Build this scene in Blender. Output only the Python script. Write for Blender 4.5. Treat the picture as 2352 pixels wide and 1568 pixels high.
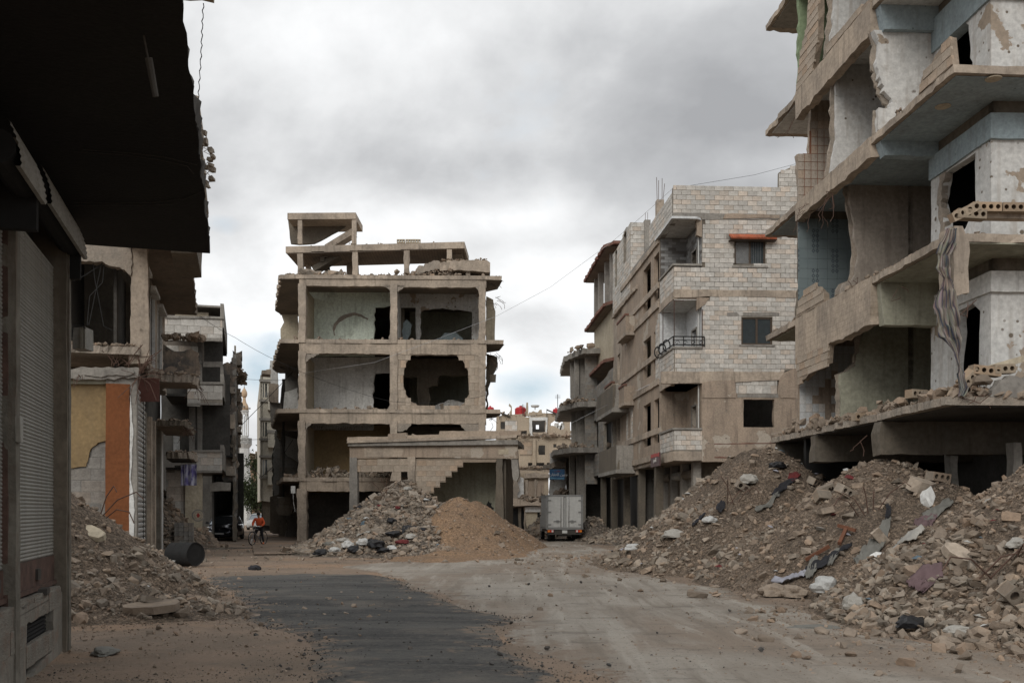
import bpy,bmesh,math,random
import numpy as np
from mathutils import Vector,Matrix,Euler,noise as mnoise
from mathutils.geometry import tessellate_polygon
random.seed(7);np.random.seed(7)
for _o in list(bpy.data.objects):bpy.data.objects.remove(_o)
SC=bpy.context.scene
COL=SC.collection
# ------------------------------------------------------------------ camera
EYE=1.75;FOC=2287.0;CX=1176.0;HY=1170.0
cam=bpy.data.cameras.new('camera');cam_o=bpy.data.objects.new('camera',cam);COL.objects.link(cam_o)
cam_o.location=(0,0,EYE);cam_o.rotation_euler=(math.radians(90),0,0)
cam.sensor_width=36;cam.lens=35.0;cam.shift_y=(HY-784)/2352.0
cam.clip_start=0.1;cam.clip_end=3000
SC.camera=cam_o
# ------------------------------------------------------------------ sky, sun, exposure
SUN_EL,SUN_AZ=33.0,203.0      # degrees; azimuth clockwise from +Y: behind the camera, a little to the left
world=bpy.data.worlds.new('World');SC.world=world;world.use_nodes=True
def build_world():
 nt=world.node_tree;nt.nodes.clear();N=nt.nodes;L=nt.links
 out=N.new('ShaderNodeOutputWorld');bg=N.new('ShaderNodeBackground')
 sky=N.new('ShaderNodeTexSky');sky.sky_type='NISHITA';sky.sun_disc=False
 sky.sun_elevation=math.radians(SUN_EL);sky.sun_rotation=math.radians(SUN_AZ);sky.dust_density=2.0
 bg.inputs['Strength'].default_value=0.10
 tc=N.new('ShaderNodeTexCoord');sep=N.new('ShaderNodeSeparateXYZ');L.new(tc.outputs['Generated'],sep.inputs[0])
 def M(op,a,b=None,c=None,clamp=False):
  n=N.new('ShaderNodeMath');n.operation=op;n.use_clamp=clamp
  for i,v in enumerate((a,b,c)):
   if v is None:continue
   if isinstance(v,(int,float)):n.inputs[i].default_value=v
   else:L.new(v,n.inputs[i])
  return n.outputs[0]
 zc=M('ADD',M('MAXIMUM',sep.outputs[2],0.0),0.48)
 cb=N.new('ShaderNodeCombineXYZ')
 L.new(M('DIVIDE',sep.outputs[0],zc),cb.inputs[0]);L.new(M('DIVIDE',sep.outputs[1],zc),cb.inputs[1])
 def noise(scale,det,rough,off,dist=0.0):
  mp=N.new('ShaderNodeMapping');mp.inputs['Location'].default_value=off
  L.new(cb.outputs[0],mp.inputs[0])
  n=N.new('ShaderNodeTexNoise');n.inputs['Scale'].default_value=scale;n.inputs['Detail'].default_value=det
  n.inputs['Roughness'].default_value=rough;n.inputs['Distortion'].default_value=dist
  L.new(mp.outputs[0],n.inputs['Vector']);return n.outputs[0]
 n1=noise(1.9,7,0.52,(3.1,1.7,0.4),0.25)
 n2=noise(4.6,8,0.55,(0.3,5.2,2.0),0.15)
 def blob(px,py,rx,rz):
  d=Vector(((px-CX)/FOC,1,(HY-py)/FOC));k=d.length;d.normalize()
  s=N.new('ShaderNodeVectorMath');s.operation='SUBTRACT';L.new(tc.outputs['Generated'],s.inputs[0]);s.inputs[1].default_value=d
  m=N.new('ShaderNodeVectorMath');m.operation='MULTIPLY';L.new(s.outputs[0],m.inputs[0])
  m.inputs[1].default_value=(FOC*k/rx,1.0,FOC*k/rz)
  l=N.new('ShaderNodeVectorMath');l.operation='LENGTH';L.new(m.outputs[0],l.inputs[0])
  mr=N.new('ShaderNodeMapRange');mr.interpolation_type='SMOOTHSTEP'
  mr.inputs[1].default_value=1.0;mr.inputs[2].default_value=0.0;L.new(l.outputs['Value'],mr.inputs[0])
  return mr.outputs[0]
 # brightness of the overcast layer
 b=M('ADD',M('MULTIPLY',M('SUBTRACT',n1,0.5),2.0),M('MULTIPLY',M('SUBTRACT',n2,0.5),1.0))
 for (px,py,rx,rz,a) in ((1560,200,620,230,-0.36),(1180,400,480,90,-0.20),(700,640,480,300,0.34),(1300,620,500,90,0.12),
        (1900,560,420,230,-0.05),(820,90,420,180,0.16),(1240,740,300,60,-0.16),(560,240,420,200,0.02),(1150,510,500,60,0.22),(1750,380,200,60,0.16)):
  b=M('ADD',b,M('MULTIPLY',blob(px,py,rx,rz),a))
 b=M('ADD',b,0.66)
 cr=N.new('ShaderNodeValToRGB');e=cr.color_ramp.elements
 e[0].position=0.0;e[0].color=(4.1,4.18,4.35,1);e[1].position=1.0;e[1].color=(11.2,11.3,11.4,1)
 e2=cr.color_ramp.elements.new(0.35);e2.color=(5.9,6.0,6.15,1)
 e3=cr.color_ramp.elements.new(0.65);e3.color=(8.4,8.5,8.6,1)
 L.new(b,cr.inputs[0])
 # holes in the cloud where pale blue shows
 h=M('MULTIPLY',M('SUBTRACT',n2,0.50),2.2)
 for (px,py,rx,rz,a) in ((1215,890,170,100,0.95),(520,515,90,50,0.75),(590,850,110,120,0.75),(640,790,60,60,0.5)):
  h=M('ADD',h,M('MULTIPLY',blob(px,py,rx,rz),a))
 h=M('SUBTRACT',h,0.32,None,True)
 hm=M('MULTIPLY',h,1.3,None,True)
 mx=N.new('ShaderNodeMix');mx.data_type='RGBA'
 L.new(hm,mx.inputs[0]);L.new(cr.outputs[0],mx.inputs[6])
 # thin veil over the blue: the Nishita sky plus pale vapour
 ad=N.new('ShaderNodeMix');ad.data_type='RGBA';ad.inputs[0].default_value=0.62
 L.new(sky.outputs[0],ad.inputs[6]);ad.inputs[7].default_value=(7.3,8.5,9.3,1)
 L.new(ad.outputs[2],mx.inputs[7])
 L.new(mx.outputs[2],bg.inputs['Color']);L.new(bg.outputs[0],out.inputs[0])
build_world()
sun=bpy.data.lights.new('sun','SUN');sun.energy=1.5;sun.angle=math.radians(30);sun.color=(1,0.96,0.9)
sun_o=bpy.data.objects.new('sun',sun);COL.objects.link(sun_o)
_a,_e=math.radians(SUN_AZ),math.radians(SUN_EL)
_d=Vector((math.sin(_a)*math.cos(_e),math.cos(_a)*math.cos(_e),math.sin(_e)))
sun_o.rotation_euler=_d.to_track_quat('Z','Y').to_euler();sun_o.location=(0,-20,60)
SC.view_settings.view_transform='Standard';SC.view_settings.look='None';SC.view_settings.gamma=1
SC.view_settings.use_curve_mapping=False;SC.view_settings.exposure=0.0
SC.render.engine='CYCLES';SC.cycles.max_bounces=6;SC.cycles.diffuse_bounces=4
SC.cycles.use_denoising=True
# ------------------------------------------------------------------ frames: a street direction, and points on its planes seen in the photograph
class Fr:
 def __init__(s,vpx):
  d=Vector(((vpx-CX)/FOC,1.0)).normalized();s.ey=d;s.ex=Vector((d.y,-d.x));s.rot=math.atan2(-d.x,d.y)
 def w(s,x,y,z):return Vector((x*s.ex.x+y*s.ey.x,x*s.ex.y+y*s.ey.y,z))
 def loc(s,X,Y):return (X*s.ex.x+Y*s.ex.y,X*s.ey.x+Y*s.ey.y)
 def ray(s,px,py):
  a=(px-CX)/FOC;return (a*s.ex.x+s.ex.y,a*s.ey.x+s.ey.y,(HY-py)/FOC)
 def x(s,px,py,xl):r=s.ray(px,py);t=xl/r[0];return (t*r[1],EYE+t*r[2])
 def y(s,px,py,yl):r=s.ray(px,py);t=yl/r[1];return (t*r[0],EYE+t*r[2])
 def z(s,px,py,z):r=s.ray(px,py);t=(z-EYE)/r[2];return (t*r[0],t*r[1])
 def X(s,pts,xl):return [s.x(p[0],p[1],xl)+tuple(p[2:]) for p in pts]
 def Y(s,pts,yl):return [s.y(p[0],p[1],yl)+tuple(p[2:]) for p in pts]
 def xz(s,py,yl):return s.y(CX,py,yl)[1]
FL=Fr(565);FR=Fr(1040);FQ=Fr(1045);FC=Fr(1112);FF=Fr(1500);FW=Fr(CX)
RN=random.Random(11)
def zat(py,Y):return EYE+(HY-py)/FOC*Y
def dens(loop,rough,seg,rn):
 out=[]
 n=len(loop)
 for i in range(n):
  a,b=loop[i],loop[(i+1) % n]
  r=a[2] if len(a)>2 else rough
  L=math.hypot(b[0]-a[0],b[1]-a[1])
  k=max(1,int(L/(seg*(0.6 if r>0.05 else 1.0)))) if r>0 else 1
  k=min(k,60)
  nx,ny=(-(b[1]-a[1])/(L+1e-9),(b[0]-a[0])/(L+1e-9))
  ph=rn.random()*50
  for j in range(k):
   t=j/k
   q=0 if j==0 else (rn.uniform(-1,1)*r*0.55+(mnoise.noise((ph+j*0.45,3.3,0))*1.4)*r)
   out.append((a[0]+(b[0]-a[0])*t+nx*q,a[1]+(b[1]-a[1])*t+ny*q))
 return out
class MB:
 def __init__(s):s.v=[];s.f=[];s.m=[]
 def add(s,vs,fs,mi=0):
  o=len(s.v);s.v+=[tuple(v) for v in vs];s.f+=[tuple(o+i for i in f) for f in fs];s.m+=[mi]*len(fs);return s
 def box(s,fr,x0,x1,y0,y1,z0,z1,j=0.0,mi=0):
  x0,x1=min(x0,x1),max(x0,x1);y0,y1=min(y0,y1),max(y0,y1)
  u=RN.uniform
  vs=[fr.w(x+u(-j,j),y+u(-j,j),z+u(-j,j)) for z in (z0,z1) for y in (y0,y1) for x in (x0,x1)]
  return s.add(vs,[(0,2,3,1),(4,5,7,6),(0,1,5,4),(2,6,7,3),(0,4,6,2),(1,3,7,5)],mi)
 def plate(s,fr,plane,loop,c0,c1,holes=(),rough=0.012,seg=0.35,mi=0,back=0.0):
  """a 2-D outline with holes, given thickness; plane 'x': (y,z), 'y': (x,z), 'z': (x,y)"""
  rn=random.Random(int(abs(loop[0][0]*131+loop[0][1]*977+c0*53)*10) % 99991)
  loops=[dens(loop,rough,seg,rn)]+[dens(h,rough,seg,rn) for h in holes]
  def W(p,c):
   if plane=='x':return fr.w(c,p[0],p[1])
   if plane=='y':return fr.w(p[0],c,p[1])
   return fr.w(p[0],p[1],c)
  flat=[p for l in loops for p in l]
  tris=tessellate_polygon([[Vector((p[0],p[1],0)) for p in l] for l in loops])
  n=len(flat)
  mr=max(rough,max([q[2] for q in loop if len(q)>2] or [0]))
  bk=back if back else min(mr*0.6,0.04)
  flat2=[(p[0]+rn.uniform(-bk,bk),p[1]+rn.uniform(-bk,bk)) for p in flat]
  vs=[W(p,c0) for p in flat]+[W(p,c1) for p in flat2]
  fs=[tuple(t) for t in tris]+[tuple(n+i for i in reversed(t)) for t in tris]
  o=0
  for l in loops:
   k=len(l)
   for i in range(k):
    a,b=o+i,o+(i+1) % k
    fs.append((a,b,n+b,n+a))
   o+=k
  return s.add(vs,fs,mi)
 def tube(s,pts,r,sides=6,mi=0,taper=1.0):
  pts=[Vector(p) for p in pts];vs=[];n=len(pts)
  for i,p in enumerate(pts):
   t=(pts[min(i+1,n-1)]-pts[max(i-1,0)]).normalized()
   a=t.orthogonal().normalized() if i==0 else (a-t*a.dot(t)).normalized()
   b=t.cross(a);rr=r*(1+(taper-1)*i/max(1,n-1))
   vs+=[p+a*math.cos(2*math.pi*k/sides)*rr+b*math.sin(2*math.pi*k/sides)*rr for k in range(sides)]
  fs=[(i*sides+k,i*sides+(k+1) % sides,(i+1)*sides+(k+1) % sides,(i+1)*sides+k) for i in range(n-1) for k in range(sides)]
  fs+=[tuple(range(sides-1,-1,-1)),tuple((n-1)*sides+k for k in range(sides))]
  return s.add(vs,fs,mi)
 def lathe(s,c,prof,seg=16,mi=0):
  c=Vector(c);vs=[c+Vector((r*math.cos(2*math.pi*k/seg),r*math.sin(2*math.pi*k/seg),z)) for r,z in prof for k in range(seg)]
  fs=[(i*seg+k,i*seg+(k+1) % seg,(i+1)*seg+(k+1) % seg,(i+1)*seg+k) for i in range(len(prof)-1) for k in range(seg)]
  fs+=[tuple(range(seg-1,-1,-1)),tuple((len(prof)-1)*seg+k for k in range(seg))]
  return s.add(vs,fs,mi)
 def build(s,name,mats,parent=None,smooth=False,label=None,kind=None,**tags):
  me=bpy.data.meshes.new(name)
  inv=parent.matrix_world.inverted() if parent else None
  base=None
  if parent is None and not tags.get('world'):
   a=np.array(s.v);base=Vector((float(a[:,0].mean()),float(a[:,1].mean()),float(a[:,2].min())))
  vs=[inv @ Vector(v) for v in s.v] if inv else ([Vector(v)-base for v in s.v] if base else s.v)
  me.from_pydata([tuple(v) for v in vs],[],s.f)
  mats=mats if isinstance(mats,(list,tuple)) else [mats]
  for m in mats:me.materials.append(m)
  if len(mats)>1:me.polygons.foreach_set('material_index',s.m)
  if smooth:me.polygons.foreach_set('use_smooth',[True]*len(me.polygons))
  bm=bmesh.new();bm.from_mesh(me);bmesh.ops.recalc_face_normals(bm,faces=bm.faces);bm.to_mesh(me);bm.free()
  o=bpy.data.objects.new(name,me);COL.objects.link(o)
  if parent:o.parent=parent;o.matrix_world=parent.matrix_world.copy()
  elif base:o.location=base
  if label:o['label']=label
  if kind:o['kind']=kind
  for k in ('category','group'):
   if k in tags and tags[k]:o[k]=tags[k]
  return o
def root(name,loc,rot=0.0,label=None,category=None,group=None):
 o=bpy.data.objects.new(name,None);COL.objects.link(o)
 o.location=loc;o.rotation_euler=(0,0,rot);o.empty_display_size=0.3
 o.matrix_world=Matrix.Translation(Vector(loc)) @ Matrix.Rotation(rot,4,'Z')
 if label:o['label']=label
 if category:o['category']=category
 if group:o['group']=group
 return o
def link_copy(src_mesh,name,mw,parent=None,mat=None):
 o=bpy.data.objects.new(name,src_mesh);COL.objects.link(o)
 if parent:o.parent=parent;o.matrix_basis=parent.matrix_world.inverted() @ mw
 else:o.matrix_basis=mw
 return o
# ------------------------------------------------------------------ materials
def mk(name,rough=0.9):
 m=bpy.data.materials.new(name);m.use_nodes=True;nt=m.node_tree;b=nt.nodes['Principled BSDF']
 b.inputs['Roughness'].default_value=rough
 try:b.inputs['Specular IOR Level'].default_value=0.25
 except Exception:pass
 return m,nt,b
def plain(name,col,rough=0.7,metal=0.0,spec=None):
 m,nt,b=mk(name,rough);b.inputs['Base Color'].default_value=(*col,1);b.inputs['Metallic'].default_value=metal
 n=nt.nodes.new('ShaderNodeTexNoise');n.inputs['Scale'].default_value=7;n.inputs['Detail'].default_value=5
 tc=nt.nodes.new('ShaderNodeTexCoord');nt.links.new(tc.outputs['Object'],n.inputs['Vector'])
 r=nt.nodes.new('ShaderNodeMix');r.data_type='RGBA';r.inputs[6].default_value=(*[c*0.72 for c in col],1);r.inputs[7].default_value=(*[min(1,c*1.2) for c in col],1)
 nt.links.new(n.outputs[0],r.inputs[0]);nt.links.new(r.outputs[2],b.inputs['Base Color'])
 if spec is not None:b.inputs['Specular IOR Level'].default_value=spec
 return m
def surf(name,c1,c2,dirt=None,scale=0.6,fine=9.0,streak=0.5,dirtamt=0.45,pits=0.0,pitscale=3.0,bump=0.35,rough=0.92,board=None,rand=0.0,peel=None,peelscale=1.1,peelamt=0.5,rows=None):
 """mottled mineral surface: two tones, run-off streaks, pock marks, peeled patches, board marks"""
 m,nt,b=mk(name,rough);N=nt.nodes;L=nt.links
 geo=N.new('ShaderNodeTexCoord');P=geo.outputs['Object']
 def nz(sc,det,r=0.55,mp=None,dist=0):
  v=P
  if mp:
   q=N.new('ShaderNodeMapping');q.inputs['Scale'].default_value=mp;L.new(P,q.inputs[0]);v=q.outputs[0]
  n=N.new('ShaderNodeTexNoise');n.inputs['Scale'].default_value=sc;n.inputs['Detail'].default_value=det;n.inputs['Roughness'].default_value=r;n.inputs['Distortion'].default_value=dist
  L.new(v,n.inputs['Vector']);return n.outputs[0]
 def mr(v,a,c,lo=0.0,hi=1.0,smooth=True):
  n=N.new('ShaderNodeMapRange');n.inputs[1].default_value=a;n.inputs[2].default_value=c;n.inputs[3].default_value=lo;n.inputs[4].default_value=hi
  if smooth:n.interpolation_type='SMOOTHSTEP'
  L.new(v,n.inputs[0]);return n.outputs[0]
 def mix(f,a,c,mode='MIX'):
  n=N.new('ShaderNodeMix');n.data_type='RGBA';n.blend_type=mode
  if isinstance(f,float):n.inputs[0].default_value=f
  else:L.new(f,n.inputs[0])
  for i,v in ((6,a),(7,c)):
   if isinstance(v,tuple):n.inputs[i].default_value=(*v[:3],1)
   else:L.new(v,n.inputs[i])
  return n.outputs[2]
 n1=nz(scale,7,0.6)
 c=mix(mr(n1,0.36,0.64),tuple(c1),tuple(c2))
 nf=nz(fine,6,0.65)
 fmul=N.new('ShaderNodeMapRange');fmul.inputs[1].default_value=0.25;fmul.inputs[2].default_value=0.75;fmul.inputs[3].default_value=0.72;fmul.inputs[4].default_value=1.22
 L.new(nf,fmul.inputs[0])
 cc=N.new('ShaderNodeCombineColor');[L.new(fmul.outputs[0],cc.inputs[i]) for i in range(3)]
 c=mix(1.0,c,cc.outputs[0],'MULTIPLY')
 if rand:
  oi=N.new('ShaderNodeObjectInfo');g=N.new('ShaderNodeNewGeometry')
  a=N.new('ShaderNodeMath');a.operation='ADD';L.new(oi.outputs['Random'],a.inputs[0]);L.new(g.outputs['Random Per Island'],a.inputs[1])
  fr_=N.new('ShaderNodeMath');fr_.operation='FRACT';L.new(a.outputs[0],fr_.inputs[0])
  rr=N.new('ShaderNodeMapRange');rr.inputs[3].default_value=1-rand;rr.inputs[4].default_value=1+rand*0.8;L.new(fr_.outputs[0],rr.inputs[0])
  c3=N.new('ShaderNodeCombineColor');[L.new(rr.outputs[0],c3.inputs[i]) for i in range(3)]
  c=mix(1.0,c,c3.outputs[0],'MULTIPLY')
  f2=N.new('ShaderNodeMath');f2.operation='MULTIPLY';L.new(fr_.outputs[0],f2.inputs[0]);f2.inputs[1].default_value=7.13
  f3=N.new('ShaderNodeMath');f3.operation='FRACT';L.new(f2.outputs[0],f3.inputs[0])
  warm=mr(f3.outputs[0],0.45,1.0,0.0,0.6)
  c=mix(warm,c,mix(1.0,c,(1.10,0.93,0.80),'MULTIPLY'))
 d=dirt if dirt else tuple(x*0.45 for x in c1)
 if streak:
  st=nz(1.6,5,0.6,(3.2,3.2,0.32))
  k=N.new('ShaderNodeMath');k.operation='MULTIPLY';L.new(mr(st,0.5,0.72),k.inputs[0]);k.inputs[1].default_value=streak
  c=mix(k.outputs[0],c,tuple(d))
 nd=nz(scale*2.7,6,0.7)
 k=N.new('ShaderNodeMath');k.operation='MULTIPLY';L.new(mr(nd,0.52,0.72),k.inputs[0]);k.inputs[1].default_value=dirtamt
 c=mix(k.outputs[0],c,tuple(d))
 hsum=nf;
 if peel:
  pn=nz(peelscale,6,0.55);pm=mr(pn,0.5+(0.5-peelamt)*0.3,0.515+(0.5-peelamt)*0.3)
  c=mix(pm,c,mix(mr(nf,0.3,0.7),tuple(peel),tuple(x*0.75 for x in peel)))
  hs=N.new('ShaderNodeMath');hs.operation='SUBTRACT';L.new(hsum,hs.inputs[0]);L.new(pm,hs.inputs[1]);hsum=hs.outputs[0]
 if pits:
  vo=N.new('ShaderNodeTexVoronoi');vo.inputs['Scale'].default_value=pitscale;L.new(P,vo.inputs['Vector'])
  vo2=N.new('ShaderNodeTexVoronoi');vo2.inputs['Scale'].default_value=pitscale*2.3;L.new(P,vo2.inputs['Vector'])
  for v_,r_ in ((vo,0.10),(vo2,0.14)):
   pm=mr(v_.outputs['Distance'],r_*0.6,r_,1.0,0.0)
   gate=N.new('ShaderNodeMath');gate.operation='MULTIPLY';L.new(pm,gate.inputs[0])
   L.new(mr(n1,0.5-0.15*pits,0.62-0.15*pits),gate.inputs[1])
   c=mix(gate.outputs[0],c,tuple(x*0.42 for x in (peel or c1)))
   hs=N.new('ShaderNodeMath');hs.operation='SUBTRACT';L.new(hsum,hs.inputs[0]);L.new(gate.outputs[0],hs.inputs[1]);hsum=hs.outputs[0]
 if board:
  wv=N.new('ShaderNodeTexWave');wv.wave_type='BANDS';wv.bands_direction=board[0].upper();wv.inputs['Scale'].default_value=board[1]
  wv.inputs['Distortion'].default_value=1.2;wv.inputs['Detail'].default_value=3;wv.inputs['Detail Scale'].default_value=1.5;L.new(P,wv.inputs['Vector'])
  bm_=mr(wv.outputs[1],0.0,0.30,board[2] if len(board)>2 else 0.5,0.0);c=mix(bm_,c,tuple(x*0.5 for x in c1))
  hs=N.new('ShaderNodeMath');hs.operation='SUBTRACT';L.new(hsum,hs.inputs[0]);L.new(bm_,hs.inputs[1]);hsum=hs.outputs[0]
 bp=N.new('ShaderNodeBump');bp.inputs['Strength'].default_value=bump;bp.inputs['Distance'].default_value=0.03
 L.new(hsum,bp.inputs['Height']);L.new(bp.outputs[0],b.inputs['Normal']);L.new(c,b.inputs['Base Color'])
 return m
M={}
M['tan']=surf('tan_concrete',(.44,.365,.29),(.29,.245,.20),dirt=(.15,.125,.10),streak=.65,dirtamt=.6,pits=.5,pitscale=1.6)
M['tan_board']=surf('board_marked_concrete',(.45,.37,.29),(.31,.26,.21),dirt=(.16,.135,.11),streak=.65,dirtamt=.55,pits=.3,board=('Z',2.2,.13))
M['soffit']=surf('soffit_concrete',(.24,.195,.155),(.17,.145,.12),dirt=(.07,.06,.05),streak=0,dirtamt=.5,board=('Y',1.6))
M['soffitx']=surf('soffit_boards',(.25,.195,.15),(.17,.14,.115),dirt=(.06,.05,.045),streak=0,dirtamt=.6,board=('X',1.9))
M['grey']=surf('grey_concrete',(.29,.27,.24),(.22,.205,.185),dirt=(.11,.10,.09),streak=.55)
M['edge']=surf('broken_concrete',(.33,.28,.23),(.25,.22,.185),dirt=(.13,.11,.09),scale=2.0,fine=14,streak=.1,bump=.8)
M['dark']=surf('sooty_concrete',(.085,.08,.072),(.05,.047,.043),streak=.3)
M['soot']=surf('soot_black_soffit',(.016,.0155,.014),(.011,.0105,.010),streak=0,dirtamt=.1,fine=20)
M['dusk']=surf('warm_grey_plaster',(.36,.315,.27),(.28,.245,.21),dirt=(.17,.14,.12),streak=.4)
M['dim']=surf('old_render_brown',(.16,.135,.105),(.12,.105,.085),streak=.5)
M['white']=surf('white_plaster',(.60,.595,.575),(.50,.50,.485),dirt=(.30,.26,.22),streak=.5,dirtamt=.5,pits=.9,pitscale=1.5,peel=(.34,.28,.22),peelscale=.9,peelamt=.1,bump=.15)
M['whitein']=surf('dusty_white_plaster',(.66,.66,.64),(.57,.565,.54),dirt=(.2,.18,.16),streak=.4,dirtamt=.4,pits=.3,pitscale=1.1,bump=.15)
M['blue']=surf('pale_blue_plaster',(.30,.365,.39),(.26,.31,.33),dirt=(.16,.17,.165),streak=.35,dirtamt=.3,pits=.3,bump=.12)
M['green']=surf('pale_green_plaster',(.72,.79,.69),(.64,.71,.62),dirt=(.17,.18,.13),streak=.35,dirtamt=.45,bump=.15)
M['olive']=surf('olive_plaster',(.36,.355,.28),(.28,.275,.215),dirt=(.11,.10,.08),streak=.35,dirtamt=.4,bump=.15)
M['green2']=surf('green_paint',(.26,.33,.20),(.22,.28,.17),streak=.3,bump=.1)
M['cream']=surf('cream_plaster',(.47,.41,.31),(.40,.345,.26),streak=.4)
M['ochre']=surf('ochre_plaster',(.26,.185,.095),(.21,.15,.08),dirt=(.2,.15,.09),streak=.25,dirtamt=.3,bump=.15)
M['orange']=surf('orange_paint',(.19,.070,.028),(.165,.062,.025),dirt=(.15,.07,.035),streak=.0,dirtamt=.2,peel=(.5,.36,.26),peelscale=2.6,peelamt=-.75,bump=.12)
M['brownred']=surf('red_brown_paint',(.20,.10,.075),(.16,.085,.065),streak=.3)
M['render']=surf('tan_render',(.36,.285,.22),(.29,.235,.185),dirt=(.16,.125,.10),streak=.7,dirtamt=.45,fine=16,peel=(.44,.385,.32),peelscale=.55,peelamt=.15,pits=.4,pitscale=1.2)
M['block']=surf('pale_block',(.54,.515,.475),(.46,.44,.405),dirt=(.29,.265,.23),scale=1.5,streak=.2,dirtamt=.4,rand=.16,bump=.4)
M['blocktan']=surf('tan_block',(.42,.35,.28),(.35,.295,.235),dirt=(.2,.165,.13),scale=1.5,streak=.2,dirtamt=.35,rand=.12,bump=.4)
M['blockgrey']=surf('grey_block',(.25,.24,.22),(.20,.19,.175),dirt=(.12,.11,.1),scale=1.5,streak=.2,rand=.14,bump=.4)
M['mortar']=surf('grey_mortar',(.27,.24,.20),(.21,.19,.16),scale=2.5,streak=.2,bump=.5)
M['mortartan']=surf('tan_mortar',(.30,.24,.185),(.24,.195,.15),scale=2.5,streak=.2,bump=.5)
M['stone']=surf('rubble_stone',(.28,.225,.175),(.22,.178,.14),dirt=(.15,.122,.098),scale=3.0,fine=12,streak=0,dirtamt=.5,rand=.3,bump=.5)
M['stonegrey']=surf('grey_rubble_stone',(.30,.255,.205),(.22,.188,.155),dirt=(.15,.13,.108),scale=3.0,fine=12,streak=0,dirtamt=.5,rand=.36,bump=.5)
M['stonedark']=surf('dark_gravel',(.09,.085,.08),(.06,.058,.055),scale=3.0,streak=0,rand=.5)
def mat_heap(name,c1,c2,c3,sc,rnd=.5):
 """earth thick with small stones: cell-by-cell tone and relief over a mottled ground colour"""
 m=surf(name,c1,c2,dirt=c3,scale=.7,fine=9,streak=0,dirtamt=.6,bump=1.0);nt=m.node_tree;N=nt.nodes;L=nt.links;b=N['Principled BSDF']
 base=b.inputs['Base Color'].links[0].from_socket;nrm=b.inputs['Normal'].links[0].from_socket;tc=N.new('ShaderNodeTexCoord');hs=[]
 c=base
 for k,s_ in enumerate((sc,sc*2.3)):
  v=N.new('ShaderNodeTexVoronoi');v.inputs['Scale'].default_value=s_;v.inputs['Randomness'].default_value=1;L.new(tc.outputs['Object'],v.inputs['Vector'])
  sp=N.new('ShaderNodeSeparateColor');L.new(v.outputs['Color'],sp.inputs[0])
  mr=N.new('ShaderNodeMapRange');mr.inputs[3].default_value=1-rnd;mr.inputs[4].default_value=1+rnd*.75;L.new(sp.outputs[0],mr.inputs[0])
  g=N.new('ShaderNodeMapRange');g.inputs[1].default_value=.62;g.inputs[2].default_value=.3;g.inputs[3].default_value=.62;g.inputs[4].default_value=1;L.new(v.outputs['Distance'],g.inputs[0])  # darkens cell borders: crevice shade between the stones put into the colour
  mu=N.new('ShaderNodeMath');mu.operation='MULTIPLY';L.new(mr.outputs[0],mu.inputs[0]);L.new(g.outputs[0],mu.inputs[1])
  cc=N.new('ShaderNodeCombineColor');[L.new(mu.outputs[0],cc.inputs[i]) for i in range(3)]
  mx=N.new('ShaderNodeMix');mx.data_type='RGBA';mx.blend_type='MULTIPLY';mx.inputs[0].default_value=.8;L.new(c,mx.inputs[6]);L.new(cc.outputs[0],mx.inputs[7]);c=mx.outputs[2]
  bp=N.new('ShaderNodeBump');bp.invert=True;bp.inputs['Strength'].default_value=.8;bp.inputs['Distance'].default_value=.5/s_;L.new(v.outputs['Distance'],bp.inputs['Height']);L.new(nrm,bp.inputs['Normal']);nrm=bp.outputs[0]
 L.new(c,b.inputs['Base Color']);L.new(nrm,b.inputs['Normal']);return m
M['earthheap']=mat_heap('heap_earth',(.25,.188,.138),(.185,.142,.106),(.12,.09,.068),16)
M['earthfar']=mat_heap('far_heap_earth',(.25,.205,.165),(.19,.16,.13),(.125,.10,.08),8)
M['sandheap']=mat_heap('orange_sand',(.41,.265,.16),(.34,.23,.15),(.26,.18,.12),13,.13)
M['metal']=surf('shutter_metal',(.30,.295,.27),(.24,.235,.215),dirt=(.14,.12,.09),scale=.7,streak=.6,dirtamt=.35,rough=.55,bump=.08)
M['rust']=surf('rusty_brown',(.10,.06,.048),(.07,.045,.036),scale=4,streak=.3,rough=.8)
M['steel']=plain('dark_steel',(.05,.045,.04),.6)
M['rebar']=plain('rebar',(.10,.06,.045),.8)
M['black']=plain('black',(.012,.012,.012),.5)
M['blackmatt']=plain('matt_black',(.02,.02,.02),.95)
M['glass']=plain('window_glass',(.04,.05,.055),.06,spec=1.0)
M['mirrorglass']=plain('reflective_glass',(.55,.58,.6),.05,metal=.75)
M['carglass']=plain('car_glass',(.22,.24,.26),.05,metal=.7)
M['brownframe']=plain('brown_window_frame',(.075,.055,.04),.5)
M['wire']=plain('cable_black',(.02,.02,.02),.7)
M['redtile']=surf('red_roof_tile',(.42,.13,.07),(.35,.11,.06),streak=.1,rand=.2)
M['claytile']=surf('clay_hollow_block',(.34,.27,.2),(.29,.24,.18),streak=0,rand=.2)
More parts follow.
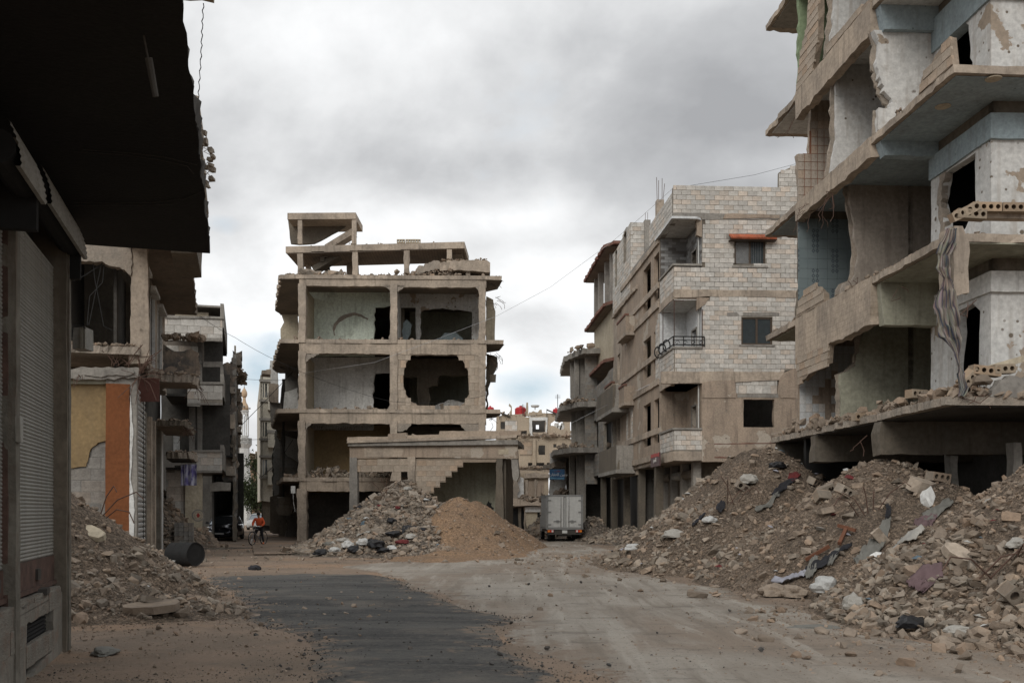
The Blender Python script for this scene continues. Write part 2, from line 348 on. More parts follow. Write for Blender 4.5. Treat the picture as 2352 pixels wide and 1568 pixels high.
# ------------------------------------------------------------------ block walls, rubble, heaps
def _blockmesh(seed,mat,name='block'):
 rn=random.Random(seed);bm=bmesh.new()
 bmesh.ops.create_cube(bm,size=1)
 bmesh.ops.bevel(bm,geom=list(bm.edges),offset=0.028,segments=1,affect='EDGES')
 for v in bm.verts:v.co+=Vector((rn.uniform(-.012,.012),rn.uniform(-.03,.03),rn.uniform(-.018,.018)))
 me=bpy.data.meshes.new(name);bm.to_mesh(me);bm.free();me.materials.append(mat);return me
BLK={}
def blkmeshes(key):
 if key not in BLK:BLK[key]=[_blockmesh(i+3,M[key]) for i in range(8)]
 return BLK[key]
def scan(loops,z):
 xs=[]
 for l in loops:
  n=len(l)
  for i in range(n):
   a,b=l[i],l[(i+1) % n]
   if (a[1]>z) !=(b[1]>z):xs.append(a[0]+(z-a[1])/(b[1]-a[1])*(b[0]-a[0]))
 xs.sort();return list(zip(xs[::2],xs[1::2]))
BCOUNT={}
def blockwall(fr,plane,c,loop,parent,holes=(),side=-1,bw=.42,bh=.21,mat='block',mortar='mortar',depth=.2,proud=.012,cap=300,miss=0.0,back=True,rough=.015,seed=1,z0=0.0,name='block',ragged=0.0,gap=.016):
 """masonry of single blocks on a mortar-coloured core; side is the sign of the face's outward normal on the plane's axis"""
 rn=random.Random(seed)
 if back:MB().plate(fr,plane,loop,c,c-side*depth,holes=holes,rough=rough).build('wall_core',M[mortar],parent)
 zs=[p[1] for p in loop];r0=math.floor((min(zs)-z0)/bh)
 lst=[]
 loops=[loop]+list(holes)
 r=r0
 while z0+r*bh<max(zs):
  zc=z0+(r+.5)*bh
  for (a,b) in scan(loops,zc):
   a+=rn.uniform(0,ragged);b-=rn.uniform(0,ragged)
   k=math.floor((a-(r % 2)*bw/2)/bw);off=(r % 2)*bw/2
   while off+k*bw<b:
    u0,u1=max(a,off+k*bw),min(b,off+(k+1)*bw);k+=1
    if u1-u0<.07 or rn.random()<miss:continue
    lst.append((u0,u1,zc))
  r+=1
 meshes=blkmeshes(mat)
 used=BCOUNT.get(parent.name,0)
 order=sorted(range(len(lst)),key=lambda i:-(lst[i][1]-lst[i][0]))
 keep=set(order[:max(0,cap-used)])
 BCOUNT[parent.name]=used+len(keep)
 mb=MB();yaw0=fr.rot+(math.pi/2 if plane=='x' else 0)
 for i,(u0,u1,zc) in enumerate(lst):
  um=(u0+u1)/2;pr=proud+rn.uniform(-.006,.007);cc=c+side*(pr-.03)
  p=fr.w(cc,um,zc) if plane=='x' else fr.w(um,cc,zc)
  me=rn.choice(meshes)
  mw=Matrix.Translation(p) @ Matrix.Rotation(yaw0+rn.uniform(-.006,.006),4,'Z') @ Matrix.Rotation(rn.uniform(-.012,.012),4,'Y') @ Matrix.Diagonal((u1-u0-gap,.06,bh-gap,1))
  if i in keep:link_copy(me,name,mw,parent)
  else:mb.add([mw @ v.co for v in me.vertices],[tuple(pp.vertices) for pp in me.polygons])
 if mb.v:mb.build(name,M[mat],parent,kind='stuff')
def hullmesh(seed,sq=(1,.75,.5),n=13,boxy=.5):
 rn=random.Random(seed);bm=bmesh.new()
 for i in range(n):
  v=Vector((rn.gauss(0,1),rn.gauss(0,1),rn.gauss(0,1))).normalized()
  if rn.random()<boxy:v=Vector((math.copysign(.62,v.x),math.copysign(.62,v.y),math.copysign(.62,v.z)))*rn.uniform(.85,1.1)+v*.12
  bm.verts.new((v.x*sq[0]*.6,v.y*sq[1]*.6,v.z*sq[2]*.6))
 r=bmesh.ops.convex_hull(bm,input=list(bm.verts))
 bmesh.ops.delete(bm,geom=[g for g in set(r['geom_interior']+r['geom_unused']) if isinstance(g,bmesh.types.BMVert)],context='VERTS')
 bmesh.ops.triangulate(bm,faces=list(bm.faces));bmesh.ops.recalc_face_normals(bm,faces=list(bm.faces))
 bm.verts.index_update()
 v=np.array([p.co[:] for p in bm.verts]);f=np.array([[q.index for q in p.verts] for p in bm.faces]);bm.free()
 return v,f
LOWH=[hullmesh(50+i,(1,random.uniform(.6,1),random.uniform(.4,.85)),8,0) for i in range(12)]
HULLS=[hullmesh(i,(1,random.uniform(.6,1),random.uniform(.35,.85)),random.randint(12,18),random.uniform(0,.75)) for i in range(26)]
def rotmats(n,rng,tilt=1.0):
 a=rng.uniform(0,2*np.pi,n);b=rng.normal(0,.55*tilt,n);c=rng.normal(0,.55*tilt,n)
 ca,sa,cb,sb,cc,s_=np.cos(a),np.sin(a),np.cos(b),np.sin(b),np.cos(c),np.sin(c)
 Z=np.zeros(n);O=np.ones(n)
 Rz=np.stack([ca,-sa,Z,sa,ca,Z,Z,Z,O],-1).reshape(n,3,3);Ry=np.stack([cb,Z,sb,Z,O,Z,-sb,Z,cb],-1).reshape(n,3,3)
 Rx=np.stack([O,Z,Z,Z,cc,-s_,Z,s_,cc],-1).reshape(n,3,3)
 return Rz @ Ry @ Rx
def npmesh(name,V,F,mat,smooth=False,parent=None):
 me=bpy.data.meshes.new(name);nf=len(F);k=F.shape[1]
 me.vertices.add(len(V));me.vertices.foreach_set('co',V.astype(np.float32).ravel())
 me.loops.add(nf*k);me.loops.foreach_set('vertex_index',F.astype(np.int32).ravel())
 me.polygons.add(nf);me.polygons.foreach_set('loop_start',np.arange(0,nf*k,k,dtype=np.int32))
 me.update(calc_edges=True)
 me.polygons.foreach_set('use_smooth',np.full(nf,smooth));me.materials.append(mat)
 o=bpy.data.objects.new(name,me);COL.objects.link(o);
 if parent:o.parent=parent;o.matrix_parent_inverse=parent.matrix_world.inverted()
 return o
def stones(name,P,S,mat,seed=1,tilt=1.0,flat=1.0,parent=None):
 rng=np.random.default_rng(seed);n=len(P);AH=HULLS+LOWH;k=np.where(S>.085,rng.integers(0,len(HULLS),n),len(HULLS)+rng.integers(0,len(LOWH),n));R=rotmats(n,rng,tilt)
 VV,FF_=[],[];o=0
 for j,(v,f) in enumerate(AH):
  idx=np.where(k==j)[0]
  if not len(idx):continue
  q=v*np.array([1,1,flat])
  w=np.einsum('nij,vj->nvi',R[idx],q)*S[idx][:,None,None]+P[idx][:,None,:]
  VV.append(w.reshape(-1,3));ff=f[None]+(np.arange(len(idx))*len(v))[:,None,None]+o;FF_.append(ff.reshape(-1,3));o+=len(idx)*len(v)
 ob=npmesh(name,np.concatenate(VV),np.concatenate(FF_),mat,parent=parent);ob['kind']='stuff';return ob
def fbm2(x,y,seed=0,octs=5,lac=2.0,gain=.5,f0=1.0):
 """value noise, vectorised"""
 def h(i,j,s):
  n=(i*374761393+j*668265263+s*974711) & 0x7fffffff
  n=((n ^ (n>>13))*1274126177) & 0x7fffffff
  return ((n ^ (n>>16)) & 0xffff)/65535.0
 x=np.asarray(x,float);y=np.asarray(y,float)
 out=np.zeros(np.broadcast(x,y).shape);a=1.0;f=f0;tot=0
 for o in range(octs):
  X,Y=x*f,y*f;i=np.floor(X).astype(np.int64);j=np.floor(Y).astype(np.int64);u=X-i;v=Y-j
  u=u*u*(3-2*u);v=v*v*(3-2*v);s=seed*17+o
  out+=a*(h(i,j,s)*(1-u)*(1-v)+h(i+1,j,s)*u*(1-v)+h(i,j+1,s)*(1-u)*v+h(i+1,j+1,s)*u*v)
  tot+=a;a*=gain;f*=lac
 return out/tot-.5
class Heap:
 """cones (x, y, h, rx, ry) united, roughened"""
 def __init__(s,cones,amp=.22,seed=1,k=3.0):s.c=cones;s.amp=amp;s.seed=seed;s.k=k
 def raw(s,x,y):
  e=np.zeros(np.broadcast(x,y).shape)
  wob=1+.22*fbm2(x,y,s.seed+9,3,f0=.45)
  acc=None
  for (cx,cy,h,rx,ry) in s.c:
   d=np.sqrt(((x-cx)/rx)**2+((y-cy)/ry)**2+.012)-.1
   q=h*(1-d*wob)
   acc=q if acc is None else np.where(np.abs(acc-q)<.35,np.maximum(acc,q)+(.35-np.abs(acc-q))**2*.35,np.maximum(acc,q))
  return acc
 def h(s,x,y):
  r=s.raw(x,y)
  n=fbm2(x,y,s.seed,6,f0=.9,gain=.55)*s.amp*2
  n=n+fbm2(x,y,s.seed+5,3,f0=4.5)*.13
  return r+n*np.clip(r*1.6+.25,.1,1.1)-.03
def heap_obj(name,hp,x0,x1,y0,y1,step,mat,label,category='heap',**kw):
 nx,ny=int((x1-x0)/step)+1,int((y1-y0)/step)+1
 X,Y=np.meshgrid(np.linspace(x0,x1,nx),np.linspace(y0,y1,ny));Z=np.maximum(hp.h(X,Y),-.12)
 idx=np.arange(nx*ny).reshape(ny,nx);F=np.stack([idx[:-1,:-1],idx[:-1,1:],idx[1:,1:],idx[1:,:-1]],-1).reshape(-1,4)
 z=Z.ravel();F=F[(z[F]>-.11).any(1)]
 used=np.unique(F);mp=-np.ones(nx*ny,int);mp[used]=np.arange(len(used))
 V=np.stack([X.ravel(),Y.ravel(),z],-1)[used]
 o=npmesh(name,V,mp[F],mat,smooth=True)
 o['label']=label;o['category']=category
 return o
def scatter(hp,n,x0,x1,y0,y1,smin,smax,rng,pw=2.2,minh=.0,bias=None):
 x=rng.uniform(x0,x1,n*4);y=rng.uniform(y0,y1,n*4);h=hp.h(x,y)
 ok=h>minh
 if bias is not None:ok &=rng.uniform(0,1,n*4)<bias(x,y,h)
 x,y,h=x[ok][:n],y[ok][:n],h[ok][:n]
 u=rng.uniform(0,1,len(x));s=(smin**(1-pw)+u*(smax**(1-pw)-smin**(1-pw)))**(1/(1-pw))
 return np.stack([x,y,h+s*.12],-1),s
def hits_wall(P):return None
CH_M={}
def chunk(name,loc,size,mat,label,group=None,seed=0,rot=None,category='rubble',flat=1.0,sub=1):
 """one broken lump as an object of its own, meshes shared"""
 key=(mat,seed % 9,sub)
 if key not in CH_M:
  v,f=hullmesh(100+seed % 9,(1,.78,.55),16,.75)
  bm=bmesh.new();vs=[bm.verts.new(p) for p in v];[bm.faces.new([vs[i] for i in q]) for q in f]
  bmesh.ops.subdivide_edges(bm,edges=list(bm.edges),cuts=1,use_grid_fill=True)
  for q in bm.verts:q.co*=1+.10*mnoise.noise(q.co*5+Vector((seed,0,0)))
  me=bpy.data.meshes.new(name);bm.to_mesh(me);bm.free();me.materials.append(M[mat]);CH_M[key]=me
 rn=random.Random(seed*7+int(loc[0]*100))
 r=rot if rot else (rn.gauss(0,.35),rn.gauss(0,.35),rn.uniform(0,6.28))
 o=bpy.data.objects.new(name,CH_M[key]);COL.objects.link(o)
 o.location=loc;o.rotation_euler=r;o.scale=(size,size,size*flat)
 o['label']=label;o['category']=category
 if group:o['group']=group
 return o
def debris_strip(name,fr,x0,x1,y0,y1,z,n,smin,smax,parent,mat='stone',seed=3,pile=.12):
 """loose debris lying on a slab: a part of the ruin"""
 rng=np.random.default_rng(seed);xs=rng.uniform(x0,x1,n);ys=rng.uniform(y0,y1,n)
 s=(smin**(-1.2)+rng.uniform(0,1,n)*(smax**(-1.2)-smin**(-1.2)))**(-1/1.2)
 w=np.array([fr.w(a,b,0)[:2] for a,b in zip(xs,ys)])
 hh=np.clip(fbm2(xs,ys,seed,3,f0=1.1)*2+.35,0,1)*pile
 P=np.stack([w[:,0],w[:,1],z+hh*rng.uniform(0,1,n)+s*.18],-1)
 return stones(name,P,s,M[mat],seed,parent=parent)
def wirepts(a,b,sag,n=24,wob=0.0,seed=0):
 a,b=Vector(a),Vector(b);rn=random.Random(seed)
 return [a.lerp(b,i/n)+Vector((rn.uniform(-wob,wob),rn.uniform(-wob,wob),-sag*4*(i/n)*(1-i/n)+rn.uniform(-wob,wob))) for i in range(n+1)]
def P3(px,py,Y):return Vector(((px-CX)/FOC*Y,Y,zat(py,Y)))
# ------------------------------------------------------------------ ground, road, asphalt
def gpt(px,py):Y=FOC*EYE/(py-HY);return ((px-CX)/FOC*Y,Y)
def in_poly(poly,x,y):
 c=np.zeros(np.shape(x),bool);n=len(poly)
 for i in range(n):
  (ax,ay),(bx,by)=poly[i][:2],poly[(i+1) % n][:2]
  k=(ay>y) !=(by>y);c ^=k & (x<ax+(y-ay)/((by-ay) or 1e-9)*(bx-ax))
 return c
def gh(x,y):
 near=np.clip(1.2-np.abs(y-20)/45,0,1)
 return (fbm2(x,y,5,3,f0=.22)*.10+fbm2(x,y,6,5,f0=1.1)*.05)*near-.02
def mat_ground(name,kind):
 m,nt,b=mk(name,.95);N=nt.nodes;L=nt.links
 tc=N.new('ShaderNodeTexCoord');P=tc.outputs['Object']
 def nz(sc,det,r=.6,mp=None,dist=0,loc=(0,0,0)):
  q=N.new('ShaderNodeMapping');q.inputs['Scale'].default_value=mp or (1,1,1);q.inputs['Location'].default_value=loc;L.new(P,q.inputs[0])
  n=N.new('ShaderNodeTexNoise');n.inputs['Scale'].default_value=sc;n.inputs['Detail'].default_value=det;n.inputs['Roughness'].default_value=r;n.inputs['Distortion'].default_value=dist
  L.new(q.outputs[0],n.inputs['Vector']);return n.outputs[0]
 def mr(v,a,c,lo=0.,hi=1.):
  n=N.new('ShaderNodeMapRange');n.interpolation_type='SMOOTHSTEP'
  for i,q in enumerate((a,c,lo,hi)):n.inputs[i+1].default_value=q
  L.new(v,n.inputs[0]);return n.outputs[0]
 def mix(f,a,c,mode='MIX'):
  n=N.new('ShaderNodeMix');n.data_type='RGBA';n.blend_type=mode
  if isinstance(f,float):n.inputs[0].default_value=f
  else:L.new(f,n.inputs[0])
  for i,v in ((6,a),(7,c)):
   if isinstance(v,tuple):n.inputs[i].default_value=(*v[:3],1)
   else:L.new(v,n.inputs[i])
  return n.outputs[2]
 if kind=='dirt':
  c=mix(mr(nz(.5,7),.4,.62),(.235,.175,.13),(.175,.135,.102))
  c=mix(mr(nz(.22,6,.6,(.6,1.3,1),0,(4,2,0)),.5,.6),c,(.27,.185,.125))
  c=mix(mr(nz(1.7,7,.7),.55,.7,0,.7),c,(.12,.105,.088))
  c=mix(mr(nz(14,6,.8),.56,.68,0,.6),c,(.33,.285,.235));c=mix(mr(nz(9,6,.8,loc=(6,0,0)),.54,.66,0,.55),c,(.115,.09,.072))
  c=mix(mr(nz(34,3,.7,loc=(3,0,0)),.62,.70,0,.75),c,(.07,.062,.054))
 elif kind=='pale':
  # compacted pale dust with darker trodden streaks along the lorry tracks
  c=mix(mr(nz(.55,7,.6,(.8,.45,1)),.42,.6),(.31,.28,.24),(.24,.21,.175))
  c=mix(mr(nz(.30,7,.62,(1,.5,1),.4,(7,1,0)),.46,.60,0,.8),c,(.225,.178,.138))
  c=mix(mr(nz(1.1,6,.7,(.5,1.4,1)),.52,.68,0,.7),c,(.12,.105,.088))
  q=N.new('ShaderNodeMapping');q.inputs['Rotation'].default_value=(0,0,.32);q.inputs['Scale'].default_value=(2.6,.22,1);L.new(P,q.inputs[0])
  w=N.new('ShaderNodeTexNoise');w.inputs['Scale'].default_value=.9;w.inputs['Detail'].default_value=7;w.inputs['Roughness'].default_value=.62;L.new(q.outputs[0],w.inputs['Vector'])
  c=mix(mr(w.outputs[0],.52,.66,0,.6),c,(.17,.142,.113));c=mix(mr(w.outputs[0],.47,.36,0,.7),c,(.36,.33,.285))
  c=mix(mr(nz(19,5,.8),.56,.66,0,.85),c,(.075,.068,.061))
  c=mix(mr(nz(40,3,.7,loc=(3,0,0)),.63,.72,0,.5),c,(.36,.32,.27))
 else:
  c=mix(mr(nz(.55,6,.55,(.35,1.9,1),.3),.38,.64),(.040,.040,.040),(.085,.083,.078))
  c=mix(mr(nz(2.2,5,.6,(.22,2.6,1)),.48,.66,0,.5),c,(.12,.114,.104))
  c=mix(mr(nz(.35,5,.6,loc=(1,8,0)),.52,.68,0,.65),c,(.17,.15,.128))
  c=mix(mr(nz(14,6,.8),.45,.65,0,.6),c,(.13,.123,.11))
  c=mix(mr(nz(38,3,.7,loc=(3,0,0)),.60,.68,0,.8),c,(.022,.022,.022))
 if kind !='dirt':  # dust lies thicker towards the edge of the surfacing
  at=N.new('ShaderNodeAttribute');at.attribute_name='cover';s_=N.new('ShaderNodeMath');s_.operation='ADD';L.new(at.outputs['Fac'],s_.inputs[0]);L.new(mr(nz(2.4,8,.75),.32,.68,-.6,.5),s_.inputs[1])
  c=mix(mr(s_.outputs[0],.12,.62),(.20,.152,.114),c)
 L.new(c,b.inputs['Base Color'])
 bp=N.new('ShaderNodeBump');bp.inputs['Strength'].default_value=.8;bp.inputs['Distance'].default_value=.025
 L.new(nz(17,8,.75),bp.inputs['Height']);L.new(bp.outputs[0],b.inputs['Normal'])
 return m
def axis(a,b,step,lo,hi):
 c=list(np.arange(a,b+1e-6,step));s=step;v=a;left=[]
 while v>lo:s*=1.35;v-=s;left.append(v)
 s=step;v=b;right=[]
 while v<hi:s*=1.35;v+=s;right.append(v)
 return np.array(left[::-1]+c+right)
def sheet(name,xs,ys,zf,mat,keep=None,lift=0.0,fade=7):
 X,Y=np.meshgrid(xs,ys);Z=zf(X,Y);ny,nx=X.shape
 if keep is not None:  # thin out towards the edge and sink under the dirt there
  K=keep(X,Y).astype(float)
  for ax in (0,1):
   for _ in range(2):K=sum(np.roll(K,s_,ax) for s_ in range(-fade,fade+1))/(2*fade+1)
  t=np.clip((K-.35)/.4,0,1);Z=Z-.03+(lift+.03)*t*t*(3-2*t);keepm=K>.28
 idx=np.arange(nx*ny).reshape(ny,nx);F=np.stack([idx[:-1,:-1],idx[:-1,1:],idx[1:,1:],idx[1:,:-1]],-1).reshape(-1,4)
 if keep is not None:
  k=keepm.ravel();F=F[k[F].all(1)]
 used=np.unique(F);mp=-np.ones(nx*ny,int);mp[used]=np.arange(len(used))
 o=npmesh(name,np.stack([X.ravel(),Y.ravel(),Z.ravel()],-1)[used],mp[F],mat,smooth=True);o['kind']='structure'
 if keep is not None:at=o.data.attributes.new('cover','FLOAT','POINT');at.data.foreach_set('value',np.clip((K-.35)/.65,0,1).ravel()[used].astype(np.float32))
 return o
MG={k:mat_ground(n,k) for k,n in (('dirt','trodden_dirt'),('pale','pale_road_dust'),('asph','old_asphalt'))}
sheet('ground',axis(-14,12,.12,-1500,1500),axis(6,60,.14,-300,2200),gh,MG['dirt'])
ASPH=[gpt(*p) for p in ((462,1322),(600,1319),(760,1317),(880,1318),(925,1330),(965,1352),(1010,1372),(1080,1395),(1150,1402),(1205,1410),(1130,1428),(1110,1445),(1150,1478),(1220,1510),(1270,1545),(1330,1590),(1400,1660),
      (740,1700),(712,1560),(690,1500),(730,1452),(650,1446),(570,1424),(515,1410),(560,1395),(540,1368),(490,1345))]
ROAD=[gpt(*p) for p in ((1240,1243),(1345,1238),(1410,1262),(1380,1290),(1560,1330),(1790,1378),(1850,1400),(2000,1460),(2352,1500),(2900,1640),(1400,1720),(1270,1545),(1150,1470),(1090,1400),(900,1325),(760,1300),(840,1290),(1000,1284),(1180,1276))]
def warped(poly,s,a):
 def f(x,y):return in_poly(poly,x+fbm2(x,y,s,6,f0=.8,gain=.62)*a*1.7,y+fbm2(x,y,s+1,6,f0=.8,gain=.62)*a*1.7)
 return f
kr=warped(ROAD,31,1.3);ka=warped(ASPH,41,.8)
sheet('road',np.arange(-10,12,.10),np.arange(6,64,.12),lambda x,y:gh(x,y)+fbm2(x,y,3,4,f0=2)*.014,MG['pale'],keep=kr,lift=.012)
sheet('asphalt_patch',np.arange(-13,3,.07),np.arange(6,30,.08),lambda x,y:gh(x,y)+fbm2(x,y*1.4,8,5,f0=.9)*.013,MG['asph'],keep=ka,lift=.028)
# far end of the two streets: plain roadway between the ruins
for nm,fr,a,b,y0,y1 in (('side_street',FL,.3,5.2,40,260),('back_street',FR,2.2,9.6,58,200)):
 mb=MB();mb.add([fr.w(a,y0,.02),fr.w(b,y0,.02),fr.w(b,y1,.02),fr.w(a,y1,.02)],[(0,1,2,3)]);mb.build(nm,MG['dirt' if nm=='side_street' else 'pale'],None,kind='structure')
# ------------------------------------------------------------------ gravel: nobody could count it
def gravel():
 rng=np.random.default_rng(5)
 def put(name,n,x0,x1,y0,y1,smin,smax,mat,keep,pw=2.6,lift=.0,seed=1):
  # denser towards the camera, as a picture shows it
  u=rng.uniform(0,1,n*3);y=y0*(y1/y0)**u;x=rng.uniform(x0,x1,n*3)*y/y1 if x0<-20 else rng.uniform(x0,x1,n*3)
  k=keep(x,y);x,y=x[k][:n],y[k][:n];q=rng.uniform(0,1,len(x));s=(smin**(1-pw)+q*(smax**(1-pw)-smin**(1-pw)))**(1/(1-pw))
  stones(name,np.stack([x,y,gh(x,y)+lift+s*.1],-1),s,M[mat],seed,flat=.8)
 fan=lambda x,y:np.abs(x)<y*.56
 put('gravel',19000,-12,10,9,34,.012,.07,'stone',lambda x,y:fan(x,y) & ~ka(x,y) & (fbm2(x,y,77,4,f0=.6)>-.14),seed=2)
 put('fine_gravel',9000,-9,9,9,24,.010,.045,'stonedark',lambda x,y:fan(x,y) & ~ka(x,y) & (fbm2(x,y,78,4,f0=.5)>-.02),seed=3)
 # dark crumbs along the broken asphalt edge
 near=lambda x,y:fan(x,y) & ka(x,y) & ~(ka(x+.45,y) & ka(x-.45,y) & ka(x,y+.5) & ka(x,y-.5)) | (fan(x,y) & ka(x,y) & (rng.uniform(0,1,x.shape)<.10))
 put('asphalt_crumbs',9000,-9,4,8.5,26,.012,.06,'stonedark',near,lift=.025,seed=4)
gravel()
# ------------------------------------------------------------------ the ruined frame building in the middle
def center():
 f=FC;yf=55.6
 A=lambda px,py,yl=yf:f.y(px,py,yl)
 x=lambda px,yl=yf:f.y(px,HY,yl)[0];z=lambda py,yl=yf:f.xz(py,yl)
 R=root('ruined_building',f.w(x(900),yf,0),f.rot,'gutted four-storey concrete frame house standing alone behind the rubble heap in the middle','building')
 xl_,xr_,xc=x(694),x(1107),x(905)
 # slab outlines: front edge, left balcony running back beside the left street, right stub
 def left_back(pxf,d):
  a=f.w(x(pxf),yf,0);b=a+Vector((FL.ey.x,FL.ey.y,0))*d;return f.loc(b.x,b.y)
 lev=[('roof',640,659,645,1153,14.62,.2,9.2),('floor',787,813,641,1157,10.98,.2,11),('floor',946,972,637,1149,7.12,.2,11),('floor',1102,1127,650,1118,3.28,.2,9)]
 zs=[]
 for (nm,pt,pb,pl,pr,zt,th,dep) in lev:
  zt=z(pt-6);zb=z(pb);zs.append((zt,zb))
  lb=left_back(pl,dep)
  xr=x(pr)
  wall_l=left_back(686,dep)
  loop=[(x(pl),yf-.02,.03),(xr,yf-.02,.06 if pr>1120 else .02),(xr-.25,yf+2.2,.12),(xr_+.15,yf+3.0,.05),(xr_+.15,yf+13,0),(lb[0],lb[1]+1.5,.05),(lb[0]-.05,lb[1],.1)]
  MB().plate(f,'z',loop,zt,zt-.22,rough=.03,seg=.4).build('roof_slab' if nm=='roof' else 'floor_slab',M['tan' if nm !='roof' else 'tan'],R)
  so=[(p[0]+(.03 if p[0]>0 else .06),p[1]+.05) for p in loop]
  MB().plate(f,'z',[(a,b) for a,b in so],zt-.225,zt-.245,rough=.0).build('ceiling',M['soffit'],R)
  mb=MB();mb.plate(f,'y',[(x(687),zb,.035),(x(1117),z(pb+2),.02),(x(1117),zt-.05,.01),(x(687),zt-.05,.02)],yf+.02,yf+.42,rough=.02,seg=.22)
  mb.build('beam',M['tan_board'],R)
  # side beam running back along the left street
  a=left_back(686,0);b=left_back(686,dep)
  mb=MB()
  for yy in (yf+4.6,):mb.box(f,xl_,xr_,yy,yy+.3,zb,zt-.26)
  mb.build('cross_beam',M['dim'],R)
 # columns
 cols=[(685,702,1244,640),(896,912,1150,655),(1100,1115,1120,655)]
 for (a,b,pb,pt) in cols:
  segs=[(z(1244),zs[3][1]),(zs[3][0]-.1,zs[2][1]),(zs[2][0]-.1,zs[1][1]),(zs[1][0]-.1,zs[0][1])]
  for i,(z0,z1) in enumerate(segs):
   ex=.06 if i==0 else 0
   mb=MB();mb.plate(f,'y',[(x(a)-ex,z0-.1),(x(b)+ex,z0-.1,.035),(x(b)+ex,z1+.12),(x(a)-ex,z1+.12,.035)],yf-.04-ex,yf+.45,rough=.02,seg=.2,back=.03)
   mb.build('column',M['tan'],R)
 for yy in (yf+4.6,yf+9):
  for xx in (xl_+.1,xc,xr_-.3):
   mb=MB();mb.box(f,xx-.2,xx+.2,yy,yy+.4,0,zs[0][1],.01);mb.build('inner_column',M['dim'],R)
 # interior walls, storey by storey: (material, yl, outline px, holes px)
 def wall(mat,yl,pts,holes=(),th=.15,rough=.02,name='inner_wall'):
  MB().plate(f,'y',f.Y(pts,yl),yl,yl+th,holes=[f.Y(h,yl) for h in holes],rough=rough).build(name,M[mat],R)
 yb=yf+3.3
 wall('green',yb,[(700,818),(700,664),(897,664),(897,702,.05),(862,706,.06),(859,740,.05),(860,818)])
 wall('white',yb+.3,[(896,664),(1112,664),(1112,818),(1084,818),(1084,716),(1058,712,.1),(1000,708,.1),(967,716,.06),(962,818),(955,818),(955,706),(915,706),(915,700),(897,700)],rough=.05)
 wall('olive',yf+9,[(940,818),(940,670),(1112,670),(1112,818)])
 wall('blue',yb+.1,[(924,786),(926,742,.08),(934,733,.06),(945,745,.08),(943,765,.07),(936,779,.05)],rough=.06,name='plaster_panel')
 wall('blue',yf+4.0,[(985,800),(985,783,.05),(1010,777,.05),(1022,764,.08),(1045,762,.08),(1062,776,.05),(1068,800)],rough=.06,name='fallen_panel')
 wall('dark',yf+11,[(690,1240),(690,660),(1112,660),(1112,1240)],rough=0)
 # green wall's collapse crack: a peeled arch standing proud of the wall
 arch=[(768,771),(764,757),(768,742),(778,730),(792,722),(815,718),(830,722),(846,731),(845,735),(828,727),(814,724),(796,730),(782,738),(772,748),(768,760),(770,770)]
 MB().plate(f,'y',f.Y(arch,yb),yb-.012,yb+.01,rough=.03,seg=.12).build('peeled_plaster',M['edge'],R)
 wall('whitein',yb,[(700,988),(700,820),(897,820),(897,857),(862,857,.05),(857,880,.08),(857,988)])
 wall('dim',yb+.3,[(896,985),(896,824),(1112,824),(1112,985),(1085,985),(1085,865),(1010,862,.12),(1005,885,.1),(985,890,.1),(985,985),(960,985),(958,866),(925,866),(925,985)],rough=.05)
 wall('olive',yf+9,[(900,990),(900,830),(1112,830),(1112,990)])
 wall('white',yf+3.6,[(985,965),(990,935,.06),(1010,926,.1),(1040,918,.08),(1070,925,.06),(1078,965)],rough=.07,name='fallen_panel')
 wall('ochre',yb,[(700,1142),(700,976),(897,976),(897,1142),(880,1142),(880,1075),(815,1075),(815,1142)])
 wall('dim',yb+.2,[(896,1142),(896,980),(1112,980),(1112,1142)])
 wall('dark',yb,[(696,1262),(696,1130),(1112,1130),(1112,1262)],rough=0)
 for (pt,pb) in ((660,787),(815,946),(975,1100)):  # party wall between left and right rooms, and the right wall
  MB().plate(f,'x',[(yf+.5,z(pb)),(yb,z(pb)),(yb,z(pt)),(yf+.5,z(pt))],xc+.12,xc-.08,rough=0).build('party_wall',M['whitein'],R)
  MB().plate(f,'x',[(yf+.6,z(pb)),(yf+11,z(pb)),(yf+11,z(pt)),(yf+.6,z(pt))],xr_+.05,xr_+.2,rough=0).build('side_wall',M['whitein'],R)
  MB().plate(f,'x',[(yf+.6,z(pb)),(yf+11,z(pb)),(yf+11,z(pt)),(yf+.6,z(pt))],xl_-.1,xl_+.1,rough=0).build('side_wall',M['cream'],R)
 # block infill with the round shell hole on the second floor
 ell=[(928+0*k,0) for k in ()]
 hole=[(932,905,.06),(926,885,.04),(926,860,.05),(933,832,.05),(945,815,.02),(1048,814,.06),(1062,826,.06),(1075,850,.04),(1077,905,.05),(1066,925,.06),(1045,938,.06),(1005,940,.06),(962,934,.08),(944,922,.06)]
 blockwall(f,'y',yf+.06,f.Y([(911,948),(1102,948),(1102,812),(911,812)],yf),R,holes=[f.Y(hole,yf)],mat='blocktan',mortar='mortartan',bh=.42,bw=.55,depth=.22,cap=60,rough=.02)
 mb=MB()
 for pts in ([(702,812),(733,812,.06),(715,820,.06),(702,832)],[(880,655),(897,655),(897,668,.03),(892,663,.05)],[(912,655),(930,656,.05),(924,663,.05),(913,670)],[(1090,657),(1100,657),(1100,668,.03)],
    [(912,972),(945,972,.05),(936,984,.06),(928,988,.06),(912,990)],[(1055,972),(1101,972),(1101,992),(1072,990,.05)],[(702,972),(716,972,.05),(704,984,.05),(702,990)],
    [(885,946),(897,946),(897,925,.03),(890,938,.05)],[(888,787),(897,787),(897,762,.04),(893,780,.05)],[(1088,789),(1101,789),(1101,770,.04),(1094,784,.05)]):
  mb.plate(f,'y',f.Y(pts,yf),yf+.02,yf+.2,rough=.03,seg=.12)
 mb.build('broken_infill',M['edge'],R,kind='stuff')
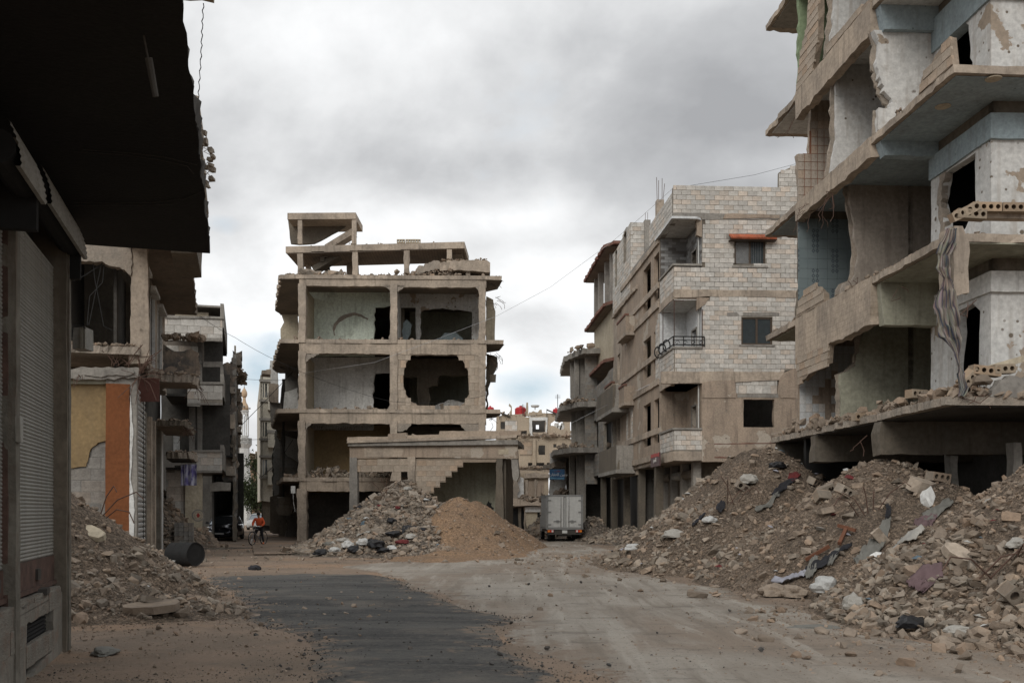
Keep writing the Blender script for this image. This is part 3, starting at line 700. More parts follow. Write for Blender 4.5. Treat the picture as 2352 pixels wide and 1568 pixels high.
 # sills: strip of broken infill along the floor edges
 for (a,b,py) in ((703,896,784),(913,1100,786),(704,894,943)):
  pts=[(a,py+6),(b,py+8)]+[(b-(b-a)*k/12,py+RN.uniform(-2.4,2.2),.03) for k in range(13)]
  MB().plate(f,'y',f.Y(pts,yf),yf+.08,yf+.3,rough=.03,seg=.12).build('broken_sill',M['edge'],R)
 zt=[q[0] for q in zs]
 debris_strip('floor_debris',f,x(704),x(1095),yf+.15,yf+4,zt[1],500,.04,.3,R,seed=5,pile=.12)
 debris_strip('floor_debris',f,x(642),x(684),yf+.2,yf+6,zt[1],160,.04,.35,R,seed=6)
 debris_strip('floor_debris',f,x(704),x(894),yf+.15,yf+3.5,zt[2],300,.04,.35,R,seed=7,pile=.15)
 debris_strip('floor_debris',f,x(640),x(684),yf+.2,yf+6,zt[2],120,.04,.3,R,seed=8)
 debris_strip('floor_debris',f,x(704),x(894),yf+.2,yf+3.5,zt[3],900,.05,.55,R,mat='stonegrey',seed=9,pile=.65)
 debris_strip('floor_debris',f,x(650),x(684),yf+.1,yf+3,zt[3],160,.05,.4,R,seed=10,pile=.25)
 debris_strip('roof_debris',f,x(650),x(1150),yf+.1,yf+2.6,zt[0],1500,.04,.32,R,seed=11,pile=.24)
 debris_strip('roof_debris',f,x(655),x(790),yf+.2,yf+2.6,zt[0],260,.1,.6,R,mat='stonegrey',seed=12,pile=.5)
 debris_strip('roof_debris',f,x(945),x(1040),yf+.1,yf+2.0,zt[0],300,.06,.4,R,seed=13,pile=.55)
 # ------------ roof storey: canopy on columns, pancaked slab, stair head
 y2=yf+.5
 zc=z(575,y2);zb=z(612,y2)
 top=[f.y(656,575,y2)[0],f.y(1066,566,y2)[0]]
 def tilt(mb,pts4,th):  # a slab through four world corner points
  a=[Vector(p) for p in pts4];dn=Vector((0,0,-th))
  mb.add(a+[p+dn for p in a],[(0,1,2,3),(7,6,5,4),(0,4,5,1),(1,5,6,2),(2,6,7,3),(3,7,4,0)])
 def w(px,py,yl):q=f.y(px,py,yl);return f.w(q[0],yl,q[1])
 mb=MB();tl,tr=w(656,566,y2),w(1067,555,y2)
 n=14
 for i in range(n):
  a,b=i/n,(i+1)/n
  p,q=tl.lerp(tr,a),tl.lerp(tr,b);p2,q2=p+Vector((.1,3.2,0)),q+Vector((.1,3.2,0));tilt(mb,[p,q,q2,p2],.34+RN.uniform(-.02,.03))
 mb.build('canopy_slab',M['tan'],R)
 mb=MB();p,q=tl+Vector((.05,.04,-.37)),tr+Vector((-.05,.04,-.36));tilt(mb,[p,q,q+Vector((0,3.1,0)),p+Vector((0,3.1,0))],.03);mb.build('canopy_ceiling',M['soffitx'],R)
 mb=MB();a,b=w(1030,575,y2+1.2),w(1062,578,y2+1.2);tilt(mb,[a,b,b+Vector((0,1.5,-.1)),a+Vector((0,1.5,-.1))],.22);mb.build('broken_slab',M['tan'],R)
 for (a,b,pt,pb,yy) in ((683,695,572,622,y2+.05),(809,822,572,626,y2+.05),(927,940,568,620,y2+.05),(1026,1038,566,600,y2+.05),(702,713,580,622,y2+2.6),(796,810,580,628,y2+2.6)):
  q0,q1=f.y(a,pb,yy),f.y(b,pt,yy);mb=MB()
  mb.plate(f,'y',[(q0[0],zt[0]-.1),(q1[0],zt[0]-.1,.03),(q1[0],q1[1]),(q0[0],q1[1],.03)],yy,yy+.3,rough=.015,seg=.2,back=.02);mb.build('roof_column',M['tan'],R)
 # stair head above
 for (a,b,yy) in ((684,694,y2+.05),(808,818,y2+.05)):
  q0,q1=f.y(a,560,yy),f.y(b,500,yy);MB().plate(f,'y',[(q0[0],q0[1]),(q1[0],q0[1],.02),(q1[0],q1[1]),(q0[0],q1[1],.02)],yy,yy+.28,rough=.01).build('roof_column',M['tan'],R)
 mb=MB();a,b=w(660,489,y2),w(817,488,y2);tilt(mb,[a,b,b+Vector((0,2.6,0)),a+Vector((0,2.6,0))],.36);mb.build('stair_head_slab',M['tan'],R)
 MB().plate(f,'y',f.Y([(668,560),(661,502,.01),(800,502,.03),(800,516,.05),(778,530,.05),(748,546,.04),(722,560)],y2+1.4),y2+1.4,y2+1.6,rough=.02).build('stair_wall',M['dim'],R)
 def beam3(p,q,wd,th,name,mat):
  p,q=Vector(p),Vector(q);d=(q-p).normalized();s=Vector((0,1,0))*wd;u=d.cross(Vector((0,1,0))).normalized()*th
  mb=MB();mb.add([p,p+s,p+s+u,p+u,q,q+s,q+s+u,q+u],[(0,1,2,3),(7,6,5,4),(0,4,5,1),(1,5,6,2),(2,6,7,3),(3,7,4,0)]);return mb.build(name,M[mat],R)
 beam3(w(745,562,y2+.5),w(808,524,y2+.5),.9,-.32,'stair_flight','tan')
 beam3(w(715,612,y2+.8),w(775,577,y2+.8),.9,-.3,'stair_flight','dim')
 for k in range(3):
  p=w(735+k*10,600-k*10,y2+.7);mb=MB();mb.box(FW,p.x,p.x+.22,p.y,p.y+.6,p.z,p.z+.3,.03);mb.build('stair_step',M['dim'],R)
 MB().plate(f,'y',f.Y([(745,622),(752,598,.04),(756,592),(757,622)],y2+2.2),y2+2.2,y2+2.4,rough=.03).build('wall_stub',M['dark'],R)
 # pancaked right part
 mb=MB();mb.plate(f,'y',f.Y([(1010,622,.05),(1010,605),(1020,600,.06),(1060,598),(1118,597,.02),(1126,603,.02),(1126,625,.02),(1060,620,.03)],y2-.2),y2-.2,y2+2.2,rough=.025,seg=.2)
 mb.build('collapsed_slab',M['tan'],R)
 mb=MB();mb.plate(f,'y',f.Y([(930,632),(955,618,.08),(975,606,.08),(1005,598,.08),(1012,604,.05),(1012,618,.06),(990,620,.06),(960,630,.05)],y2-.1),y2-.1,y2+1.4,rough=.08,seg=.15);mb.build('collapsed_slab',M['edge'],R)
 mb=MB();q0,q1=f.y(1070,632,y2),f.y(1080,620,y2);mb.box(f,q0[0],q1[0],y2,y2+.4,q0[1],q1[1]);mb.build('column_stub',M['tan'],R)
 debris_strip('roof_debris',f,x(1012),x(1118),y2,y2+1.8,z(598,y2),500,.04,.2,R,seed=14,pile=.12)
 debris_strip('roof_debris',f,x(700),x(1000),y2,y2+1.4,z(562,y2),26,.08,.3,R,seed=15,pile=.02)
 # hollow clay blocks left on the canopy roof
 p=w(674,1124,yf-.1);mb=MB();mb.box(FW,p.x-.11,p.x+.11,p.y-.15,p.y,p.z-.2,p.z+.2,.005);mb.tube([p+Vector((0,-.1,-.2)),p+Vector((.02,-.1,-.7)),p+Vector((.1,-.05,-1.2))],.012,4);mb.build('meter_box',M['whitein'],R)
 # back wing of the left balcony side: plastered cross walls seen between the slabs
 yw=yf+9.4
 wall('cream',yw,[(646,788),(644,755),(652,740),(646,722),(684,722),(684,788)],rough=.04,name='wing_wall')
 wall('grey',yw-.3,[(640,842),(641,806,.05),(655,812),(684,812),(684,870)],rough=.03,name='wing_wall')
 wall('blockgrey',yw,[(655,945),(655,850),(684,850),(684,945)],rough=.03,name='wing_wall')
 wall('whitein',yw-.4,[(650,948),(654,900,.05),(684,890,.06),(684,948)],rough=.04,name='wing_wall')
 blockwall(f,'y',yw,f.Y([(641,1110),(646,990),(684,990),(684,1110)],yw),R,mat='blockgrey',cap=80,bw=.5,bh=.25,miss=.03)
 wall('dim',yw+.2,[(640,1244),(640,1110),(684,1110),(684,1244)],rough=.03,name='wing_wall')
 wall('whitein',yw-.15,[(655,1040),(655,1000,.08),(668,1005,.08),(684,1010),(684,1060),(668,1050,.08)],rough=.05,name='plaster_panel')
 # broken things past the right columns
 mb=MB();mb.plate(f,'y',f.Y([(1117,680,.03),(1133,688,.08),(1138,715,.03),(1137,790),(1117,790)],yf+2.5),yf+2.5,yf+5,rough=.05);mb.build('side_wall_stub',M['cream'],R)
 mb=MB();mb.plate(f,'y',f.Y([(1117,812,.06),(1142,820,.08),(1135,850,.08),(1124,880,.1),(1121,946),(1117,946)],yf+2.5),yf+2.5,yf+4,rough=.06);mb.build('side_wall_stub',M['dim'],R)
 rb=MB()
 for i in range(26):
  px,py=RN.choice(((1120,815),(1132,690),(1135,815),(1128,640),(1118,960)));p=w(px+RN.uniform(-3,12),py+RN.uniform(-8,12),yf+RN.uniform(.3,2.3))
  q=p+Vector((RN.uniform(-.1,.6),RN.uniform(-.3,.3),RN.uniform(-.7,.1)));m_=(p+q)/2+Vector((RN.uniform(0,.25),0,RN.uniform(-.2,.1)));rb.tube([p,m_,q],.014,4)
 rb.build('bent_rebar',M['rebar'],R,kind='stuff')
 p=w(1130,868,yf+1);mb=MB();mb.box(FW,p.x-.15,p.x+.2,p.y,p.y+.3,p.z-.2,p.z+.2,.04);mb.tube([p,w(1124,840,yf+1)],.012,4);mb.build('hanging_lump',M['dim'],R)
 # downpipe on the left street side
 mb=MB();p,q=w(651,950,yf+5.5),w(651,1160,yf+5.5);mb.tube([p,q,q+Vector((.3,0,-.3))],.07,8);mb.build('drain_pipe',M['steel'],R)
center()
# ------------------------------------------------------------------ the low shop front before it
def lowfront():
 f=FF;yl=f.loc(*P3(1000,1170,52.0)[:2])[1]
 x=lambda px:f.y(px,HY,yl)[0]
 R=root('shop_front_ruin',f.w(x(1000),yl,0),f.rot,'collapsed one-storey shop front with long sagging fascia behind the rubble heap','building')
 Y=lambda pts:f.Y(pts,yl)
 def wl(name,mat,pts,a,b,**k):MB().plate(f,'y',Y(pts),yl+a,yl+b,**k).build(name,M[mat],R)
 wl('fascia','render',[(803,1053,.02),(942,1050,.01),(1190,1053,.02),(1188,1012),(803,1018,.01)],.0,.25,rough=.015,seg=.25)
 wl('plaster_panel','tan_board',[(836,1049),(922,1048),(928,1030,.05),(905,1026,.06),(880,1030,.06),(862,1024,.05),(836,1022,.05)],-.012,.1,rough=.02,seg=.2)
 wl('plaster_panel','tan_board',[(1008,1047),(1082,1048),(1080,1026,.02),(1040,1028,.03),(1020,1026,.06)],-.012,.1,rough=.02,seg=.2)
 wl('plaster_panel','cream',[(1145,1043),(1168,1043),(1168,1030),(1145,1032)],-.02,.1,rough=.02,seg=.2)
 wl('cornice','tan',[(800,1018,.01),(1188,1006,.01),(1190,999),(802,1012)],-.3,.2,rough=.015,seg=.3)
 wl('parapet','blocktan',[(799,1012),(1197,1000,.02),(1199,990,.02),(1110,990,.01),(1012,990),(1010,998,.01),(940,1000,.03),(870,1003,.02),(801,1004,.02)],-.22,.05,rough=.015,seg=.2)
 wl('parapet_block','render',[(894,1011),(938,1009),(936,994),(894,997)],-.25,.04,rough=.02)
 wl('parapet_block','render',[(1148,1002),(1198,1000),(1198,990),(1150,989)],-.26,.04,rough=.02)
 # roof slab running back
 q=[f.y(p,1005,yl)[0] for p in (802,1190)]
 z0=f.xz(1010,yl)
 MB().plate(f,'z',[(q[0],yl-.2),(q[1],yl-.2),(q[1]-.2,yl+3.8,.05),(q[0]+.4,yl+3.2)],z0,z0-.25,rough=.02).build('roof_slab',M['grey'],R)
 wl('column','grey',[(802,1215),(822,1215,.02),(820,1050),(803,1050,.02)],-.02,.3,rough=.015,seg=.25)
 wl('column','tan',[(937,1130),(953,1130,.02),(954,1049),(936,1049,.02)],-.03,.3,rough=.015,seg=.25)
 wl('column','dim',[(1138,1200),(1157,1205,.03),(1154,1053),(1140,1053,.03)],.0,.35,rough=.02,seg=.25)
 wl('hanging_column','grey',[(1178,1100,.04),(1186,1106,.04),(1191,1095,.03),(1189,1050),(1174,1050,.03)],.05,.4,rough=.03,seg=.2)
 blockwall(f,'y',yl+.05,Y([(820,1055),(937,1053),(937,1083,.03),(895,1078,.03),(880,1084,.03),(820,1083)]),R,mat='blocktan',mortar='mortartan',bh=.34,bw=.6,cap=120,rough=.02)
 blockwall(f,'y',yl+.05,Y([(953,1053),(1140,1053),(1138,1061),(1063,1061),(1063,1072),(1050,1072),(1050,1083),(1037,1083),(1037,1095),(1023,1095),(1023,1107),(1010,1107),(1010,1119),(996,1119),(996,1132),(953,1132)]),R,mat='blocktan',mortar='mortartan',bh=.27,bw=.5,cap=200,rough=.01,gap=.012)
 wl('wall_stub','tan',[(895,1104,.03),(920,1104,.03),(920,1082,.04),(900,1082,.03)],.05,.3,rough=.02)
 yb=yl+3.0
 MB().plate(f,'y',f.Y([(953,1250),(953,1045),(1172,1045),(1172,1250)],yb),yb,yb+.2,rough=0).build('back_wall',M['olive'],R)
 MB().plate(f,'x',[(yl+.3,0),(yb,0),(yb,f.xz(1050,yl)),(yl+.3,f.xz(1050,yl))],x(1155),x(1160),rough=0).build('side_wall',M['dim'],R)
 # soot burst on the back wall
 MB().plate(f,'y',f.Y([(1085,1230),(1092,1190,.1),(1112,1170,.12),(1122,1150,.1),(1130,1155,.1),(1132,1175,.1),(1140,1200,.1),(1142,1230)],yb),yb-.015,yb,rough=.1,seg=.15).build('soot_patch',M['black'],R)
 debris_strip('roof_debris',f,x(930),x(1010),yl-.1,yl+2.5,z0+.1,120,.06,.5,R,seed=21,pile=.25)
 debris_strip('roof_debris',f,x(806),x(1190),yl,yl+3,z0,200,.04,.3,R,seed=22,pile=.12)
lowfront()
# ------------------------------------------------------------------ nearest ruin on the right: open floors, recessed corner balconies
def right_near():
 f=FR;X0=10.3;XR=11.8
 R=root('open_apartment_ruin',f.w(X0,24,0),f.rot,'tall torn-open apartment block on the right with bare floor slabs and pale blue plaster','building')
 yl=lambda px,xl=X0:f.x(px,HY,xl)[0]
 yE=29.35;yC=23.95;yN=21.2;yF=19.95;yB=32.3;yP=26.9;XB=19.5
 S={1:4.08,2:7.47,3:10.92,4:14.25,5:17.7}
 BB={1:3.62,2:6.30,3:10.42,4:13.50,5:17.2}
 ceil={1:'dark',2:'olive',3:'blue',4:'whitein',5:'grey'}
 LB={k:BB[k]-.55 for k in BB};LB[2]=6.52
 for k in (1,2,3,4,5):
  zt=S[k]
  loop=[(X0,yF,.025),(X0,yC+.1,.03),(X0,yE,.05),(X0-.0,yB,.09),(X0+2.2,yB+.1,.06),(X0+2.4,yE+.3,0),(XB,yE+.3,0),(XB,yF,.03)]
  if k==1:loop=[(X0-.15,yF,.06),(X0-.1,22.5,.06),(X0,yC,.08),(X0+.05,yE,.08),(X0,yB-.6,.12),(X0+3,yB-.3,.1),(XB,yE+.3,0),(XB,yF,.05)]
  if k==2:loop[0]=(X0-.05,yF+.1,.05)
  MB().plate(f,'z',loop,zt,zt-.17,rough=.03,seg=.22,back=.03).build('floor_slab',M['edge' if k==1 else 'tan'],R)
  inner=[(X0+.12,yF+.12),(X0+.12,yB-.3-(.6 if k==1 else 0)),(X0+2.1,yB-.3-(.6 if k==1 else 0)),(X0+2.1,yE+.2),(XB,yE+.2),(XB,yF+.12)]
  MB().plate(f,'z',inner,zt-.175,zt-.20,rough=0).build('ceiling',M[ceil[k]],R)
  # edge beam between far wall and the recess
  if k>1:
   pts=[(yC,BB[k],.05),(yC,zt+.01,.02),(yE,zt+.01,.02),(yE,BB[k]-(.02 if k==3 else .05),.05)]
   MB().plate(f,'x',pts,X0-.03,X0+.22,rough=.03,seg=.2).build('edge_beam',M['tan_board'],R)
   # cross beam closing the recess, and the recessed street-side beam
   MB().plate(f,'y',[(X0+.2,BB[k]-.05,.02),(XR+.3,BB[k]-.05),(XR+.3,zt-.2),(X0+.1,zt-.2)],yC-.28,yC,rough=.015).build('cross_beam',M['blue' if k>=3 else 'olive'],R)
   MB().plate(f,'x',[(yN,LB[k],.01),(yC,LB[k],.02),(yC,zt-.5),(yN,zt-.5)],XR-.06,XR+.25,rough=.012).build('lintel_beam',M['blue' if k>=3 else 'whitein'],R)
   MB().plate(f,'x',[(yN,zt-.5),(yC,zt-.5),(yC,zt-.2),(yN,zt-.2)],XR+.05,XR+.3,rough=0).build('frieze',M['dim'],R)
   MB().plate(f,'y',[(XR-.06,LB[k],.01),(XB,LB[k]),(XB,zt-.5),(XR-.06,zt-.5)],yN-.1,yN+.2,rough=.012).build('lintel_beam',M['blue' if k>=3 else 'whitein'],R)
   MB().plate(f,'y',[(XR+.05,zt-.5),(XB,zt-.5),(XB,zt-.2),(XR+.05,zt-.2)],yN+.0,yN+.2,rough=0).build('frieze',M['dim'],R)
 # recessed walls with openings, storey by storey (floor z, head z)
 def sidewall(z0,z1,a,b,mat,holes=()):
  MB().plate(f,'x',[(a,z0),(b,z0),(b,z1),(a,z1)],XR,XR+.2,holes=holes,rough=.02,seg=.25).build('balcony_wall',M[mat],R)
 def frontwall(z0,z1,mat,holes=()):
  MB().plate(f,'y',[(XR,z0),(XB,z0),(XB,z1),(XR,z1)],yN,yN+.2,holes=holes,rough=.015).build('balcony_wall',M[mat],R)
 sidewall(S[1],LB[2]+.05,yN,yC,'white',[[(21.75,S[1]+.05),(21.65,6.2,.05),(21.95,6.42,.06),(22.6,6.38,.05),(22.85,S[1]+.05)]])
 frontwall(S[1],LB[2]+.05,'white')
 sidewall(S[2],BB[3]-.5,yN,yC,'white',[[(21.85,8.5,.04),(21.85,9.82,.02),(23.25,9.82,.06),(23.5,9.2,.09),(23.1,8.2,.09),(22.9,7.95,.06)]])
 frontwall(S[2],BB[3]-.5,'white')
 sidewall(S[3],BB[4]-.5,yN,yC,'white',[[(22.0,11.6,.08),(22.15,12.85,.1),(22.35,13.0,.04),(23.2,12.95,.08),(23.05,12.4,.12),(22.9,11.5,.08)]])
 frontwall(S[3],BB[4]-.5,'white')
 sidewall(S[4],S[4]+2.6,yN,yC,'white');frontwall(S[4],S[4]+2.6,'white')
 # ragged brick inside the torn window edge
 MB().plate(f,'x',[(23.15,8.2,.07),(23.35,8.15,.05),(23.62,9.2,.05),(23.5,9.85,.03),(23.2,9.85,.08),(23.42,9.2,.08)],XR-.02,XR+.14,rough=.06,seg=.12).build('broken_brick_edge',M['edge'],R)
 # big plaster wall with torn edge at the third floor, frontal
 pts=[(10.42,10.95),(XR+.05,10.95),(XR+.05,13.5),(10.3,13.5,.03),(10.42,13.2,.05),(10.38,12.6,.06),(10.5,12.2,.06),(10.62,11.95,.08),(10.78,11.75,.06),(10.72,11.6,.05),(10.42,11.6,.02)]
 MB().plate(f,'y',pts,yC-.12,yC+.05,rough=.015,seg=.12).build('plaster_wall',M['white'],R)
 MB().plate(f,'y',[(p[0]+.05 if p[0]>11 else p[0]-.07,p[1])+tuple(p[2:]) for p in pts],yC+.06,yC+.12,rough=.05,seg=.12).build('broken_brick_edge',M['edge'],R)
 # partition walls (deeper, facing the street end) at yP, full height, torn
 def part(k,mat,pts,y=yP,name='partition_wall',edge=True):
  MB().plate(f,'y',pts,y,y+.12,rough=.015,seg=.15).build(name,M[mat],R)
  if edge:MB().plate(f,'y',[(p[0]-.09,p[1])+tuple(p[2:]) for p in pts],y+.125,y+.2,rough=.04,seg=.15).build('broken_brick_edge',M['edge'],R)
 x_=lambda px,y=yP:f.y(px,HY,y)[0];z_=lambda py,y=yP:f.xz(py,y)
 part(3,'white',[(X0+.08,S[3]),(XB,S[3]),(XB,S[4]-.2),(x_(1918),S[4]-.2),(x_(1921),z_(300),.02),(x_(1915),z_(330),.01)])
 part(4,'white',[(X0+.05,S[4]),(XB,S[4]),(XB,S[5]-.2),(X0+.1,S[5]-.2,.04),(X0+.2,15.6,.04)])
 part(2,'dusk',[(x_(1926),S[2]-.1),(XB,S[2]-.1),(XB,S[3]-.2),(x_(1950),S[3]-.2,.05),(x_(1962),z_(500),.05),(x_(1968),z_(550),.05),(x_(1966),z_(600),.05),(x_(1958),z_(632),.04),(x_(1938),z_(640),.05),(x_(1932),z_(655),.05)])
 part(1,'olive',[(x_(1932),S[1]-.1),(XB,S[1]-.1),(XB,S[2]-.2),(x_(1985),S[2]-.2,.05),(x_(1975),z_(800),.06),(x_(1968),z_(830),.05),(x_(1950),z_(845),.05),(x_(1932),z_(852),.02)])
 # hollow bricks showing in the torn second-floor edge
 for (k,mat,z0,z1) in ((1,'dim',S[1],S[2]),(2,'dim',S[2],S[3]),(3,'dim',S[3],S[4])):
  MB().plate(f,'x',[(yC,z0),(yE,z0),(yE,z1),(yC,z1)],16.5,16.7,rough=0).build('inner_wall',M[mat],R)
  MB().plate(f,'x',[(yP,z0),(yE,z0),(yE,z1),(yP,z1)],12.6,12.75,rough=0).build('inner_wall',M[mat],R)
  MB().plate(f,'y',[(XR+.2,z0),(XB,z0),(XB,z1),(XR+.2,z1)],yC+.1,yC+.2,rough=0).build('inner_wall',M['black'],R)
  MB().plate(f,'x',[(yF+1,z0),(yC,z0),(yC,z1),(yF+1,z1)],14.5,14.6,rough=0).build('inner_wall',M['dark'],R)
 # far end wall of each storey, with its tiles
 def farwall(k,mat,pts,name='end_wall'):MB().plate(f,'y',pts,yE,yE+.18,rough=.02,seg=.2).build(name,M[mat],R)
 y=yE;xe=lambda px:f.y(px,HY,yE)[0];ze=lambda py:f.xz(py,yE)
 farwall(4,'green2',[(X0+.05,S[4]),(13,S[4]),(13,S[5]-.2),(X0+.1,S[5]-.2,.05)])
 farwall(3,'tan',[(X0+.1,S[3]),(12.7,S[3]),(12.7,S[4]-.2),(xe(1862),S[4]-.2,.03),(xe(1859),ze(338),.02),(X0+.02,ze(340),.02)])
 farwall(2,'dim',[(X0+.05,S[2]),(12.7,S[2]),(12.7,S[3]-.2),(X0+.1,S[3]-.2,.04)])
 farwall(1,'render',[(X0+.05,S[1]),(12.7,S[1]),(12.7,S[2]-.2),(X0+.1,S[2]-.2,.04)])
 def tiles(mat,x0,z0,x1,z1,tw,th,keep,name='wall_tile',g=.012):
  mb=MB();mb.box(FW,-.5,.5,-.5,.5,-.5,.5);me=None
  a=x0;j=0
  while a+tw<=x1+.02:
   b=z0;i=0
   while b+th<=z1+.02:
    if keep(j,i,a,b):
     p=f.w(a+tw/2,yE-.004+RN.uniform(-.002,.002),b+th/2)
     mw=Matrix.Translation(p) @ Matrix.Rotation(f.rot+RN.uniform(-.006,.006),4,'Z') @ Matrix.Diagonal((tw-g,.02,th-g,1))
     if me is None:me=blktile(mat)
     link_copy(me,name,mw,R)
    b+=th;i+=1
   a+=tw;j+=1
 def blktile(mat):
  me=bpy.data.meshes.new('tile');bm=bmesh.new();bmesh.ops.create_cube(bm,size=1);bm.to_mesh(me);bm.free();me.materials.append(M[mat]);return me
 MB().plate(f,'y',[(xe(1844),S[3]),(xe(1918),S[3]),(xe(1918),ze(285)),(xe(1859),ze(285)),(xe(1859),ze(338)),(xe(1844),ze(338))],yE-.006,yE,rough=0).build('grout',M['redgrout'],R)
 tiles('beigetile',X0+.05,S[3]+.02,12.4,S[4]-.35,.20,.25,lambda j,i,a,b:not (a<xe(1858) and b>ze(342)),g=.018)
 tiles('bluetile',X0+.05,S[2]+.02,12.4,S[3]-.3,.30,.30,lambda j,i,a,b:True,g=.006)
 tiles('whitetile',X0+.1,S[1]+.1,12.4,S[2]-.6,.195,.25,lambda j,i,a,b:not ((i,j) in ((4,3),(4,4),(4,5),(3,2),(3,3),(3,4),(2,4),(2,5),(1,4),(8,0),(7,0),(8,1),(6,5),(5,4),(9,3),(0,5))),g=.008)
 # masonry rows standing on the edge beams
 def fw(pts,**k):blockwall(f,'x',X0-.02,pts,R,mat='blocktan',mortar='mortartan',bh=.21,bw=.42,depth=.16,cap=220,rough=.04,**k)
 fw([(yE,S[4]),(yP+1.1,S[4]),(yP+.6,S[4]+.8,.06),(yP+.45,S[4]+3,.06),(yP+1.2,S[4]+3.2,.08),(yP+1.5,S[4]+1.6,.08),(yP+1.95,S[4]+1.1,.08),(yE-.35,S[4]+.9,.06)],seed=5)
 fw([(yE,S[2]),(yP+.15,S[2]),(yP+.15,S[2]+.3,.05),(yP+.75,S[2]+.62,.07),(yP+1.4,S[2]+.72,.07),(yP+2.2,S[2]+.5,.06)],seed=6)
 fw([(yC+.05,S[4]),(yP,S[4]),(yP,S[4]+.3,.05),(yC+.05,S[4]+.1)],seed=7)
 fw([(yF,S[3]),(yF+1.5,S[3]),(yF+1.35,S[3]+.3,.06),(yF+.1,S[3]+.62,.05)],seed=8)
 fw([(yE,BB[2]),(yP-.2,BB[2]),(yP-.1,BB[2]-.55,.07),(yP+.9,BB[2]-.55,.07),(yE-.2,BB[2]-.8,.07)],seed=9)
 # screed layers and dangling edges
 for k,n,sm in ((1,1500,.38),(2,420,.2),(3,260,.16),(4,200,.16)):
  debris_strip('floor_debris',f,X0+.0,X0+.9,yF+.1,yE,S[k],n,.035,sm,R,seed=30+k,pile=.3 if k==1 else .10)
 debris_strip('floor_debris',f,X0+.1,X0+2.4,yE,yB-.6,S[1],700,.06,.45,R,seed=36,pile=.6)
 debris_strip('floor_debris',f,X0+.05,X0+1.6,yE,yB-.2,S[2],260,.04,.3,R,seed=37,pile=.15)
 debris_strip('floor_debris',f,X0+.05,X0+1.6,yE,yB-.2,S[4],120,.04,.2,R,seed=38,pile=.1)
 debris_strip('floor_debris',f,X0+.0,13.5,yF+.05,yF+.8,S[1],400,.06,.45,R,seed=39,pile=.4)
 # balcony kerb of broken block and render at first floor
 MB().plate(f,'y',[(X0+.8,S[1]),(XB,S[1]),(XB,S[1]+.55),(12.2,S[1]+.6,.06),(11.9,S[1]+.42,.06),(11.3,S[1]+.36,.06)],yF+.02,yF+.2,rough=.03,seg=.2).build('balcony_kerb',M['grey'],R)
 # ground floor: cross beams, columns, dark shop
 MB().plate(f,'y',[(X0-.02,S[1]-1.0,.02),(XB,S[1]-1.0),(XB,S[1]-.2),(X0,S[1]-.2,.05)],yC-.55,yC-.1,rough=.03,seg=.25).build('cross_beam',M['dim'],R)
 MB().plate(f,'y',[(X0+.02,S[1]-.95,.02),(XB,S[1]-.95),(XB,S[1]-.2),(X0+.05,S[1]-.2,.05)],yP+1.0,yP+1.4,rough=.03,seg=.25).build('cross_beam',M['dim'],R)
 MB().plate(f,'y',[(X0+.1,S[1]-1.3,.02),(X0+2.8,S[1]-1.3),(X0+2.8,S[1]-.2),(X0+.1,S[1]-.2,.05)],yB-.95,yB-.7,rough=.03,seg=.25).build('cross_beam',M['dim'],R)
 for px,y in ((2193,yC-.3),(2338,yF+2.0)):
  c=f.y(px,HY,y)[0];MB().plate(f,'y',[(c-.12,0),(c+.1,0,.03),(c+.08,S[1]-.8),(c-.1,S[1]-.8,.03)],y,y+.3,rough=.03,seg=.2).build('column',M['grey'],R)
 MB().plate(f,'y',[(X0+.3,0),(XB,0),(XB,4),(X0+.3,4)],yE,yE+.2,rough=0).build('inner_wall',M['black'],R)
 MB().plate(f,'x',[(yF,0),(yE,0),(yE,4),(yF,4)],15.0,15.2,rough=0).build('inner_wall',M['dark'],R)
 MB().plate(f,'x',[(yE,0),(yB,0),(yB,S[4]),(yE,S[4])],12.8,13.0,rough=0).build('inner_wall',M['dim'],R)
 # stub of wall hanging from the second slab beside the curtain
 mb=MB();a=f.y(2189,685,yF+.1);b=f.y(2206,522,yF+.1)
 mb.plate(f,'x',[(yF+.1,a[1],.03),(yF+.6,a[1]+.05,.03),(yF+.6,b[1]),(yF+.1,b[1],.03)],X0+.0,X0+.14,rough=.03,seg=.15)
 mb.plate(f,'y',[(X0+.02,a[1]+.0,.03),(X0+.34,a[1]+.1,.03),(X0+.34,b[1]-.35),(X0+.2,b[1],.04),(X0+.02,b[1],.02)],yF+.0,yF+.1,rough=.03,seg=.15);mb.build('hanging_wall_stub',M['tan'],R)
 # ceiling roses left where lamps hung
 for px,py in ((2166,186+58),(2282,180)):
  p=f.z(px,py,S[3]-.2);mb=MB();mb.lathe(f.w(p[0],p[1],S[3]-.235),[(.10,0),(.16,.012),(.17,.03)],20);mb.build('ceiling_rose',M['cream'],R)
 # wires and bars hanging from torn slabs
 mb=MB();rn=random.Random(4)
 for (px,py,xl,n,ln) in ((1905,448,X0,9,.9),(1862,470,X0+.1,8,.9),(1985,1000,X0,2,1.0),(1815,275,X0,2,.8),(1960,640,X0+.2,3,.4),(2260,905,X0+.6,3,.3),(2070,660,X0,2,.3),(1800,1040,X0,1,.6),(2230,690,X0,2,.3)):
  y0,z0=f.x(px,py,xl)
  for i in range(n):
   p=f.w(xl+rn.uniform(-.05,.1),y0+rn.uniform(-.25,.25),z0);q=p+Vector((rn.uniform(-.5,.25),rn.uniform(-.3,.3),-rn.uniform(.2,1)*ln));m_=(p+q)/2+Vector((rn.uniform(-.2,.1),0,rn.uniform(-.2,.15)))
   mb.tube([p,p.lerp(m_,.5),m_,m_.lerp(q,.6)+Vector((.05,0,0)),q],.009,4)
 mb.build('dangling_wire',M['rebar'],R,kind='stuff')
M['redgrout']=plain('rust_grout',(.22,.10,.06),.9)
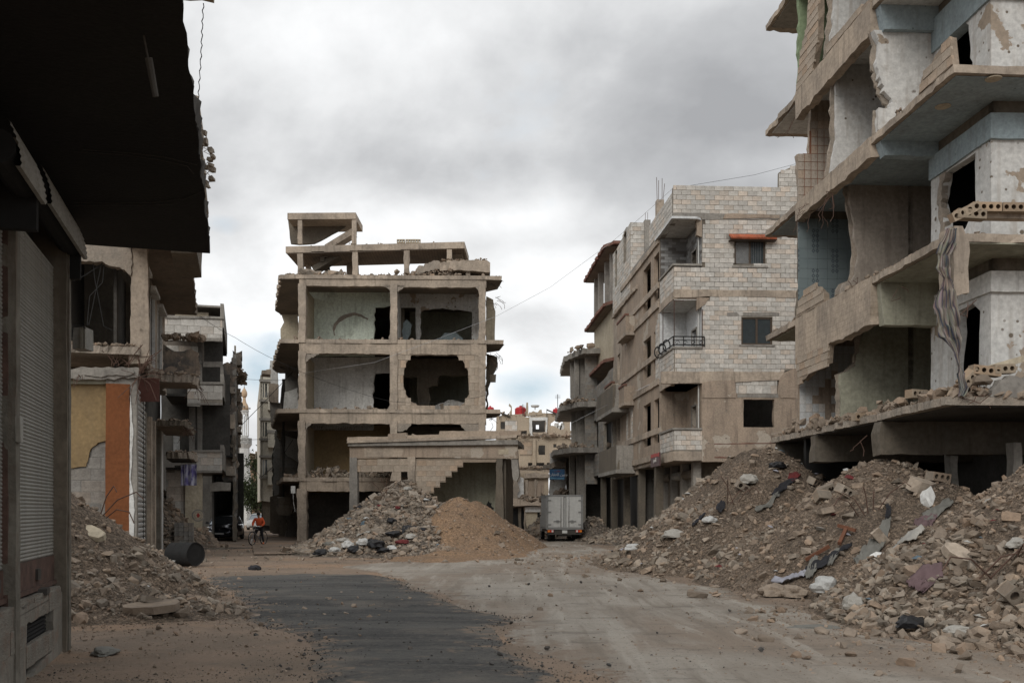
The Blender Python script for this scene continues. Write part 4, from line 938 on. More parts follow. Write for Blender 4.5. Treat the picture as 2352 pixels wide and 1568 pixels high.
M['beigetile']=surf('beige_tile',(.42,.365,.31),(.37,.32,.27),dirt=(.22,.16,.12),scale=2,streak=.4,rough=.35,rand=.05,bump=.03)
M['whitetile']=surf('white_tile',(.52,.53,.53),(.47,.48,.48),dirt=(.3,.28,.24),scale=2,streak=.3,rough=.3,rand=.05,bump=.03)
def mat_bluetile():
 m,nt,b=mk('blue_patterned_tile',.3);N=nt.nodes;L=nt.links;tc=N.new('ShaderNodeTexCoord');g=N.new('ShaderNodeNewGeometry')
 # printed flower columns on every second tile: rows of dark lozenges
 sep=N.new('ShaderNodeSeparateXYZ');L.new(g.outputs['Position'],sep.inputs[0])
 def Mh(op,a,c=None):
  n=N.new('ShaderNodeMath');n.operation=op
  for i,v in enumerate((a,c)):
   if v is None:continue
   if isinstance(v,(int,float)):n.inputs[i].default_value=v
   else:L.new(v,n.inputs[i])
  return n.outputs[0]
 u=Mh('DIVIDE',sep.outputs[0],.60);v=Mh('DIVIDE',sep.outputs[2],.15)
 iu=Mh('FRACT',u);col=Mh('LESS_THAN',iu,.42)
 uu=Mh('SUBTRACT',Mh('FRACT',Mh('MULTIPLY',u,5)),.5);vv=Mh('SUBTRACT',Mh('FRACT',v),.5)
 d=Mh('ADD',Mh('ABSOLUTE',uu),Mh('ABSOLUTE',vv))
 ring=Mh('MULTIPLY',Mh('LESS_THAN',d,.48),Mh('GREATER_THAN',d,.2))
 stg=Mh('GREATER_THAN',Mh('FRACT',Mh('ADD',Mh('DIVIDE',sep.outputs[2],1.2),Mh('MULTIPLY',Mh('GREATER_THAN',Mh('FRACT',Mh('MULTIPLY',u,.5)),.5),.5))),.38)
 f_=Mh('MULTIPLY',Mh('MULTIPLY',ring,col),Mh('MULTIPLY',stg,.75))
 n=N.new('ShaderNodeTexNoise');n.inputs['Scale'].default_value=2.0;n.inputs['Detail'].default_value=5;L.new(g.outputs['Position'],n.inputs['Vector'])
 a=N.new('ShaderNodeMix');a.data_type='RGBA';a.inputs[6].default_value=(.13,.165,.175,1);a.inputs[7].default_value=(.20,.235,.24,1);L.new(n.outputs[0],a.inputs[0])
 c=N.new('ShaderNodeMix');c.data_type='RGBA';L.new(f_,c.inputs[0]);L.new(a.outputs[2],c.inputs[6]);c.inputs[7].default_value=(.045,.055,.07,1)
 L.new(c.outputs[2],b.inputs['Base Color']);return m
M['bluetile']=mat_bluetile()
right_near()
# ------------------------------------------------------------------ pale block corner building
def window(R,f,plane,c,a0,z0,a1,z1,fd=.08,bars=1,side=-1,curtain=None,mirror=False,name='window'):
 """frame with mullions and panes, set in an opening; plane/c as for plates"""
 def bx(mb,u0,u1,w0,w1,d0,d1):
  if plane=='y':mb.box(f,u0,u1,c+d0,c+d1,w0,w1)
  else:mb.box(f,c+d0,c+d1,u0,u1,w0,w1)
 s=-side
 mb=MB();t=.07
 bx(mb,a0,a1,z0,z0+t,0,s*fd);bx(mb,a0,a1,z1-t,z1,0,s*fd);bx(mb,a0,a0+t,z0+t,z1-t,0,s*fd);bx(mb,a1-t,a1,z0+t,z1-t,0,s*fd)
 for i in range(bars):
  m_=a0+(a1-a0)*(i+1)/(bars+1);bx(mb,m_-t*.6,m_+t*.6,z0+t,z1-t,-s*.01,s*fd)
 w=mb.build(name,M['brownframe'],R)
 n=bars+1
 for i in range(n):
  p0=a0+(a1-a0)*i/n+t*(1 if i==0 else .6);p1=a0+(a1-a0)*(i+1)/n-t*(1 if i==n-1 else .6)
  mb=MB();bx(mb,p0,p1,z0+t,z1-t,s*.03,s*.045);g=mb.build('pane',M['mirrorglass' if (mirror and i==0) else 'glass'],w)
 return w
def block_building():
 f=FQ;yf=43.0;Y=lambda pts,yl=yf:f.Y(pts,yl)
 x=lambda px,yl=yf:f.y(px,HY,yl)[0];z=lambda py,yl=yf:f.xz(py,yl)
 XS=x(1548)
 R=root('block_apartment_house',f.w(XS,yf,0),f.rot,'pale grey block apartment house with corner balconies and one red-tiled window awning','building')
 H3=[(1687,551),(1758,551),(1758,610),(1687,610)];H2=[(1703,729),(1774,729),(1774,791),(1703,791)];H1=[(1707,917),(1778,917),(1778,981),(1707,981)]
 XE=1990
 # masonry front
 rz=z(853)
 blockwall(f,'y',yf,Y([(1546,489),(XE,496),(XE,437),(1546,430)]),R,seed=11,cap=120,z0=rz,rough=.01)
 blockwall(f,'y',yf,Y([(1612,605),(XE,605),(XE,503),(1630,496),(1622,505),(1614,520)]),R,holes=[Y(H3[:3]+[(1758,606)][:0]+[(1758,604.9),(1687,604.9)])],seed=12,cap=190,z0=rz)
 blockwall(f,'y',yf,Y([(1548,664),(XE,670),(XE,605),(1548,609)]),R,holes=[Y([(1687,606),(1758,606),(1758,610),(1687,610)])],seed=13,cap=230,z0=rz)
 blockwall(f,'y',yf,Y([(1612,797),(XE,797),(XE,690),(1640,681),(1620,690),(1614,705)]),R,holes=[Y(H2)],seed=14,cap=280,z0=rz)
 blockwall(f,'y',yf,Y([(1550,853),(1800,853),(1835,843),(XE,840),(XE,797),(1550,797)]),R,seed=15,cap=300,z0=rz)
 blockwall(f,'y',yf+.03,Y([(1690,905),(1786,905),(1786,870),(1690,870)]),R,seed=16,bw=.36,bh=.36,cap=300)
 # concrete bands and tan render
 def band(pts,mat='render',d0=-.03,d1=.2,name='band',**k):MB().plate(f,'y',Y(pts),yf+d0,yf+d1,rough=.02,seg=.25,**k).build(name,M[mat],R)
 band([(1546,499),(1600,505),(1700,504),(XE,506),(XE,495),(1546,489)],'grey')
 band([(1660,503,.03),(1790,502,.03),(1790,494,.03),(1665,492,.03)],'render',-.05)
 band([(1548,684),(1620,681),(1700,681),(1780,683),(XE,690),(XE,670),(1548,664)],'tan')
 band([(1600,540,.05),(1612,545),(1612,499),(1600,499)],'render',-.03)
 band([(1600,712,.05),(1618,700,.05),(1630,684),(1600,684)],'render',-.03)
 band([(1519,880),(1612,880),(1800,872),(1800,853),(1519,853)][0:5],'tan',-.03)
 # tan rendered first floor front with window and the partly bared block
 band([(1612,1060),(XE,1060),(XE,850,.03),(1835,843,.04),(1800,856,.04),(1790,870,.04),(1786,905,.02),(1690,905,.02),(1688,872,.05),(1612,878)],'render',-.045,.2,holes=[Y(H1)])
 band([(1612,914),(1690,914),(1690,905,.05),(1684,898,.05),(1612,894)],'render',-.08,-.04)
 band([(1792,914),(XE,914),(XE,893),(1806,893,.04),(1790,902,.05)],'render',-.08,-.04)
 band([(1693,913),(1787,913),(1787,905),(1693,905)],'grey',-.06,.1,name='lintel')
 band([(1670,726),(1790,726),(1790,718),(1670,718)],'grey',-.02,.1,name='lintel')
 band([(1668,548),(1795,548),(1795,536),(1668,536)],'grey',-.02,.1,name='lintel')
 for (a,b,h) in ((1018,1020,0),(1049,1051,0)):
  band([(1640,a+2),(1800,a),(1800,a-2),(1640,a)],'brownred',-.055,-.04,name='painted_line')
 # windows
 for H in (H3,H2):
  q=Y(H);w=window(R,f,'y',yf+.04,min(p[0] for p in q),min(p[1] for p in q),max(p[0] for p in q),max(p[1] for p in q),mirror=(H is H3))
  MB().plate(f,'y',[(min(p[0] for p in q)-.1,min(p[1] for p in q)-.08),(max(p[0] for p in q)+.1,min(p[1] for p in q)-.08),(max(p[0] for p in q)+.1,min(p[1] for p in q)),(min(p[0] for p in q)-.1,min(p[1] for p in q))],yf-.05,yf+.1,rough=0).build('window_sill',M['grey'],R)
 for H in (H3,H2,H1):
  q=Y(H);b=[(min(p[0] for p in q)-.3,min(p[1] for p in q)-.3),(max(p[0] for p in q)+.3,min(p[1] for p in q)-.3),(max(p[0] for p in q)+.3,max(p[1] for p in q)+.3),(min(p[0] for p in q)-.3,max(p[1] for p in q)+.3)]
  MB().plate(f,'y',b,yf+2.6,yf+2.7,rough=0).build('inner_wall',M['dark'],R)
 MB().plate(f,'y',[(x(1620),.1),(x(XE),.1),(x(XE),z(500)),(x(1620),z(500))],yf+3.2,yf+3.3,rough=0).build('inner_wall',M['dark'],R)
 # net curtain behind the right-hand pane of the awning window
 q=Y([(1724,605),(1752,556)]);mb=MB();n=14
 for i in range(n):
  a,b=q[0][0]+(q[1][0]-q[0][0])*i/n,q[0][0]+(q[1][0]-q[0][0])*(i+1)/n;o=.004*(i % 2)
  mb.add([f.w(a,yf+.066+o,q[0][1]),f.w(b,yf+.086-o,q[0][1]),f.w(b,yf+.086-o,q[1][1]),f.w(a,yf+.066+o,q[1][1])],[(0,1,2,3)])
 mb.build('net_curtain',M['netcurtain'],R)
 # red-tiled awning: ridge tiles one by one
 aw=root('awning',f.w(x(1725),yf,z(540)),f.rot);aw.parent=R;aw.matrix_world=Matrix.Translation(f.w(x(1725),yf,z(540))) @ Matrix.Rotation(f.rot,4,'Z');aw.matrix_basis=R.matrix_world.inverted() @ aw.matrix_world
 bpy.context.view_layer.update()
 n=26;a0,a1=x(1674),x(1778);z0,z1=z(544),z(533)
 for i in range(n):
  u=a0+(a1-a0)*(i+.5)/n;mb=MB();mb.tube([f.w(u,yf-.02,z1+.03),f.w(u,yf-.42,z0)],(a1-a0)/n*.62,7);mb.build('roof_tile',M['redtile'],aw)
 mb=MB();mb.box(f,a0-.02,a1+.02,yf-.35,yf,z0-.06,z0-.02);mb.build('awning_board',M['brownframe'],aw)
 # side parapet and loggia sides along the back street: x = XS
 ys=yf+2.9
 bx=lambda pts:f.X(pts,XS)
 ytop=f.x(1492,493,XS)[0]
 blockwall(f,'x',XS,[(yf,z(489)),(ytop,z(489)),(ytop,z(430)),(yf,z(430))],R,seed=21,cap=340,z0=rz)
 MB().plate(f,'x',[(yf,z(499)),(ytop,z(499)),(ytop,z(489)),(yf,z(489))],XS-.03,XS+.2,rough=.02).build('band',M['grey'],R)
 for (zt,zb,zs,inner) in ((605,664,682,'patchtile'),(797,853,878,'white'),(985,1035,1056,'cream')):
  a,b,c_=z(zt),z(zb),z(zs)
  blockwall(f,'x',XS,[(yf,b),(ys,b),(ys,a),(yf,a)],R,seed=int(zt),cap=360,z0=rz)
  if zt==985:blockwall(f,'y',yf,[(XS,b),(x(1626),b),(x(1626),a),(XS,a)],R,seed=24,cap=360,z0=rz)
  MB().plate(f,'x',[(yf,c_),(ys+.1,c_),(ys+.1,b),(yf,b)],XS-.03,XS+.15,rough=.025,seg=.3).build('band',M['tan'],R)
  if zt==985:MB().plate(f,'y',[(XS,c_),(x(1626),c_),(x(1626),b),(XS,b)],yf-.03,yf+.15,rough=.02).build('band',M['tan'],R)
  # coping
  MB().plate(f,'z',[(XS-.07,yf-.07),(x(1612),yf-.07),(x(1612),yf+.15),(XS+.16,yf+.15),(XS+.16,ys),(XS-.07,ys)],a,a+.09,rough=.012).build('coping',M['grey'],R)
  # floor and loggia ceiling
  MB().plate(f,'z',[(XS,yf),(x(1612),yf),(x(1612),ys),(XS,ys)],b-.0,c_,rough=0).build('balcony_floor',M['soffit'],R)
  zc={605:z(499),797:z(684),985:z(878)}[zt]
  MB().plate(f,'z',[(XS+.02,yf+.02),(x(1612),yf+.02),(x(1612),ys),(XS+.02,ys)],zc,zc+.1,rough=0).build('loggia_ceiling',M['whitein'],R)
  # back wall and right side wall
  im={'patchtile':'dim','white':'whitebright','cream':'dim'}[inner]
  im='render' if inner=='cream' else im
  MB().plate(f,'y',[(XS-.0,b),(x(1612)+.02,b),(x(1612)+.02,zc),(XS,zc)],ys,ys+.15,rough=0).build('loggia_wall',M[im],R)
  hole=[(yf+.9,b+.01),(yf+1.75,b+.01),(yf+1.75,b+2.1),(yf+.9,b+2.1)]
  MB().plate(f,'x',[(yf,b),(ys,b),(ys,zc),(yf,zc)],x(1612),x(1612)+.18,holes=[hole],rough=0).build('loggia_wall',M[im],R)
  MB().plate(f,'x',[(yf+.6,b),(yf+2.2,b),(yf+2.2,b+2.4),(yf+.6,b+2.4)],x(1612)+.5,x(1612)+.55,rough=0).build('door_dark',M['dark'],R)
  mb=MB();mb.box(f,x(1612)-.03,x(1612)+.05,yf+.82,yf+.9,b,b+2.15);mb.box(f,x(1612)-.03,x(1612)+.05,yf+1.75,yf+1.83,b,b+2.15);mb.box(f,x(1612)-.03,x(1612)+.05,yf+.82,yf+1.83,b+2.1,b+2.18);mb.build('door_frame',M['grey'],R)
  mb=MB();mb.tube([f.w(x(1612)-.08,yf+.25,b),f.w(x(1612)-.08,yf+.25,zc)],.035,6);mb.build('pipe',M['pvc'],R)
  if inner=='patchtile':  # small rectangular brick tiles in three greys, laid one by one
   rn=random.Random(5);i=0;me=[None]*3
   tn=('greytile1','greytile2','greytile3')
   for t_ in range(3):
    q=bpy.data.meshes.new('tile');bm=bmesh.new();bmesh.ops.create_cube(bm,size=1);bm.to_mesh(q);bm.free();q.materials.append(M[tn[t_]]);me[t_]=q
   zz=b;r=0
   while zz<zc-.1:
    u=XS+.02-(.18 if r % 2 else 0)
    while u<x(1612):
     w0=max(u,XS+.01);w1=min(u+.36,x(1612)-.01)
     if w1-w0>.05:link_copy(me[min(2,int(rn.random()**1.2*3))],'wall_tile',Matrix.Translation(f.w((w0+w1)/2,ys-.01,zz+.07)) @ Matrix.Rotation(f.rot,4,'Z') @ Matrix.Diagonal((w1-w0-.008,.02,.132,1)),R)
     u+=.36
    u=yf+.02-(.18 if r % 2 else 0)
    while u<ys:
     w0=max(u,yf+.01);w1=min(u+.36,ys-.01)
     if w1-w0>.05 and not (hole[0][0]-.05<(w0+w1)/2<hole[1][0]+.05 and zz<b+2.1):link_copy(me[min(2,int(rn.random()**1.2*3))],'wall_tile',Matrix.Translation(f.w(x(1612)-.01,(w0+w1)/2,zz+.07)) @ Matrix.Rotation(f.rot,4,'Z') @ Matrix.Diagonal((.02,w1-w0-.008,.132,1)),R)
     u+=.36
    zz+=.14;r+=1
 # roof slab of the top loggia: thin white canopy
 MB().plate(f,'z',[(XS-.15,yf-.25),(x(1598),yf-.25),(x(1612),yf),(XS,yf),(XS,ys+.6),(XS-.15,ys+.6)],z(499),z(499)+.1,rough=.01).build('canopy',M['whitebright'],R)
 # iron balcony railing on the second floor: rails, posts, hoops and scrolls
 zr=z(797)+.1;mb=MB();r_=.022
 xa,xb=XS-.05,x(1617);H=.42
 for hh in (.06,H):mb.tube([f.w(xb,yf-.08,zr+hh),f.w(xa,yf-.08,zr+hh),f.w(xa-.05,ys+.1,zr+hh)],r_*1.3,6)
 mb.tube([f.w(xb,yf-.08,zr+H*.62),f.w(xa,yf-.08,zr+H*.62)],r_*.8,5)
 for k in range(4):mb.tube([f.w(xa+(xb-xa)*k/3,yf-.08,zr),f.w(xa+(xb-xa)*k/3,yf-.08,zr+H)],r_,6)
 for k in range(3):
  u=ys+.1-k*.95;pts=[f.w(xa-.04-.16*math.cos(t),u,zr+H/2+.25*math.sin(t)) for t in np.linspace(0,2*math.pi,17)];mb.tube(pts,r_*1.4,5)
 for k in range(4):
  cx=xa+(xb-xa)*(k+.5)/4;pts=[f.w(cx+.11*math.cos(t)*(1-t/9),yf-.08,zr+.15+.1*math.sin(t)*(1-t/9)) for t in np.linspace(0,6,14)];mb.tube(pts,.013,4)
 mb.build('railing',M['black'],R)
 mb=MB()
 for (px,yy) in ((1547,yf-.05),(1522,ys-.6),(1612,yf-.05)):
  a=f.w(XS if px !=1612 else x(1612),yy,z(797));mb.tube([a,Vector((a.x,a.y,z(686) if px !=1612 else z(705)))],.02,5)
 a=f.w(XS-.02,yf,z(686));mb.tube([a,a+Vector((.45,0,.0))],.015,4);a=f.w(XS-.02,ys-.6,z(690));mb.tube([a,a+Vector((.4,0,.0))],.015,4);mb.build('steel_post',M['rust'],R)
 # street-side facade behind the loggias: rendered, with tall openings
 ye=f.x(1428,HY,XS)[0]
 zc0,zt0=z(1056),z(492)
 holes=[]
 for (a,b,t,u) in ((1478,1495,0,0),(1502,1514,0,0)):
  y0=f.x(b,HY,XS)[0];y1=f.x(a,HY,XS)[0]
  for (zA,zB) in ((9.25+2.7,9.25+4.9),(8.6,10.55),(5.2,7.3)):holes.append([(y0,zA-.3),(y1,zA-.3),(y1,zB-.3),(y0,zB-.3)])
 MB().plate(f,'x',[(ys+.15,3.9),(ye,3.9),(ye,14.6,.04),(ys+.15,14.6)],XS,XS+.2,holes=holes,rough=.02,seg=.4).build('side_wall',M['render'],R)
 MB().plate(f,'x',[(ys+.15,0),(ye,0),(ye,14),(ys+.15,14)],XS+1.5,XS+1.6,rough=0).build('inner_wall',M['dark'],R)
 for (zA) in (14.2,12.0+.1,11.2,8.9,7.6,5.3,4.1):  # string courses and sills standing proud
  MB().plate(f,'x',[(ys+.15,zA),(ye,zA),(ye,zA+.28),(ys+.15,zA+.28)],XS-.09,XS,rough=.02).build('band',M['tan'],R)
 blockwall(f,'x',XS-.01,[(ye-3.6,4.4),(ye-1.6,4.4),(ye-1.6,8.2),(ye-3.6,8.0)],R,seed=33,cap=360,holes=[[(ye-3.0,5.6),(ye-2.2,5.6),(ye-2.2,7.2),(ye-3.0,7.2)]])
 blockwall(f,'x',XS-.01,[(ys+.2,7.8),(ys+1.0,7.8),(ys+1.0,10.4),(ys+.2,11.0)],R,seed=34,cap=360)
 # roof stub with starter bars, and roof rooms
 mb=MB();p=f.y(1516,470,yf+4.5);mb.box(f,p[0]-.15,p[0]+.2,yf+4.5,yf+4.9,14.6,f.xz(452,yf+4.5));st=mb.build('roof_stub',M['tan'],R)
 mb=MB()
 for dx,h in ((-.12,1.1),(-.05,.95),(.12,1.05),(.17,.8)):a=f.w(p[0]+dx,yf+4.6,f.xz(452,yf+4.5));mb.tube([a,a+Vector((RN.uniform(-.05,.1),0,h))],.016,4)
 mb.build('starter_bar',M['rebar'],R)
 yb2=yf+7
 blockwall(f,'y',yb2,f.Y([(1789,440),(1870,440),(1870,362),(1846,372),(1789,396)],yb2),R,seed=41,cap=360)
 # main volume: roof, far side, ground floor shops
 MB().plate(f,'z',[(XS,yf+.2),(x(XE),yf+.2),(x(XE),ye),(XS,ye)],z(492),z(492)+.2,rough=0).build('roof_slab',M['grey'],R)
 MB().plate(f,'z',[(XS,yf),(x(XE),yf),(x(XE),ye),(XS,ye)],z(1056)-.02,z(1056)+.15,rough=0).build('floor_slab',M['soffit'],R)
 MB().plate(f,'y',f.Y([(1600,1260),(XE,1260),(XE,1056),(1600,1056)],yf+1.2),yf+1.2,yf+1.4,rough=0).build('shop_wall',M['dim'],R)
 for k in range(7):
  u=yf+.6+k*2.2;MB().plate(f,'x',[(u,0),(u+.4,0,.02),(u+.4,3.9),(u,3.9,.02)],XS+1.0,XS+1.35,rough=.015).build('shop_column',M['grey'],R)
  if k<6:
   mb=MB();mb.box(f,XS+1.3,XS+1.35,u+.4,u+2.2,0,3.2);mb.build('shop_shutter',M['dim' if k % 3 else 'metal'],R)
   mb=MB();mb.tube([f.w(XS+1.15,u+.45,3.35),f.w(XS+1.15,u+2.15,3.35)],.22,8);mb.build('shutter_roll',M['metal' if k % 2 else 'dim'],R)
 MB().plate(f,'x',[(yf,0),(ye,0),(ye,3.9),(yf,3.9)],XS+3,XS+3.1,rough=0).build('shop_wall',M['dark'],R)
 # red shop sign hanging at the corner
 s=MB();q=f.x(1517,1062,XS-.25);u0=f.x(1517,HY,XS-.25)[0];u1=f.x(1497,HY,XS-.25)[0]
 s.plate(f,'x',[(u0,z(1068,u0)),(u1,z(1068,u0)),(u1,z(1037,u0)),(u0,z(1037,u0))],XS-.3,XS-.24,rough=0)
 sg=s.build('hanging_sign',M['signdark'],None,label='dark red and grey shop sign hanging under the block house corner balcony',category='sign')
 s=MB();s.plate(f,'x',[(u0+.05,z(1046,u0)),(u1-.05,z(1046,u0)),(u1-.05,z(1038,u0)),(u0+.05,z(1038,u0))],XS-.31,XS-.30,rough=.03,seg=.2)
 bpy.context.view_layer.update();s.build('red_strip',M['signred'],sg)
 arabic('\uFEA9\uFEAE\uFE97\uFEE3\uFECC\uFEE0\uFE8E',sg,f.w(XS-.318,(u0+u1)/2,z(1053,u0)),f.rot-math.pi/2,.28,M['signwhite'])
def arabic(txt,parent,loc,rot,size,mat,name='lettering'):
 cu=bpy.data.curves.new(name,'FONT');cu.body=txt;cu.size=size;cu.align_x='CENTER';cu.align_y='CENTER';cu.extrude=.004
 o=bpy.data.objects.new(name,cu);COL.objects.link(o)
 dg=bpy.context.evaluated_depsgraph_get();me=bpy.data.meshes.new_from_object(o.evaluated_get(dg));bpy.data.objects.remove(o)
 if not len(me.vertices):return None
 me.materials.clear();me.materials.append(mat)
 mw=Matrix.Translation(loc) @ Matrix.Rotation(rot,4,'Z') @ Matrix.Rotation(math.pi/2,4,'X')
 return link_copy(me,name,mw,parent)
M['netcurtain']=plain('net_curtain',(.35,.36,.37),.9);M['whitebright']=surf('bright_plaster',(.62,.63,.63),(.56,.57,.57),dirt=(.4,.38,.34),streak=.2,dirtamt=.2,bump=.1)
M['pvc']=plain('white_pipe',(.5,.5,.48),.5)
for i_,c_ in enumerate(((.30,.30,.295),(.20,.195,.19),(.13,.12,.112))):M['greytile%d' % (i_+1)]=plain('grey_tile_%d' % i_,c_,.5)
M['signdark']=plain('sign_dark',(.10,.06,.06),.5);M['signred']=plain('sign_red',(.35,.05,.04),.5);M['signwhite']=plain('sign_white',(.6,.58,.55),.6)
block_building()
# ------------------------------------------------------------------ ruined houses further down the back street (right side)
def houses_back_right():
 f=FQ;XS=f.y(1548,HY,43)[0]
 Z=lambda py,yl:f.xz(py,yl)
 yy=lambda px,xl=XS:f.x(px,HY,xl)[0]
 # second house: white block upper bay over a rendered front
 y0,y1=yy(1428),yy(1408)
 y0=f.x(1448,HY,XS)[0]
 R=root('white_bay_house',f.w(XS,y0,0),f.rot,'narrow house with white block upper bay jutting beside the pale block apartment house','building')
 yA=y0;yB=f.x(1408,HY,XS-.0)[0]
 xr=f.y(1492,HY,yA)[0]
 bl=dict(mat='block',mortar='mortar',bw=.45,bh=.22)
 zt,zb=Z(506,yA),Z(672,yA)
 blockwall(f,'y',yA,[(XS,zb),(xr,zb),(xr,zt),(XS,zt)],R,seed=51,cap=200,**bl)
 blockwall(f,'x',XS,[(yA,zb),(yB,zb),(yB,zt-.3),(yA,zt)],R,seed=52,cap=290,holes=[[(yA+1.2,zb+2.2),(yA+2.2,zb+2.2),(yA+2.2,zb+4.0),(yA+1.2,zb+4.0)],[(yA+4.4,zb+1.4),(yA+5.2,zb+1.4),(yA+5.2,zb+3.6),(yA+4.4,zb+3.6)]],**bl)
 MB().plate(f,'x',[(yA+.3,zb),(yB,zb),(yB,zt-.3),(yA+.3,zt-.3)],XS+.9,XS+1,rough=0).build('inner_wall',M['dim'],R)
 mb=MB();q=f.y(1486,500,yA-.2);mb.box(f,q[0]-.12,q[0]+.2,yA-.2,yA+.2,zb,zt+.1);mb.build('column',M['grey'],R)
 mb=MB();[mb.tube([f.w(q[0]+d,yA,zt),f.w(q[0]+d,yA,zt+.55)],.015,4) for d in (-.05,.08)];mb.build('starter_bar',M['rebar'],R)
 MB().plate(f,'z',[(XS-.1,yA-2.2),(XS+3,yA-2.2),(XS+3,yB),(XS-.1,yB,.05)],zb,zb-.2,rough=.03).build('floor_slab',M['tan'],R)
 # lower storeys: rendered wall, balcony boxes, block infill
 hol=[]
 for z0 in (4.9,8.5):hol+=[[(yA+.5,z0+.6),(yA+1.3,z0+.6),(yA+1.3,z0+2.6),(yA+.5,z0+2.6)],[(yA+4.0,z0+.9),(yA+4.9,z0+.9),(yA+4.9,z0+2.4),(yA+4.0,z0+2.4)]]
 MB().plate(f,'x',[(yA-1.6,3.6),(yB+.5,3.6),(yB+.5,zb-.2),(yA-1.6,zb-.2)],XS+.1,XS+.3,holes=hol,rough=.02).build('street_wall',M['tan'],R)
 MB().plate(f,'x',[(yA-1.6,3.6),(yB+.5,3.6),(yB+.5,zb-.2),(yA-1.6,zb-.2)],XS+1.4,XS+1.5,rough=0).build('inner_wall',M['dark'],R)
 MB().plate(f,'y',[(XS+.1,8.4),(xr+1,8.4),(xr+1,zb),(XS+.1,zb,.03)],yA-.2,yA,rough=.03).build('cross_wall',M['cream'],R)
 for (za,a,b,m_,xo) in ((11.2,yA-1.4,yA+1.4,'brownred',.5),(7.5,yA-1.2,yA+2.6,'brownred',.55),(3.9,yA-.8,yA+3.4,'dim',.6),(8.2,yA+3.2,yB,'tan',.5),(4.3,yA+3.8,yB+.4,'tan',.4)):
  MB().plate(f,'z',[(XS-xo,a,.03),(XS+.1,a),(XS+.1,b),(XS-xo,b,.03)],za,za-.18,rough=.02).build('balcony_slab',M['tan'],R)
  MB().plate(f,'x',[(a,za),(b,za),(b,za+.85,.03),(a,za+.85)],XS-xo,XS-xo+.12,rough=.02).build('balcony_parapet',M['render' if m_ !='dim' else 'brownred'],R)
  MB().plate(f,'y',[(XS-xo,za),(XS+.1,za),(XS+.1,za+.85),(XS-xo,za+.85)],a,a+.12,rough=.02).build('balcony_parapet',M['render'],R)
  mb=MB();mb.box(f,XS-xo-.05,XS-xo+.16,a-.05,b,za+.85,za+.95,.01);mb.build('coping',M['brownred'],R)
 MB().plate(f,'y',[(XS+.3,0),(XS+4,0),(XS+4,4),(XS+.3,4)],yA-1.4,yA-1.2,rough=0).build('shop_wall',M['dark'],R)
 # third house: bare slabs with red edges on columns, then dark grey block
 y2=yy(1408)+.4;y3=yy(1345);zr=lambda py,y:Z(py,y)
 R=root('red_edged_ruin',f.w(XS,y2,0),f.rot,'ruined house whose cantilevered roof and balcony slabs have dark red edges','building')
 XO=XS-.42
 def ys_(px):return f.x(px,HY,XO)[0]
 for (pyn,pyf,pxn,pxf,zz) in ((572,648,1408,1340,None),(702,762,1440,1342,None),(828,872,1430,1345,None)):
  a=yy(1408)+.5;b=ys_(pxf);zz=Z(pyf,b)
  loop=[(XO+.5,a-.3,.02),(XS+(5 if pyn==572 else .6),a-.3),(XS+(5 if pyn==572 else .6),yy(1408)+.5),(XS+5,yy(1408)+.6),(XS+5,b),(XO,b,.06),(XO,a+.8,.04)]
  MB().plate(f,'z',loop,zz+.22,zz+.03,rough=.03).build('balcony_slab',M['brownred'],R)
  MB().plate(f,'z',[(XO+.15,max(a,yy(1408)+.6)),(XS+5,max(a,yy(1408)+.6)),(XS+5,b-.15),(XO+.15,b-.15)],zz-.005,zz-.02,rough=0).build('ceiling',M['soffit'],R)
 zA,zB,zC=[Z(p,ys_(q)) for p,q in ((648,1340),(762,1342),(872,1345))]
 for px in (1375,1390,1402,1366):
  u=f.x(px,HY,XO+.6)[0];mb=MB();mb.box(f,XO+.6,XO+.95,u,u+.35,zB,zA,.01);mb.build('column',M['grey'],R)
 MB().plate(f,'x',[(ys_(1345),zC),(ys_(1345)+.1,zB),(ys_(1400),zB),(ys_(1400),zC)],XS+.2,XS+.35,rough=.03).build('street_wall',M['cream'],R)
 ya=ys_(1405);MB().plate(f,'y',[(XO+.8,zC),(XS+4,zC),(XS+4,zB),(XO+.8,zB)],ys_(1372),ys_(1372)+.2,rough=.03).build('cross_wall',M['whitein'],R)
 MB().plate(f,'y',[(XO+1.6,zB),(XS+4,zB),(XS+4,zA),(XO+3,zA)],ys_(1355),ys_(1355)+.2,rough=.05).build('cross_wall',M['dim'],R)
 blockwall(f,'x',XS-.1,[(yy(1412),4.2),(y3+1,4.0),(y3+1,9.6,.1),(yy(1412),10.2)],R,mat='blockgrey',bw=.5,bh=.25,cap=240,seed=61,rough=.04,
   holes=[[(yy(1356),5.6),(yy(1349),5.6),(yy(1349),8),(yy(1356),8)],[(yy(1378),5.4),(yy(1367),5.4),(yy(1367),7.8),(yy(1378),7.8)],[(yy(1408),4.8),(yy(1390),4.8),(yy(1390),7.2),(yy(1408),7.2)]])
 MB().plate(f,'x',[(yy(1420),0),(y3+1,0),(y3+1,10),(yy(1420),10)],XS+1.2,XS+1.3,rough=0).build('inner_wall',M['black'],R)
 MB().plate(f,'y',[(XS-.1,3.9),(XS+5,3.9),(XS+5,10,.1),(XS-.1,10,.05)],yy(1412)+.1,yy(1412)+.3,rough=.03).build('cross_wall',M['dim'],R)
